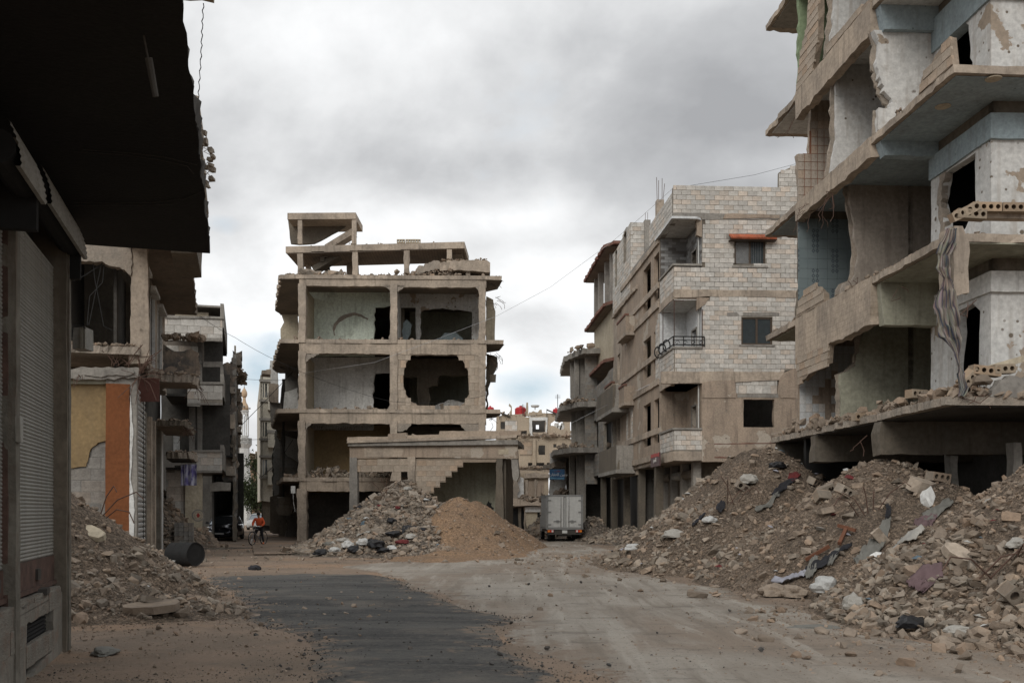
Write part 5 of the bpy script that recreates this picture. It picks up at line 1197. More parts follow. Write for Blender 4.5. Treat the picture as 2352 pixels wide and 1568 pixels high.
 for (a,b,za,m_) in ((1445,1405,7.3,'dim'),(1455,1410,3.9,'dim')):
  A_,B_=yy(a),yy(b)
  MB().plate(f,'x',[(A_,za),(B_,za),(B_,za+1.3,.04),(A_,za+1.3)],XS-.9,XS-.75,rough=.02).build('balcony_parapet',M['dim'],R)
  MB().plate(f,'y',[(XS-.9,za),(XS+.1,za),(XS+.1,za+1.3),(XS-.9,za+1.3)],A_,A_+.15,rough=.02).build('balcony_parapet',M['grey'],R)
  MB().plate(f,'z',[(XS-.95,A_-.1,.03),(XS+.1,A_-.1),(XS+.1,B_),(XS-.95,B_,.03)],za,za-.2,rough=.02).build('balcony_slab',M['grey'],R)
 for k in range(5):
  u=yy(1500)+k*4.5;mb=MB();mb.box(f,XS+.15,XS+.5,u,u+.45,0,4,.02);mb.build('shop_column',M['dim'],R)
 debris_strip('roof_debris',f,XO+1,XO+3,ys_(1400),ys_(1350),zC+.22,220,.1,.6,R,seed=62,pile=.5)
 # fourth: thin broken slabs on leaning columns
 ya=f.x(1345,HY,XS)[0];yb=f.x(1283,HY,XS-2)[0]
 R=root('stacked_slab_ruin',f.w(XS,ya,0),f.rot,'grey ruin of stacked broken slabs on thin columns behind the lorry','building')
 for (pn,pf,pxn,pxf) in ((806,828,1368,1296),(912,945,1345,1284),(1015,1045,1345,1270)):
  yN_=66;yF_=78;zz=Z(pf,70)
  xl0=f.y(pxf,HY,70)[0];xl1=f.y(pxn,HY,66)[0]+3
  MB().plate(f,'z',[(xl0,70,.15),(xl0+.9,66.5,.12),(xl1,66,.05),(xl1,78),(xl0+.6,78,.1)],zz+.35,zz,rough=.06).build('floor_slab',M['grey'],R)
  debris_strip('roof_debris',f,xl0+.2,xl1,66.5,72,zz+.35,260,.1,.6,R,seed=int(pn),pile=.4)
 for (px,pt,pb,yl_) in ((1316,840,912,70),(1326,833,912,69),(1338,833,912,69),(1318,925,1020,70),(1330,925,1020,69),(1341,925,1025,69),(1314,1040,1240,70),(1330,1040,1240,69),(1340,1040,1240,69)):
  c=f.y(px,HY,yl_)[0];mb=MB();mb.box(f,c-.17,c+.17,yl_,yl_+.35,Z(pb,yl_),Z(pt,yl_)+.6,.03);mb.build('column',M['grey'],R)
 for (a,b,pt,pb,mt) in ((1322,1372,828,912,'dark'),(1332,1372,928,1018,'dim'),(1332,1372,1040,1240,'dark'),(1340,1380,828,1240,'dim')):
  q=71.5 if mt=='dark' else 72.5
  MB().plate(f,'y',f.Y([(a-2,pb),(b+8,pb),(b+8,pt),(a-2,pt)],q),q,q+.2,rough=.05).build('cross_wall',M[mt],R)
 MB().plate(f,'y',f.Y([(1300,1240),(1350,1240),(1350,1045),(1300,1045)],74),74,74.2,rough=.03).build('cross_wall',M['dim'],R)
 blockwall(f,'y',67.5,f.Y([(1344,1110),(1372,1110),(1372,812),(1344,818)],67.5),R,mat='blockgrey',bw=.5,bh=.25,cap=90,seed=66)
houses_back_right()
# ------------------------------------------------------------------ left foreground: shuttered shop under a soot-black canopy
M['plinth']=surf('worn_grey_plinth',(.21,.197,.17),(.155,.143,.122),dirt=(.17,.10,.07),scale=1.1,streak=.4,dirtamt=.6,bump=.7)
M['pilaster']=surf('stained_pilaster',(.175,.163,.138),(.12,.11,.092),dirt=(.10,.07,.05),scale=1.4,streak=.8,dirtamt=.5,bump=.6)
M['shutterclean']=surf('grey_shutter_slat',(.26,.255,.232),(.21,.205,.185),dirt=(.16,.13,.08),scale=.9,streak=.5,dirtamt=.25,rough=.5,bump=.05)
def left_near():
 f=FL;XW=-2.23
 R=root('shuttered_shop',f.w(XW,12.5,0),f.rot,'dark shuttered shop at the left edge under a soot-blackened concrete canopy','building')
 yl=lambda px,x=XW:f.x(px,HY,x)[0]
 zz=lambda px,py,x=XW:f.x(px,py,x)[1]
 yend=yl(163,XW+.10)
 xc=f.z(482,582,5.39);XC=xc[0];yc=xc[1]
 # walls and pilasters; u along the street
 s1=yl(129,XW-.08);pr=yl(36,XW+.05);s0=pr+.12
 t0,t1=yl(-40),yl(14,XW-.08)       # second, nearer one
 zs=.86;zt=4.75
 def box(name,mat,x0,x1,a,b,z0,z1,j=.0,r=.02):
  MB().plate(f,'x',[(a,z0),(b,z0,r),(b,z1),(a,z1,r)],x0,x1,rough=r,seg=.2).build(name,M[mat],R)
 box('pilaster','pilaster',XW-.3,XW+.06,s1,yl(150,XW+.06),-.1,5.4)
 box('pilaster','pilaster',XW-.3,XW+.10,yl(150,XW+.06)+.03,yend,-.1,5.4)
 box('pilaster','pilaster',XW-.3,XW+.05,t1,pr,.0,5.4)
 box('rusty_guide_rail','rust',XW-.1,XW-.02,s0-.12,s0-.05,zs-.1,5.0,r=.005)
 box('guide_rail','pilaster',XW-.1,XW+.0,s1-.06,s1-.0,zs-.1,5.0,r=.005)
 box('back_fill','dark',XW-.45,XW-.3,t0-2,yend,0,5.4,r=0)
 # end wall of the shop, turned away from the street
 MB().plate(f,'y',[(XW-6,-.1),(XW+.08,-.1),(XW+.08,5.4),(XW-6,5.4)],yend,yend-.2,rough=.01).build('end_wall',M['dim'],R)
 # plinth in rough courses with the small barred cellar opening
 v0,v1=yl(54),yl(116);vz0,vz1=zz(85,1520),zz(85,1418) 
 hole=[(v0,vz0-.12),(v1,vz0+.06,.04),(v1,vz1+.02,.04),(v0,vz1+.02,.03)]
 MB().plate(f,'x',[(t0-2,-.3),(yend,-.3),(yend,zs-.12,.02),(t0-2,zs-.12)],XW-.25,XW+.03,holes=[hole],rough=.03,seg=.12).build('plinth_wall',M['plinth'],R)
 blockwall(f,'x',XW+.02,[(t0-1,.28),(yend-.3,.28),(yend-.3,zs-.04,.02),(t0-1,zs-.04)],R,side=1,mat='plinth',mortar='plinth',bw=.78,bh=.235,depth=.1,holes=[[(v0-.05,.2),(v1+.05,.2),(v1+.05,vz1+.04),(v0-.05,vz1+.04)]],cap=60,proud=.01,gap=.006,z0=.1)
 mb=MB();n=15
 for i in range(n):
  za=vz0-.12+(vz1-vz0+.16)*i/n;mb.plate(f,'x',[(v0-.05,za),(v1+.05,za),(v1+.05,za+.028),(v0-.05,za+.028)],XW-.10-.012*(i % 2),XW-.05,rough=0)
 mb.build('vent_grille',M['blackmatt'],R)
 box('vent_back','black',XW-.24,XW-.14,v0-.1,v1+.1,-.2,vz1+.2,r=0)
 # roller shutters: every slat a curved strip of its own
 sl=MB();prof=[(0,0),(.008,.009),(.013,.020),(.008,.031),(0,.040),(-.004,.041)]
 def slatmesh(L,name):
  vs=[];fs=[]
  for k,(a,b) in enumerate(prof):vs+=[(a,0,b),(a,L,b)]
  fs=[(2*k,2*k+1,2*k+3,2*k+2) for k in range(len(prof)-1)]
  me=bpy.data.meshes.new(name);me.from_pydata(vs,[],fs);me.materials.append(M['shutterclean']);return me
 for (a,b,z0) in ((s0-.02,s1,zs+.33),(t0,t1+.02,zs+.30)):
  sh=root('shutter',f.w(XW-.08,a,zs),f.rot);sh.parent=R;sh.matrix_world=Matrix.Translation(f.w(XW-.08,a,zs)) @ Matrix.Rotation(f.rot,4,'Z');sh.matrix_basis=R.matrix_world.inverted() @ sh.matrix_world
  bpy.context.view_layer.update()
  me=slatmesh(b-a,'slat');k=0;z=z0
  while z<zt:
   link_copy(me,'slat',Matrix.Translation(f.w(XW-.08+RN.uniform(-.002,.002),a,z)) @ Matrix.Rotation(f.rot,4,'Z'),sh);z+=.041;k+=1
  mb=MB();mb.box(f,XW-.09,XW-.06,a,b,zs+.02,z0);mb.box(f,XW-.1,XW-.03,a,b,zs-.02,zs+.03);mb.build('bottom_rail',M['rust'],sh)
  mb=MB();c=(a+b)/2+.1;mb.box(f,XW-.06,XW-.03,c-.08,c+.08,zs+.1,zs+.22,.004);mb.build('handle',M['steel'],sh)
 mb=MB();c=(s0+s1)/2+.1;mb.box(f,XW-.04,XW+.06,c-.1,c+.12,zs-.07,zs+.0,.008);mb.build('shutter_lock',M['steel'],R)
 # ribbed metal hoods over the rolls
 for (a,b,x0,z0) in ((yl(-60),f.x(105,470,XW+.36)[0],XW+.36,4.78),(f.x(122,455,XW+.30)[0],f.x(195,590,XW+.26)[0],XW+.28,4.80)):
  z0=f.x(105 if x0>XW+.3 else 195,470 if x0>XW+.3 else 590,x0)[1]
  mb=MB();pr=[]
  for k in range(15):
   t=k/14;pr.append((x0-.30*t*t*.35+(.014 if k % 2 else 0),z0+.40*t))
  pr=[(x0-.04,z0-.0)]+pr
  vs=[];
  for (a_,b_) in pr:vs+=[f.w(a_,a,b_),f.w(a_,b,b_)]
  mb.add(vs,[(2*k,2*k+1,2*k+3,2*k+2) for k in range(len(pr)-1)]);mb.build('roller_hood',M['metal'],R)
  mb=MB();mb.tube([f.w(x0-.18,a,z0+.16),f.w(x0-.18,b-.05,z0+.16)],.15,12);mb.build('shutter_roll',M['blackmatt'],R)
  box('hood_bracket','blackmatt',XW-.05,x0-.06,b-.12,b-.02,z0-.28,z0+.3,r=.02)
 # the canopy: thick slab, black from fire
 zc=5.39;dx=XC
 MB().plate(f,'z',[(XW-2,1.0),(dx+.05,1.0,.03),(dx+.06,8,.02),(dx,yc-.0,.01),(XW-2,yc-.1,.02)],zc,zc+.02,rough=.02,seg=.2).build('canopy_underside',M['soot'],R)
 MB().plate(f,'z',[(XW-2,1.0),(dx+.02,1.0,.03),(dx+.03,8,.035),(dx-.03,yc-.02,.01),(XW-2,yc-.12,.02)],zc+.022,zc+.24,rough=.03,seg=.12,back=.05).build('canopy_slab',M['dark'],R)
 mb=MB();mb.plate(f,'y',[(XW-6,5.6),(XW+.1,5.6),(XW+.1,9),(XW-6,9)],yend-.3,yend-.1,rough=0);mb.build('upper_wall',M['dim'],R)
 MB().plate(f,'x',[(0,5.62),(yend-.1,5.62),(yend-.1,9),(0,9)],XW-.2,XW,rough=0).build('upper_wall',M['dim'],R)
 ytop=f.z(492,8,8.95);
 MB().plate(f,'z',[(XW,6),(ytop[0],6),(ytop[0],ytop[1],.05),(XW,ytop[1],.04)],8.95,9.15,rough=.04,seg=.15).build('balcony_slab',M['cream'],R)
 # cable traces and the hanging lamp socket below the canopy
 mb=MB()
 for (pts) in (((340,700),(560,712),(720,735),(860,765),(890,800)),((150+190,932),(520,935),(700,932),(850,915),(930,880)),((380,690),(600,705),(760,725),(905,760)),((340,945),(620,945),(800,940))):
  P=[f.z(p[0]*.871/1.7415*.0+p[0]*.5,p[1]*.5,zc-.015) for p in pts];mb.tube([f.w(a,b,zc-.01) for a,b in P],.004,4)
 mb.build('cable_trace',M['dark'],R,kind='stuff')
 a=f.z(330,82,zc);b=f.z(345,110,zc);mb=MB();p=f.w(a[0],a[1],zc);mb.tube([p,p+Vector((.02,.05,-.18))],.008,5);mb.tube([p+Vector((.02,.05,-.15)),p+Vector((.05,.12,-.42))],.03,8,taper=.8)
 lamp=mb.build('hanging_lamp_socket',M['dark'],None,label='bare lamp socket dangling from the underside of the black canopy',category='lamp')
 # utility box strapped to the pilaster end and the loose notice on the shutter post
 p=P3(181,775,13.6)
 mb=MB();mb.box(FW,p.x-.09,p.x+.09,p.y,p.y+.25,p.z-.15,p.z+.14,.006);mb.box(FW,p.x+.02,p.x+.05,p.y-.02,p.y+.0,p.z-.15,p.z+.14)
 o=mb.build('meter_box',M['shutterclean'],None,label='small grey metal meter box fixed to the end of the left shutter pilaster',category='meter box')
 mb=MB();mb.tube([p+Vector((-.08,-.03,.0)),p+Vector((-.06,-.04,.15)),p+Vector((.05,-.03,.16)),p+Vector((.1,-.02,.12))],.008,5);bpy.context.view_layer.update();mb.build('cable',M['wire'],o)
 q=f.x(44,985,XW+.07);mb=MB();mb.box(f,XW+.05,XW+.09,q[0]-.07,q[0]+.07,q[1]-.13,q[1]+.13,.006);mb.build('switch_plate',M['metal'],None,label='blank weathered plate fixed between the two roller shutters',category='plate')
left_near()
# ------------------------------------------------------------------ orange-pillared ruin behind it
def left_orange():
 f=FL;X=-3.53;yA=f.x(312,HY,X)[0]
 R=root('orange_pillar_ruin',f.w(X,yA,0),f.rot,'ruined shop house with a bright orange pillar and ochre wall behind the left rubble','building')
 Y=lambda pts,yl=yA:f.Y(pts,yl);z=lambda py,yl=yA:f.xz(py,yl);x=lambda px,yl=yA:f.y(px,HY,yl)[0]
 def fw(name,mat,pts,a=0,b=.25,yl=yA,**k):k.setdefault('rough',.015);MB().plate(f,'y',f.Y(pts,yl),yl+a,yl+b,**k).build(name,M[mat],R)
 fw('orange_pillar','orange',[(241,1300),(296,1300),(298,882,.01),(243,880)],0,.5)
 fw('white_pillar_edge','whitein',[(296,1300),(306,1300),(308,1150,.015),(300,1100,.02),(306,1000,.02),(299,890,.01)],-.01,.4,seg=.15,rough=.02)
 fw('pillar','grey',[(304,1300),(313,1300),(314,862),(243,862),(243,880,.02),(298,882)],.02,.5)
 fw('ochre_wall','ochre',[(150,1075,.03),(195,1070,.06),(200,1050,.08),(205,1030,.06),(222,1015,.05),(243,1010),(243,880),(150,880)],.25,.4,rough=.03,seg=.15)
 blockwall(f,'y',yA+.32,Y([(140,1300),(243,1300),(243,1008),(225,1016),(207,1032),(200,1060),(140,1078)]),R,mat='blockgrey',mortar='blockgrey',bw=.62,bh=.38,cap=80,z0=z(1300))
 fw('band','olive',[(150,880),(243,880),(243,865),(150,865)],.1,.4)
 # first-floor slab, torn
 zs=z(868)
 fw('beam','grey',[(150,872,.04),(240,872,.05),(318,868,.04),(320,845,.04),(250,843,.04),(150,848,.03)],-.1,.4,rough=.04,seg=.1)
 fw('beam_face','grey',[(195,862,.05),(225,866,.05),(250,862,.05),(285,864,.05),(310,856,.04),(305,850,.03),(215,850,.03)],-.16,-.08,rough=.05,seg=.1)
 MB().plate(f,'z',[(X-5,yA-.2,.06),(X+.1,yA-.1,.08),(X+.1,yA+12),(X-5,yA+12)],z(848),z(832),rough=.03,seg=.2).build('floor_slab',M['edge'],R)
 debris_strip('floor_debris',f,x(150),x(315),yA-.1,yA+1.2,z(830),700,.03,.2,R,seed=71,pile=.14)
 # upper storey: broken beam, column, dark room
 fw('column','tan',[(297,835),(342,835,.02),(338,560),(302,560,.02)],.05,.5,rough=.02,seg=.2)
 fw('broken_beam','edge',[(150,598,.03),(235,600,.05),(262,612,.08),(280,618,.06),(300,632),(302,560),(150,560)],.0,.4,rough=.04,seg=.12)
 fw('inner_wall','dim',[(100,850),(345,850),(345,540),(100,540)],0,.1,yl=yA+3.5)
 MB().plate(f,'z',[(X-6,yA-.1),(X,yA-.1),(X,yA+12),(X-6,yA+12)],z(560),z(552),rough=0).build('ceiling',M['dark'],R)
 # street side wall of the upper storey with empty window frames
 zl,zh=z(832),z(556)
 Hs=[[(yA+1.4,zl+.5),(yA+3.0,zl+.5),(yA+3.0,zl+3.0),(yA+1.4,zl+3.0)],[(yA+4.6,zl+.2),(yA+6.4,zl+.2),(yA+6.4,zl+2.9),(yA+4.6,zl+2.9)],[(yA+8,zl+.4),(yA+10,zl+.4),(yA+10,zl+2.9),(yA+8,zl+2.9)]]
 MB().plate(f,'x',[(yA+.5,zl),(yA+12,zl),(yA+12,zh),(yA+.5,zh)],X-.2,X+.02,holes=Hs,rough=.03,seg=.25).build('street_wall',M['tan'],R)
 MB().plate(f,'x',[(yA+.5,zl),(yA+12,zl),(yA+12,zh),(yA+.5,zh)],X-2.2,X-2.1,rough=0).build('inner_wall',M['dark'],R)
 for h in Hs:
  mb=MB();a,b=h[0][0],h[1][0];mb.box(f,X-.05,X+.06,a-.02,a+.06,h[0][1],h[2][1]);mb.box(f,X-.05,X+.06,b-.06,b+.02,h[0][1],h[2][1]);mb.box(f,X-.05,X+.25,a-.1,b+.1,h[2][1],h[2][1]+.14);mb.build('window_surround',M['whitein'],R)
 # board-marked balcony soffit overhead, outer edge crumbling
 p1,p0=f.z(450,724,10.5),f.z(443,580,10.5);q=f.z(372,724,10.5)
 MB().plate(f,'z',[(X-.3,29),(p0[0]+.3,29,.03),(p0[0],p0[1],.05),(p1[0],p1[1],.03),(X-.3,p1[1],.02)],10.5,10.72,rough=.03,seg=.25).build('balcony_slab',M['soffit'],R)
 # ground-floor roller shutter seen edge-on down the street, then shop fronts
 def sidex(name,mat,a,b,z0,z1,x0,x1,r=.02):MB().plate(f,'x',[(a,z0),(b,z0,r),(b,z1),(a,z1,r)],x0,x1,rough=r,seg=.25).build(name,M[mat],R)
 yS0,yS1=f.x(315,HY,X)[0],f.x(333,HY,X)[0];zt=z(905)
 sh=root('shutter',f.w(X,yS0,0),f.rot);sh.parent=R;sh.matrix_world=Matrix.Translation(f.w(X,yS0,0)) @ Matrix.Rotation(f.rot,4,'Z');sh.matrix_basis=R.matrix_world.inverted() @ sh.matrix_world
 bpy.context.view_layer.update()
 me=bpy.data.meshes.new('slat');vs=[];pr=[(0,0),(.03,.03),(.045,.08),(.03,.13),(0,.16)]
 for a,b in pr:vs+=[(a,0,b),(a,yS1-yS0,b)]
 me.from_pydata(vs,[],[(2*k,2*k+1,2*k+3,2*k+2) for k in range(4)]);me.materials.append(M['metalpale'])
 zc=.1
 while zc<zt-.1:link_copy(me,'slat',Matrix.Translation(f.w(X-.03,yS0,zc)) @ Matrix.Rotation(f.rot,4,'Z'),sh);zc+=.175
 zc=z(905)
 ys=yS1
 for i,(w,m_) in enumerate(((.5,'pilaster'),(1.5,'dim'),(.5,'tan'),(1.4,'dark'),(.5,'tan'),(1.8,'dim'),(.6,'pilaster'),(.9,'white'))):
  rec=0 if m_ in ('pilaster','tan','white') else-.3
  sidex('shop_pillar' if rec==0 else 'shop_wall',m_,ys,ys+w,0,5.3,X-.3+rec,X+rec+(.04 if i % 4 else .02));ys+=w
 R2end=ys
 sidex('back_wall','dark',yA+.9,ys+8,0,10,X-.8,X-.7,0);fw('back_wall','dark',[(120,1300),(330,1300),(330,860),(120,860)],0,.1,yl=yA+2.4)
 # metal door lintel in dark red
 fw('red_panel','brownpanel',[(318,922),(366,922),(366,868),(318,868)],0,.05,yl=yA+1.4,rough=0)
 # broken canopies over the pavement, three in a row
 def canopy(px0,px1,pyb,pyt,zc,dep,mat='edge',seed=1,und='soffit',th=.28):
  a=f.z(px1,pyb,zc);ye=a[1]
  MB().plate(f,'z',[(X,ye-dep,.06),(a[0]-.1,ye-dep,.10),(a[0],ye-.2,.12),(a[0]-.15,ye,.08),(X,ye,.03)],zc,zc+th,rough=.07,seg=.15,back=.08).build('canopy_slab',M[mat],R)
  MB().plate(f,'z',[(X,ye-dep+.1),(a[0]-.2,ye-dep+.1),(a[0]-.25,ye-.15),(X,ye-.1)],zc-.03,zc,rough=.02).build('canopy_underside',M[und],R)
  debris_strip('canopy_debris',f,X,a[0],ye-dep,ye,zc+th,160,.05,.3,R,seed=seed,pile=.1)
 canopy(330,455,893,865,6.45,2.0,seed=81)
 canopy(340,446,1000,925,5.15,5.5,mat='dim',seed=82,und='soffit',th=.2)
 canopy(385,455,1062,1028,4.1,4,seed=83,und='dark')
 # burnt balcony box above, and its ragged top
 yb=f.z(455,893,6.45)[1]
 MB().plate(f,'y',f.Y([(375,862,.05),(458,865,.06),(456,810,.06),(440,800,.06),(400,806,.05),(375,790,.05)],yb+.8),yb+.8,yb+1.1,rough=.05,seg=.15).build('balcony_parapet',M['burnt'],R)
 debris_strip('canopy_debris',f,f.y(375,800,yb+.8)[0],f.y(465,800,yb+.8)[0],yb+.6,yb+1.5,f.xz(810,yb+.8),200,.05,.35,R,seed=84,pile=.2)
 # rebar sprays
 mb=MB();rn=random.Random(3)
 for (px,py,yl_,n,ln,up) in ((322,855,yA-.1,22,.9,1),(292,842,yA-.1,6,.8,1),(262,838,yA,8,.8,1),(318,866,yA-.1,14,1.0,0),(450,890,yb,14,.6,0),(430,990,yb+2,12,.5,0),(180,866,yA-.15,5,.25,0)):
  for i in range(n):
   p=f.w(*f.y(px,py,yl_)[:1],yl_,f.y(px,py,yl_)[1])+Vector((rn.uniform(-.1,.1),0,rn.uniform(-.05,.05)))
   d=Vector((rn.uniform(-.5,1.0),rn.uniform(-.4,.4),rn.uniform(.2,1) if up else rn.uniform(-.7,.25))).normalized()*ln*rn.uniform(.4,1.2)
   mb.tube([p,p+d*.5+Vector((0,0,.08)),p+d+Vector((rn.uniform(-.1,.1),0,rn.uniform(-.2,.15)))],.011,4)
 mb.build('bent_rebar',M['rebar'],R,kind='stuff')
 # upper storeys' outer edges beyond the black canopy
 def edge(px,pyt,pyb,yl_,w,mat,name,r=.06):
  MB().plate(f,'y',f.Y([(px-w,pyb,r),(px,pyb,r),(px,pyt,r),(px-w,pyt,r)],yl_),yl_,yl_+3.5,rough=r,seg=.2).build(name,M[mat],R)
 edge(457,232,345,30,60,'dim','upper_balcony');MB().plate(f,'y',f.Y([(425,232),(457,234),(456,222,.05),(435,214,.08),(425,213)],30),30-.03,33,rough=.05,seg=.12).build('broken_coping',M['tan'],R)
 edge(462,385,470,31,60,'edge','broken_slab_edge',.12);edge(470,420,452,31.5,40,'edge','broken_slab_edge',.12)
 edge(452,345,580,33,60,'dim','upper_wall',.02)
 mb=MB()
 for i in range(16):
  p=f.w(f.y(466,430,31)[0],31+rn.uniform(0,1),f.xz(rn.uniform(370,470),31));q=p+Vector((rn.uniform(-.1,.28),0,rn.uniform(-.35,.25)));mb.box(FW,q.x-rn.uniform(.02,.12),q.x+rn.uniform(.02,.1),q.y,q.y+.2,q.z-rn.uniform(.02,.1),q.z+rn.uniform(.02,.1),.03);mb.tube([p,q],.01,4)
 mb.build('dangling_lump',M['edge'],R,kind='stuff')
 # loose wires in the opening
 mb=MB()
 for pts in (((208,582),(212,640),(217,690),(230,745),(240,790),(262,800)),((275,580),(240,640),(235,700),(205,730),(200,790)),((275,640),(240,660),(190,690),(170,700)),((245,600),(232,660),(215,740),(203,790))):
  mb.tube([f.w(f.y(a+RN.uniform(-2,2),b,yA+.2)[0],yA+.2,f.xz(b,yA+.2)) for a,b in pts for _ in (0,)],.012,4)
 mb.build('loose_cable',M['wire'],R,kind='stuff')
M['metalpale']=surf('pale_shutter',(.42,.42,.41),(.36,.36,.35),dirt=(.2,.18,.15),streak=.3,rough=.5,bump=.05)
M['brownpanel']=plain('dark_red_panel',(.11,.045,.035),.6)
M['burnt']=surf('burnt_render',(.27,.21,.16),(.10,.095,.09),dirt=(.04,.04,.038),scale=1.2,streak=.3,dirtamt=.8,peel=(.30,.24,.19),peelscale=1.6,peelamt=.2)
left_orange()
# ------------------------------------------------------------------ block balcony house and ruins along the left street
def left_far():
 f=FL;yA=51.5
 Y=lambda pts,yl=yA:f.Y(pts,yl);z=lambda py,yl=yA:f.xz(py,yl);x=lambda px,yl=yA:f.y(px,HY,yl)[0]
 R=root('block_balcony_house',f.w(x(470),yA,0),f.rot,'dark burnt house with pale block balcony parapets on the left side street','building')
 XS=x(513)
 def fw(name,mat,pts,a=0,b=.2,yl=yA,**k):k.setdefault('rough',.015);MB().plate(f,'y',f.Y(pts,yl),yl+a,yl+b,**k).build(name,M[mat],R)
 bk=dict(mat='block',mortar='mortar',bw=.62,bh=.36)
 blockwall(f,'y',yA,Y([(350,777),(511,777),(511,731),(350,727)]),R,seed=91,cap=80,**bk)
 fw('coping','grey',[(345,729),(514,733),(514,728),(345,723)],-.08,.15)
 fw('band','grey',[(350,782),(511,783),(511,776),(350,776)],-.04,.2)
 ysd=f.x(521,HY,XS)[0]
 for (t,b) in ((731,783),(881,930),(1032,1085)):
  zt,zb=z(t),z(b)
  MB().plate(f,'x',[(yA,zb),(ysd,zb+.1),(ysd,zt),(yA,zt)],XS-.15,XS+.02,rough=.02).build('balcony_side',M['grey'],R)
  MB().plate(f,'z',[(x(380),yA+.02),(XS,yA+.02),(XS,ysd),(x(380),ysd)],zb-.02,zb+.1,rough=.0).build('balcony_floor',M['dark'],R)
 for (a,b,t,bt,sd) in ((430,511,881,925,92),(450,510,1037,1080,93)):
  blockwall(f,'y',yA,Y([(a,bt),(b,bt),(b,t),(a,t)]),R,seed=sd,cap=160,**bk)
  fw('coping','grey',[(a-2,t+1),(b+3,t+1),(b+3,t-4),(a-2,t-4)],-.08,.15)
  fw('band','grey',[(a,bt+5),(b,bt+5),(b,bt),(a,bt)],-.04,.2)
 yi=yA+1.8
 fw('inner_wall','blockgrey',[(350,830),(468,830),(468,782),(350,782)],yl=yi)
 blockwall(f,'y',yi-.02,f.Y([(380,845),(455,845),(455,800),(380,800)],yi),R,seed=94,cap=190,mat='block',mortar='mortar',bw=.6,bh=.36)
 fw('burnt_wall','dark',[(370,1045),(528,1045),(528,860),(512,858),(512,780),(370,780)],0,.2,yl=yi+1.6)
 fw('pillar','grey',[(455,1240),(464,1240),(464,785),(452,785)],yl=yi)
 fw('lintel','grey',[(466,842),(512,842),(512,830),(466,830)],yl=yi-.2)
 fw('pillar','grey',[(506,880),(513,880),(513,842),(506,842)],yl=yi-.2)
 fw('pillar','grey',[(434,1040),(448,1040,.02),(448,935),(434,935)],yl=yi)
 fw('broken_wall','whitein',[(398,1040),(412,1040),(412,1002),(398,1000)],yl=yi)
 # ground floor: rendered pillar with a round painted badge, block pier, dark garage
 fw('pillar','cream',[(424,1240),(464,1240),(464,1075),(424,1075)],.3,.6)
 blockwall(f,'y',yA+.5,Y([(380,1240),(426,1240),(426,1075),(380,1075)]),R,seed=95,cap=230,**bk)
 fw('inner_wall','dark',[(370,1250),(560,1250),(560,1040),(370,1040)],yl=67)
 fw('slab_stub','grey',[(482,1128),(528,1126,.03),(530,1108,.05),(500,1106,.04),(482,1110)],0,.8,yl=yA+1.0,rough=.03)
 c=f.y(455,1183,yA+.3);mb=MB();P=f.w(c[0],yA+.29,c[1])
 def disc(mb,r0,r1,d,n=20,mi=0):
  vs=[];
  for k in range(n):
   a=2*math.pi*k/n;vs+=[f.w(c[0]+r0*math.cos(a),yA+.3-d,c[1]+r0*math.sin(a)),f.w(c[0]+r1*math.cos(a),yA+.3-d,c[1]+r1*math.sin(a))]
  mb.add(vs,[(2*k,2*k+1,2*((k+1) % n)+1,2*((k+1) % n)) for k in range(n)],mi)
 disc(mb,.001,.30,.004,mi=1);disc(mb,.24,.31,.008,mi=0);disc(mb,.17,.19,.008,mi=0)
 for dx,dz,r in ((0,.06,.05),(0,-.04,.06),(.05,.0,.04),(-.05,.01,.03)):
  n=8;vs=[f.w(c[0]+dx+r*math.cos(2*math.pi*k/n),yA+.288,c[1]+dz+r*1.2*math.sin(2*math.pi*k/n)) for k in range(n)];mb.add(vs,[tuple(range(n))],2)
 mb.build('painted_badge',[M['grey'],M['cream'],M['signred']],R)
 # roof bits
 fw('parapet_stub','cream',[(400,724),(478,726),(478,713),(400,712)],.5,.8)
 MB().plate(f,'z',[(x(350),yA),(XS,yA),(XS,ysd),(x(350),ysd)],z(740),z(736),rough=0).build('roof_slab',M['grey'],R)
 # ------- torn facade strip behind
 R=root('torn_facade_ruin',f.w(x(530),60,0),f.rot,'narrow torn facade with crumbling balconies past the block balcony house','building')
 XS2=-.62
 y0=57.5;y1=85
 for (a,b,t,bt,m_) in ((513,541,835,1105,'burnt'),(536,542,1105,1240,'dim'),(516,530,870,930,'black'),(519,539,952,985,'tan'),(514,534,1000,1050,'black'),(520,541,1070,1092,'edge'),(532,540,1000,1060,'dim'),(528,541,890,905,'edge')):
  MB().plate(f,'y',f.Y([(a,bt,.05),(b,bt,.12),(b,t,.15),(a,t,.08)],y0),y0-(.0 if t==835 else .35),y0+.2,rough=.05,seg=.3).build('front_wall' if t==835 else 'broken_panel',M[m_],R)
 Hs=[]
 for zz in (3.6,6.9):
  for k in range(5):Hs.append([(y0+1+k*4.2,zz+.7),(y0+3.2+k*4.2,zz+.5,.2),(y0+3.2+k*4.2,zz+2.6),(y0+1+k*4.2,zz+2.7,.2)])
 MB().plate(f,'x',[(y0,0),(y1,0),(y1,10,.15),(y0+6,10.4,.2),(y0,10.2,.15)],XS2-.1,XS2+.1,holes=Hs,rough=.06,seg=.4).build('street_wall',M['grey'],R)
 MB().plate(f,'x',[(y0,0),(y1,0),(y1,13),(y0,13)],XS2-1.2,XS2-1.1,rough=0).build('inner_wall',M['dark'],R)
 rn=random.Random(8)
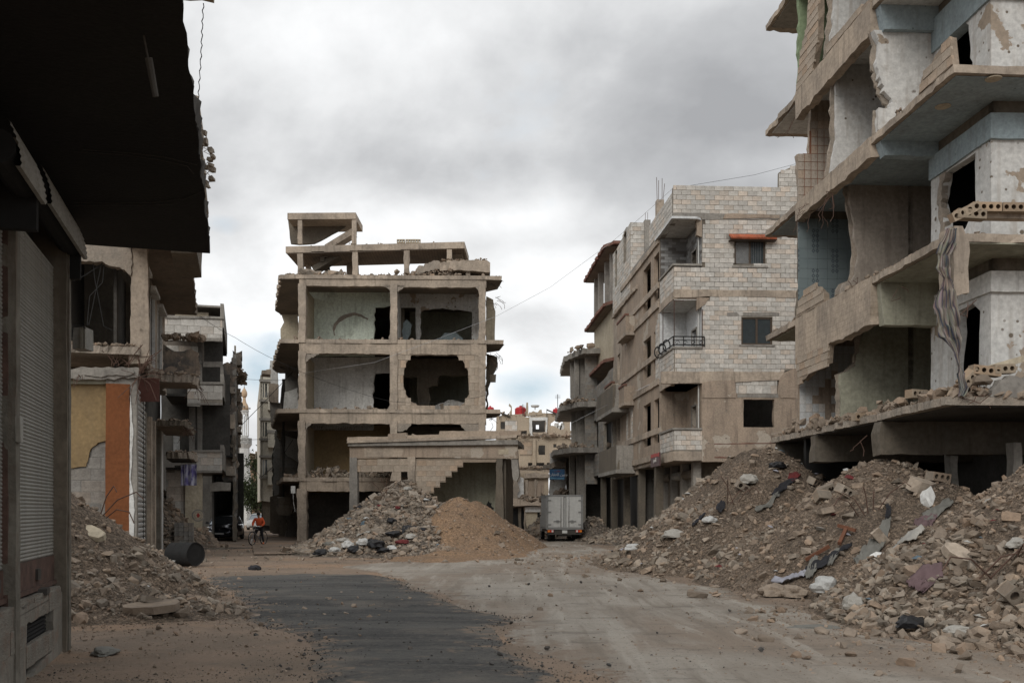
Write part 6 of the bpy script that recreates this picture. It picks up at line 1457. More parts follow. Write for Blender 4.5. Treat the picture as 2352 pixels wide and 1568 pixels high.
 for (px,py,w,h,yl_) in ((545,820,22,30,60),(540,905,26,26,62),(545,960,22,20,66),(546,1010,14,26,70),(548,1060,16,20,72),(548,1120,14,24,74),(540,985,30,14,60),(535,1065,20,18,58),(550,930,10,60,70),(548,1150,12,40,75)):
  a,b=f.y(px-w/2,py+h/2,yl_),f.y(px+w/2,py-h/2,yl_)
  MB().plate(f,'y',[(a[0],a[1],.15),(b[0],a[1],.15),(b[0],b[1],.2),(a[0],b[1],.15)],yl_,yl_+2.2,rough=.14,seg=.25).build('broken_balcony',M[rn.choice(('edge','tan','grey'))],R)
 debris_strip('balcony_debris',f,XS2-.4,XS2+.5,58,64,z(885,60),200,.08,.5,R,seed=97,pile=.4)
 mb=MB();a=f.w(*[f.y(541,985,64)[0]],64,z(1130,64));mb.box(f,f.y(538,0,66)[0],f.y(541,0,66)[0],66,66.3,z(960,66),z(820,66),.05);mb.build('leaning_post',M['cream'],R)
 MB().plate(f,'y',f.Y([(530,860),(545,862),(545,836,.1),(530,830)],63),63,63.3,rough=.1).build('broken_wall',M['dim'],R)
 # ------- right side of the left street
 yB=84
 R=root('cream_apartment_block',f.w(f.y(610,0,yB)[0],yB,0),f.rot,'cream and grey apartment block still standing far down the left street','building')
 xa,xb=f.y(598,HY,yB)[0],f.y(632,HY,yB)[0];zz=lambda py:f.xz(py,yB)
 H=[]
 for (t,b) in ((898,928),(982,1012),(1062,1095)):
  H+=[[(f.y(602,0,yB)[0],zz(b)),(f.y(606,0,yB)[0],zz(b)),(f.y(606,0,yB)[0],zz(t)),(f.y(602,0,yB)[0],zz(t))],[(f.y(609,0,yB)[0],zz(b)),(f.y(613,0,yB)[0],zz(b)),(f.y(613,0,yB)[0],zz(t)),(f.y(609,0,yB)[0],zz(t))]]
 MB().plate(f,'y',[(xa,zz(1150)),(xb,zz(1155)),(xb,zz(865)),(f.y(612,0,yB)[0],zz(868)),(xa,zz(882))],yB,yB+.3,holes=H,rough=.01).build('wall',M['creampale'],R)
 MB().plate(f,'y',[(xa+.1,0),(xb,0),(xb,zz(880)),(xa+.1,zz(885))],yB+.6,yB+.7,rough=0).build('inner_wall',M['dark'],R)
 for h in H:
  mb=MB();mb.box(f,h[0][0],h[1][0],yB+.2,yB+.25,h[0][1],h[2][1]);w_=mb.build('window',M['glass'],R)
 for py in (935,1018,1100,892,975,1055):
  mb=MB();mb.box(f,xa-.1,xb,yB-.18,yB,zz(py+3),zz(py-2));mb.build('grey_band',M['grey'],R)
 for t in (925,1005,1085):
  mb=MB();mb.box(f,f.y(615,0,yB)[0],xb,yB-.9,yB,zz(t+32),zz(t));mb.build('balcony',M['creampale'],R)
  mb=MB();mb.box(f,f.y(615,0,yB)[0]-.05,xb,yB-.95,yB,zz(t+2),zz(t-5));mb.build('balcony_rail',M['grey'],R)
 MB().plate(f,'x',[(yB,zz(1150)),(yB+25,zz(1150)),(yB+25,zz(880)),(yB,zz(880))],xa,xa+.2,rough=0).build('side_wall',M['creampale'],R)
 MB().plate(f,'y',f.Y([(604,1205),(640,1210),(640,1150),(602,1150)],yB+.4),yB+.4,yB+.6,rough=0).build('shop_front',M['dim'],R)
 # dark torn flank between it and the frame house
 yC=70
 R=root('burnt_flank_ruin',f.w(f.y(632,0,yC)[0],yC,0),f.rot,'burnt ruin with peeling balconies squeezed between cream block and frame house','building')
 def gw(name,mat,pts,yl,a=0,b=.3,r=.03):MB().plate(f,'y',f.Y(pts,yl),yl+a,yl+b,rough=r,seg=.3).build(name,M[mat],R)
 gw('flank_wall','dark',[(626,1225),(690,1235),(690,870),(648,870),(640,960,.1),(634,1010),(626,1040,.1)],yC)
 gw('wall_strip','whitein',[(622,880),(638,885),(640,830,.1),(620,828,.1)],yC-1);gw('wall_top','tan',[(601,858),(622,860),(622,848),(601,850)],yC-1,0,1.5)
 gw('wall_strip','tan',[(618,920,.1),(640,925),(640,882),(618,880)],yC-1.2);gw('wall_strip','tan',[(625,850),(645,850),(645,812,.15),(636,818,.1),(628,828,.1)],yC-.5)
 gw('wall_strip','grey',[(622,970),(646,975),(646,925),(620,922)],yC-.8)
 gw('wall_strip','blockgrey',[(628,1140,.1),(652,1150),(652,960,.1),(630,975,.1)],yC-1)
 gw('wall_strip','tan',[(636,1000,.2),(650,1005),(652,950,.1),(640,960,.2)],yC-1.4)
 gw('rubble_pier','grey',[(655,1235),(684,1240),(684,1120,.05),(662,1130,.1)],yC-4,0,.5,.08)
 gw('ground_wall','dim',[(620,1222),(660,1232),(660,1130),(620,1140)],yC-1.5,r=.05)
 for i in range(10):
  p=P3(RN.uniform(650,682),RN.uniform(1120,1180),60);mb=MB();mb.box(FW,p.x-.4,p.x+.4,p.y,p.y+.5,p.z-.25,p.z+.25,.14);mb.build('hanging_rubble',M['dim'],R)
 # ------- brown house at the very end, with broken top
 R=root('brown_end_house',P3(590,1205,128)*Vector((1,1,0)).x if False else (P3(590,HY,128).x,128,0),0,'brown brick ruin with a bite out of its top behind the street tree','building')
 mb=MB();mb.plate(FW,'y',FW.Y([(560,1210),(640,1210),(640,1048),(600,1050),(598,1062,.3),(588,1068,.3),(585,1080,.3),(578,1085,.2),(576,1040),(560,1042)],128),128,136,rough=.1);mb.build('wall',M['brownbrick'],R)
 mb=MB();mb.plate(FW,'y',FW.Y([(586,1052),(588,1052),(588,1040),(601,1040),(601,1052),(604,1052),(604,1036),(586,1036)],127),127,127.5,rough=.02);mb.build('roof_frame',M['tan'],R)
M['brownbrick']=surf('brown_brick',(.25,.17,.11),(.20,.14,.095),streak=.3);M['creampale']=surf('pale_cream_paint',(.46,.43,.36),(.40,.37,.31),dirt=(.25,.22,.18),streak=.4)
left_far()
# ------------------------------------------------------------------ distance: minaret, tree, ruins beyond the lorry
M['minwhite']=surf('white_stone_paint',(.56,.56,.54),(.50,.50,.485),dirt=(.38,.36,.33),streak=.3,bump=.1)
M['minsand']=surf('sand_coloured_dome',(.50,.36,.24),(.45,.33,.22),dirt=(.3,.22,.15),streak=.3,bump=.1)
M['leaf']=surf('dark_leaf',(.045,.060,.028),(.030,.042,.020),streak=0,rand=.4)
M['bark']=plain('bark',(.10,.08,.06),.95)
M['redtank']=plain('red_plastic_tank',(.42,.03,.035),.5)
M['blacktank']=plain('black_tank',(.03,.03,.035),.5)
def minaret():
 Yd=116.0;c=P3(561,1170,Yd);c.z=0
 s=lambda px:px/FOC*Yd
 z=lambda py:zat(py,Yd)
 R=root('minaret',c,0,'white minaret with open lantern and sand-coloured onion dome at the end of the left street','minaret')
 f=Fr(CX+400)
 def col(w0,w1,z0,z1,name='shaft',mat='minwhite',rot=f.rot,n=8):
  mb=MB();vs=[]
  for (w,zz) in ((w0,z0),(w1,z1)):
   for k in range(n):
    a=rot+2*math.pi*(k+.5)/n;vs.append((c.x+w*math.cos(a),c.y+w*math.sin(a),zz))
  mb.add(vs,[(k,(k+1) % n,n+(k+1) % n,n+k) for k in range(n)]+[tuple(range(n-1,-1,-1)),tuple(range(n,2*n))]);return mb.build(name,M[mat],R)
 col(s(17.5),s(17.5),-.2,z(1130),'base',n=4);col(s(15),s(14.5),z(1130),z(1085),'shaft');col(s(13),s(12),z(1085),z(1030),'shaft');
 col(s(11),s(17.5),z(1030),z(1020),'corbel');mb=MB();mb.lathe(c+Vector((0,0,z(1020))),[(s(17.5),0),(s(17.5),s(14)),(s(16),s(14)),(s(16),.1)],8);mb.build('balcony_rail',M['minfret'],R)
 col(s(9.5),s(9),z(1010),z(1000),'drum')
 for k in range(6):
  a=math.pi*2*k/6+.3;mb=MB();mb.lathe(c+Vector((s(9)*math.cos(a),s(9)*math.sin(a),z(1002))),[(s(1.7),0),(s(1.3),.15),(s(1.3),z(960)-z(1002)-.15),(s(2.0),z(960)-z(1002))],8);mb.build('lantern_column',M['minwhite'],R)
 mb=MB();mb.tube([c+Vector((0,0,z(1002))),c+Vector((0,0,z(955)))],s(1.2),6);mb.build('lantern_ladder',M['minwhite'],R)
 # arcade ring with pointed openings
 n=6
 for k in range(n):
  a0,a1=math.pi*2*k/n+.3,math.pi*2*(k+1)/n+.3;r=s(9.8);A=Vector((c.x+r*math.cos(a0),c.y+r*math.sin(a0),0));B=Vector((c.x+r*math.cos(a1),c.y+r*math.sin(a1),0))
  pts=[(0,962),(0,945),(1,945),(1,962),(.85,962),(.78,955),(.5,949),(.22,955),(.15,962)]
  vs=[A.lerp(B,u)+Vector((0,0,z(v))) for u,v in pts];q=(c-(A+B)/2);q.z=0;q.normalize();vs2=[v+q*.12 for v in vs]
  mb=MB();t=tessellate_polygon([[Vector((u*10,-v,0)) for u,v in pts]]);m_=len(pts)
  mb.add(vs+vs2,[tuple(x) for x in t]+[tuple(m_+i for i in x) for x in t]+[(i,(i+1) % m_,m_+(i+1) % m_,m_+i) for i in range(m_)]);mb.build('lantern_arch',M['minwhite'],R)
 mb=MB();mb.lathe(c+Vector((0,0,z(945))),[(s(11),0),(s(11),.12),(s(10),.14)],12);mb.build('cornice',M['minwhite'],R)
 mb=MB();mb.lathe(c+Vector((0,0,z(945)+.14)),[(s(9.8),0),(s(9.8),s(8)),(s(8),s(13)),(s(4.5),s(19)),(s(3.2),s(26)),(s(3.6),s(30))],14);mb.build('neck',M['minsand'],R,smooth=True)
 mb=MB();mb.lathe(c+Vector((0,0,z(915)+.1)),[(s(3.4),0),(s(6),s(3.5)),(s(7),s(8)),(s(6.4),s(13)),(s(4),s(18)),(s(1.2),s(22)),(s(.4),s(24))],14);mb.build('onion_dome',M['minsand'],R,smooth=True)
 mb=MB();mb.lathe(c+Vector((0,0,z(893))),[(s(.4),0),(s(1.4),s(3)),(s(.5),s(6)),(s(.5),s(8)),(s(1.0),s(10)),(s(.3),s(12)),(s(.1),s(18))],8);mb.build('finial',M['grey'],R)
 for sx in (-1,1):
  mb=MB();a=c+Vector((sx*s(10.5),-s(3),z(938)));mb.tube([a,a+Vector((sx*s(4),-s(1),0))],s(1),8,taper=2.2);mb.build('loudspeaker',M['grey'],R)
 mb=MB();mb.lathe(c+Vector((s(2),-s(10.5),z(938))),[(s(.6),0),(s(2),.15),(s(2),.3)],10);mb.build('loudspeaker',M['grey'],R)
 mb=MB();mb.box(FW,c.x+s(7),c.x+s(9),c.y-s(13),c.y-s(12),z(1072),z(1052));mb.build('slit_window',M['dark'],R)
def mat_fret():
 m=surf('fretted_rail',(.5,.5,.48),(.44,.44,.42),streak=.2);nt=m.node_tree;b=nt.nodes['Principled BSDF'];src=b.inputs['Base Color'].links[0].from_socket
 v=nt.nodes.new('ShaderNodeTexVoronoi');v.inputs['Scale'].default_value=5;tc=nt.nodes.new('ShaderNodeTexCoord');nt.links.new(tc.outputs['Object'],v.inputs['Vector'])
 mr=nt.nodes.new('ShaderNodeMapRange');mr.inputs[1].default_value=.25;mr.inputs[2].default_value=.4;mr.inputs[3].default_value=.0;mr.inputs[4].default_value=.7;nt.links.new(v.outputs['Distance'],mr.inputs[0])
 mx=nt.nodes.new('ShaderNodeMix');mx.data_type='RGBA';nt.links.new(mr.outputs[0],mx.inputs[0]);nt.links.new(src,mx.inputs[6]);mx.inputs[7].default_value=(.2,.2,.19,1);nt.links.new(mx.outputs[2],b.inputs['Base Color']);return m
M['minfret']=mat_fret()
minaret()
def leafy(name,c,rx,ry,rz,n,size,seed,label,trunk):
 rng=np.random.default_rng(seed);R=root(name,Vector((c.x,c.y,0)),0,label,'tree')
 cl=rng.normal(0,1,(34,3));cl/=np.linalg.norm(cl,axis=1)[:,None];cl*=(rng.uniform(.25,1,34)**.5)[:,None]
 k=rng.integers(0,34,n);P=cl[k]+rng.normal(0,.19,(n,3));P=P*np.array([rx,ry,rz])+np.array([c.x,c.y,c.z])
 a=rng.normal(0,1,(n,3));a/=np.linalg.norm(a,axis=1)[:,None];b=np.cross(a,rng.normal(0,1,(n,3)));b/=np.linalg.norm(b,axis=1)[:,None];cc=np.cross(a,b)
 s=size*rng.uniform(.6,1.4,n)[:,None]
 V=np.stack([P-a*s,P-b*s*.5,P+a*s,P+b*s*.5],1).reshape(-1,3);F=np.arange(n*4).reshape(-1,4)
 o=npmesh('crown',V,F,M['leaf'],parent=R)
 mb=MB();mb.tube([Vector((c.x,c.y,-.1)),Vector((c.x+.1,c.y,c.z*.6)),Vector((c.x,c.y,c.z))],.25,8,taper=.5)
 for i in range(7):q=Vector(P[rng.integers(0,n)]);mb.tube([Vector((c.x,c.y,c.z*.7)),q.lerp(Vector((c.x,c.y,c.z)),.4),q],.07,5,taper=.4)
 mb.build('trunk',M['bark'],R)
leafy('street_tree',Vector((P3(590,1110,104).x,104,zat(1115,104))),1.6,2,2.9,6000,.13,4,'dense dark green tree between the minaret and the cream apartment block',True)
# ------------------------------------------------------------------ pale ruins on the rise beyond the lorry
def far_ruins():
 f=FW
 def mkr(nm,lab,px,Yd):return root(nm,Vector((P3(px,HY,Yd).x,Yd,0)),0,lab,'building')
 def w(R,name,mat,pts,Yd,th=.3,holes=(),r=.05,d=0):MB().plate(f,'y',f.Y(pts,Yd),Yd+d,Yd+d+th,holes=[f.Y(h,Yd) for h in holes],rough=r,seg=.4).build(name,M[mat],R)
 rc=lambda a,t,b,bt:[(a,bt),(b,bt),(b,t),(a,t)]
 # upper, farthest: roofline with tanks
 Yd=112;R=mkr('hilltop_ruin','bullet-riddled tan ruin with rooftop water tanks in the distance above the lorry',1225,Yd)
 w(R,'upper_wall','tanpale',[(1140,1045),(1312,1045),(1309,950),(1245,948),(1230,955),(1212,958,.3),(1200,950),(1140,955)],Yd,holes=[rc(1150,968,1160,985),rc(1192,988,1210,1000),rc(1222,966,1252,992),[(1262,978,.3),(1295,985,.3),(1295,972,.3),(1275,965,.3)]])
 blockwall(f,'y',Yd-.05,f.Y(rc(1160,965,1188,1000),Yd),R,mat='block',bw=.8,bh=.45,cap=60,seed=101)
 w(R,'door_surround','whitein',[(1216,1000,.2),(1256,1000),(1258,958),(1216,958)],Yd-.2,.15,holes=[rc(1222,965,1253,998)])
 w(R,'inner_wall','dark',rc(1140,960,1265,1045),Yd+4,holes=[rc(1231,975,1238,985)],r=0)
 for (a,b) in ((1268,985),(1275,990),(1283,985)):
  p,q=P3(a,b+12,Yd+.3),P3(a+6,b-14,Yd+.3);mb=MB();mb.add([p,p+Vector((.5,0,0)),q+Vector((.5,0,0)),q,p+Vector((0,.3,0)),p+Vector((.5,.3,0)),q+Vector((.5,.3,0)),q+Vector((0,.3,0))],[(0,1,2,3),(7,6,5,4),(0,4,5,1),(1,5,6,2),(2,6,7,3),(3,7,4,0)]);mb.build('leaning_slab',M['whitein'],R)
 w(R,'parapet','tanpale',[(1213,955),(1246,952),(1244,940,.3),(1215,946,.3)],Yd-.1);w(R,'roof_column','tanpale',rc(1209,924,1213,956),Yd-.1);w(R,'roof_column','tanpale',[(1171,952),(1176,952),(1175,932,.2),(1170,926,.2)],Yd-.1)
 debris_strip('roof_debris',f,P3(1200,0,Yd).x,P3(1310,0,Yd).x,Yd-.5,Yd+1,zat(1003,Yd),160,.15,.7,R,seed=102,pile=.5)
 debris_strip('roof_debris',f,P3(1140,0,Yd).x,P3(1310,0,Yd).x,Yd-.2,Yd+1,zat(955,Yd),110,.1,.5,R,seed=103,pile=.4)
 for (px,a,b,lab,grp) in ((1196,934,956,'large red plastic water tank on the distant roof beside the thin roof column',None),(1277,938,950,'red water tank lying on the distant roof behind a slanting solar panel',None),(1126,934,948,'small red water tank just showing past the frame house',None)):
  c=P3(px,b,Yd+1);h=(b-a)/FOC*Yd;r=h*.62;mb=MB();mb.lathe(c,[(r*.9,0),(r,.1),(r,h*.8),(r*.7,h*.95),(r*.25,h),(r*.25,h+.12)],16);mb.build('water_tank',M['redtank'],None,smooth=False,label=lab,category='water tank')
 for (a,b,lab) in (((1148,945),(1172,955),'slanting solar heater panel left on the far tan roof'),((1256,939),(1284,951),'slanting dark panel in front of the far right red tank')):
  p,q=P3(*a,Yd-.3),P3(*b,Yd-.3);mb=MB();u=Vector((0,0,-.16));v=Vector((0,.9,.1));mb.add([p,q,q+u,p+u,p+v,q+v,q+u+v,p+u+v],[(0,1,2,3),(7,6,5,4),(0,4,5,1),(1,5,6,2),(2,6,7,3),(3,7,4,0)]);mb.tube([p,p+Vector((0,0,-.9))],.05,4);mb.build('solar_panel',M['steel'],None,label=lab,category='solar panel')
 for (px,t,b,lab) in ((1201,928,955,'thin rooftop aerial with a small dish beside the large red tank'),(1281,905,938,'tall thin television aerial on the far roof by the right red tank')):
  p,q=P3(px,b,Yd),P3(px,t,Yd);mb=MB();mb.tube([p,q],.04,5);[mb.tube([q+Vector((-.3,0,-.15*k)),q+Vector((.3,0,-.15*k))],.02,4) for k in range(1,4)];mb.build('aerial',M['steel'],None,label=lab,category='aerial')
 c=P3(1229,941,Yd);mb=MB();mb.lathe(c,[(.05,0),(.05,.25),(.4,.3),(.5,.5),(.45,.52)],12);mb.build('satellite_dish',M['whitein'],None,label='pale satellite dish on the broken parapet of the far roof',category='satellite dish')
 # middle tier
 Yd=98;R=mkr('riddled_block_ruin','tan block ruin with small square holes in the middle distance behind the lorry',1235,Yd)
 hs=[rc(1165,1037+4,1168,1045),rc(1237,1022,1252,1044),rc(1271,1019,1278,1027),rc(1271,1034,1278,1040),rc(1213,1062,1224,1070),rc(1232,1062,1250,1070),rc(1256,1062,1268,1070),rc(1292,1020,1300,1036)]
 w(R,'wall','tanpale',[(1150,1080),(1315,1080),(1312,1008,.2),(1250,1005,.3),(1190,1002,.2),(1150,1000)],Yd,holes=hs)
 w(R,'inner_wall','dark',rc(1150,1010,1312,1080),Yd+2.5,r=0)
 blockwall(f,'y',Yd-.05,f.Y(rc(1194,1012,1222,1045),Yd),R,mat='blocktan',mortar='mortartan',bw=.75,bh=.4,cap=120,seed=104)
 w(R,'pilaster','tanpale',rc(1224,1008,1230,1076),Yd-.3);w(R,'pilaster','tanpale',rc(1226,1050,1229,1076),Yd-.35)
 w(R,'floor_band','tan',[(1190,1084),(1310,1084),(1310,1076,.1),(1190,1075,.1)],Yd-.5,.6)
 debris_strip('floor_debris',f,P3(1180,0,Yd).x,P3(1310,0,Yd).x,Yd-.6,Yd+.4,zat(1003,Yd),160,.1,.6,R,seed=105,pile=.4)
 debris_strip('floor_debris',f,P3(1190,0,Yd).x,P3(1310,0,Yd).x,Yd-.9,Yd-.2,zat(1075,Yd),180,.1,.55,R,seed=106,pile=.3)
 # nearer ground storeys
 Yd=86;R=mkr('slumped_shop_ruin','slumped two-storey shop row with white plaster patches behind the earth heap',1200,Yd)
 w(R,'wall','tanpale',[(1150,1225),(1260,1235),(1260,1084),(1215,1080),(1150,1075)],Yd,holes=[rc(1150,1090+20,1172,1150)])
 w(R,'cornice','tan',[(1205,1098),(1262,1096),(1262,1088,.15),(1205,1086,.15)],Yd-.4,.5)
 w(R,'sunk_panel','render',rc(1212,1104,1228,1140),Yd-.12,.1);w(R,'sunk_panel','render',rc(1232,1104,1248,1140),Yd-.12,.1)
 w(R,'panel_frame','tan',rc(1228,1100,1232,1145),Yd-.25,.2);w(R,'panel_frame','tan',rc(1207,1100,1212,1145),Yd-.25,.2)
 w(R,'floor_slab','tan',[(1165,1162),(1255,1160),(1255,1150,.2),(1165,1146,.2)],Yd-1,1.2)
 debris_strip('floor_debris',f,P3(1190,0,Yd).x,P3(1256,0,Yd).x,Yd-1,Yd,zat(1150,Yd),200,.1,.5,R,seed=107,pile=.5)
 w(R,'white_panel','white',[(1188,1146),(1203,1146),(1203,1098,.1),(1196,1095,.1),(1188,1098)],Yd-.5,.2);w(R,'pier','edge',[(1178,1150),(1190,1146),(1192,1080),(1178,1078)],Yd-.7,.3,r=.12)
 w(R,'shop_front','cream',[(1210,1212),(1240,1215),(1240,1164),(1206,1164)],Yd-.4,.2);w(R,'shop_band','white',rc(1206,1164,1242,1175),Yd-.6,.2)
 w(R,'dark_shop','black',rc(1160,1166,1206,1230),Yd-.2,.1,r=0);w(R,'pier','dim',rc(1190,1166,1197,1225),Yd-.4,.2);w(R,'pier','tan',rc(1203,1166,1208,1225),Yd-.5,.2)
 w(R,'window_frame','dim',rc(1158,1112,1170,1146),Yd-1.2,.4)
 # right-hand broken slabs with the white wall and sign
 Yd=74;R=mkr('white_wall_ruin','ruin with a torn white wall carrying the blue sign over the lorry',1275,Yd)
 w(R,'wall','white',[(1262,1170),(1300,1170),(1300,1035,.05),(1283,1030,.3),(1278,1060,.25),(1272,1050,.3),(1264,1040)],Yd)
 w(R,'broken_slab','edge',[(1232,1076,.2),(1300,1072),(1300,1058,.2),(1250,1066,.2)],Yd-1.5,2,r=.15)
 w(R,'lower_wall','stonewall',[(1262,1235),(1310,1235),(1310,1145,.2),(1262,1150,.2)],Yd-.3,.4,r=.2)
 debris_strip('floor_debris',f,P3(1240,0,Yd).x,P3(1312,0,Yd).x,Yd-2.2,Yd-.4,zat(1152,Yd),500,.1,.7,R,seed=108,pile=1.0)
 # blue sign: flat board on a frame, printed words
 Ys=70;a,b=P3(1262,1101,Ys),P3(1297,1077,Ys);mb=MB();mb.box(f,a.x,b.x,Ys,Ys+.08,a.z,b.z)
 sg=mb.build('shop_sign',M['signblue'],None,label='blue office sign with white Arabic lettering above the lorry',category='sign');bpy.context.view_layer.update()
 # letters in joined presentation forms, set right to left
 arabic('\uFEF1\uFEAD\uFE8E\uFED8\uFECC\uFEDF\uFE8D \uFEE6\uFEF4\uFEE8\uFE9F',sg,Vector(((a.x+b.x)/2+.05,Ys-.01,a.z+(b.z-a.z)*.48)),0,.27,M['signpaper'])
 arabic('\uFE90\uFE98\uFEDC\uFEE3',sg,Vector(((a.x+b.x)/2+.02,Ys-.01,a.z+(b.z-a.z)*.82)),0,.17,M['signred'])
 mb=MB();mb.plate(f,'y',[(a.x+.05,a.z+.05),(b.x-.05,a.z+.03),(b.x-.05,a.z+.16),((a.x+b.x)/2,a.z+.1),(a.x+.05,a.z+.2)],Ys-.008,Ys-.004,rough=0);mb.build('sign_swash',M['signlight'],sg)
 mb=MB();[mb.tube([Vector((u,Ys+.04,b.z)),Vector((u,Ys+.04,b.z+.35))],.02,4) for u in (a.x+.1,b.x-.15)];mb.build('sign_bracket',M['steel'],sg)
M['tanpale']=surf('pale_tan_render',(.42,.345,.26),(.36,.30,.23),dirt=(.24,.19,.14),streak=.4,scale=.4,pits=.5,pitscale=.8)
M['stonewall']=surf('rubble_wall',(.26,.22,.175),(.19,.165,.135),scale=2,streak=0)
M['signblue']=plain('sign_blue',(.035,.10,.20),.5);M['signlight']=plain('sign_light_blue',(.12,.26,.38),.5);M['signpaper']=plain('sign_white_letters',(.65,.66,.68),.5)
far_ruins()
# ------------------------------------------------------------------ rubble heaps
HR=Heap([(7.85,31.06,3.78,4.7,6.14),(8.95,28.71,2.35,5.15,3.45),(9.09,24.41,3.07,4.26,5.8),(5.25,31.34,1.12,1.54,4.22),(4.66,33.39,0.43,1.87,3.58),(8.42,21.64,0.88,2.9,2.27),(11.36,33.22,3.28,6.93,5.29)],amp=.28,seed=3)
HN=Heap([(11.02,16.1,3.68,5.45,5.92),(8.82,13.7,0.86,2.8,2.36),(11.24,14.49,2.33,5.44,4.17)],amp=.25,seed=8)
HC=Heap([(-4.83,44.32,2.92,3.98,6.85),(-6.7,44.84,0.43,3.24,5.9),(-7.31,44.48,0.68,1.92,5.56)],amp=.30,seed=12)
HE=Heap([(-2.32,42.54,2.36,2.68,4.21),(-1.73,46.3,2.16,2.63,6.45),(-1.9,40.26,0.42,2.23,5.52),(-2.63,37.19,0.14,1.39,3.69),(-0.59,47.19,1.26,2.15,3.31)],amp=.16,seed=15)
HL=Heap([(-10.2,19.41,2.98,4.03,3.44),(-9.35,21.06,1.37,1.56,3.7),(-11.62,24.37,1.27,3.06,3.49),(-13.61,31.1,1.41,2.94,4.18),(-7.06,16.77,0.58,2.63,1.42)],amp=.20,seed=21)
HK=Heap([(-20.04,49.19,4.49,5.11,5.11),(-16.11,45.66,0.1,3.67,1.2)],amp=.3,seed=25)
HB=Heap([(4.77,57.84,1.38,1.57,3.36),(6.19,53.52,0.82,1.75,4.84),(5.28,51.72,0.27,1.44,2.42)],amp=.25,seed=28)
HT=Heap([(4.22,65.07,2.78,3.16,3.16)],amp=.3,seed=29)
def heap_root(nm,hp,box,step,mat,label):return heap_obj(nm,hp,*box,step,M[mat],label)
hR=heap_root('rubble_heap',HR,(0.5,15,16,40),.11,'earthheap','largest rubble heap sloping down before the torn-open apartment block on the right')
hN=heap_root('rubble_heap',HN,(2.5,17,9.5,23),.09,'earthheap','nearest rubble heap of coarse stones at the right edge of the road')
hC=heap_root('rubble_heap',HC,(-14,1.5,36.5,54),.13,'earthfar','grey rubble heap strewn with rubbish bags in front of the frame house')
hE=heap_root('earth_heap',HE,(-10,5,33,54),.12,'sandheap','smooth orange-brown earth heap beside the grey rubble in the centre')
hL=heap_root('rubble_heap',HL,(-15,-3.5,13.5,36),.10,'earthheap','brown rubble heap spilling from the orange-pillared ruin on the left')
hK=heap_root('rubble_heap',HK,(-21,-11.5,44,54),.16,'earthfar','pinkish rubble heap under the block balcony house behind the barrel')
hB=heap_root('rubble_heap',HB,(0.5,11,47,64),.2,'earthfar','low grey heap by the shop fronts to the right of the lorry')
hT=heap_root('rubble_heap',HT,(-3,3.4,61,71),.2,'earthfar','dark rubble heap at the left side of the lorry')
def cover(hp,heap,name,n,box,smin,smax,mat,seed,pw=2.3,minh=.03,bias=None,flat=.85):
 rng=np.random.default_rng(seed);P,s=scatter(hp,n,*box,smin,smax,rng,pw,minh,bias);return stones(name,P,s,M[mat],seed,flat=flat,parent=heap)
vis=lambda x,y:(np.abs(x)<y*.56)
bR=lambda x,y,h:vis(x,y)*(.25+.75*(fbm2(x,y,50,4,f0=.5)>-.06))*(x<10.8)
cover(HR,hR,'stones',24000,(1,12,17,39),.022,.26,'stone',1,pw=2.7,bias=bR)
cover(HR,hR,'grey_stones',7000,(1,12,17,39),.03,.30,'stonegrey',2,pw=2.6,bias=lambda x,y,h:bR(x,y,h)*(fbm2(x,y,51,4,f0=.4)>.0))
cover(HN,hN,'stones',16000,(4,12,11,22),.016,.18,'stone',3,pw=2.6,bias=lambda x,y,h:vis(x,y)*1.0)
cover(HN,hN,'coarse_stones',1500,(4,12,11.0,18),.07,.22,'stonegrey',4,pw=1.8,bias=lambda x,y,h:vis(x,y)*(h<2.0)*np.clip(1.25-(h-.2)*.7-(y-13)*.1,.05,1))
cover(HC,hC,'stones',9000,(-13,1,37,50),.05,.38,'stonegrey',5,bias=lambda x,y,h:1.0*(HE.h(x,y)<h+.1))
cover(HC,hC,'brown_stones',5000,(-13,1,37,50),.05,.32,'stone',6,bias=lambda x,y,h:1.0*(HE.h(x,y)<h+.1))
cover(HE,hE,'stones',2600,(-8,3.5,36,50),.03,.17,'stone',7,pw=2.8,bias=lambda x,y,h:.5+.5*(fbm2(x,y,55,3,f0=.5)>.05))
cover(HL,hL,'stones',17000,(-13,-4,14,34),.018,.18,'stone',8,pw=2.7,bias=lambda x,y,h:.25+.75*(fbm2(x,y,56,4,f0=.6)>-.04))
cover(HL,hL,'grey_stones',3200,(-12,-4,14,26),.04,.26,'stonegrey',9,bias=lambda x,y,h:(h<1.0)*1.0)
cover(HK,hK,'stones',1500,(-20,-12,45,52),.08,.5,'stone',10)
cover(HB,hB,'stones',1500,(1,10,48,62),.06,.4,'stonegrey',11)
cover(HT,hT,'stones',900,(-2.5,3,62,70),.1,.6,'stonegrey',12)
# toes scattered on the dirt round the heaps
def apron(name,hp,box,n,seed,mat='stone',smax=.2):
 rng=np.random.default_rng(seed);x=rng.uniform(box[0],box[1],n*5);y=rng.uniform(box[2],box[3],n*5);r=hp.raw(x,y);k=(r<.02) & (rng.uniform(0,1,n*5)<np.exp(r*2.2)) & vis(x,y)
 x,y=x[k][:n],y[k][:n];s=.02*(1-rng.uniform(0,1,len(x)))**(-.55);s=np.minimum(s,smax);stones(name,np.stack([x,y,gh(x,y)+.01+s*.15],-1),s,M[mat],seed)
apron('loose_stones',HR,(0,9,15,40),1600,61);apron('loose_stones',HN,(3,9,9,18),1200,62);apron('loose_stones',HC,(-14,3,33,50),900,63,'stonegrey');apron('loose_stones',HL,(-10,-2,12,30),1100,64,smax=.1);apron('loose_stones',HE,(-6,5,33,50),600,65)
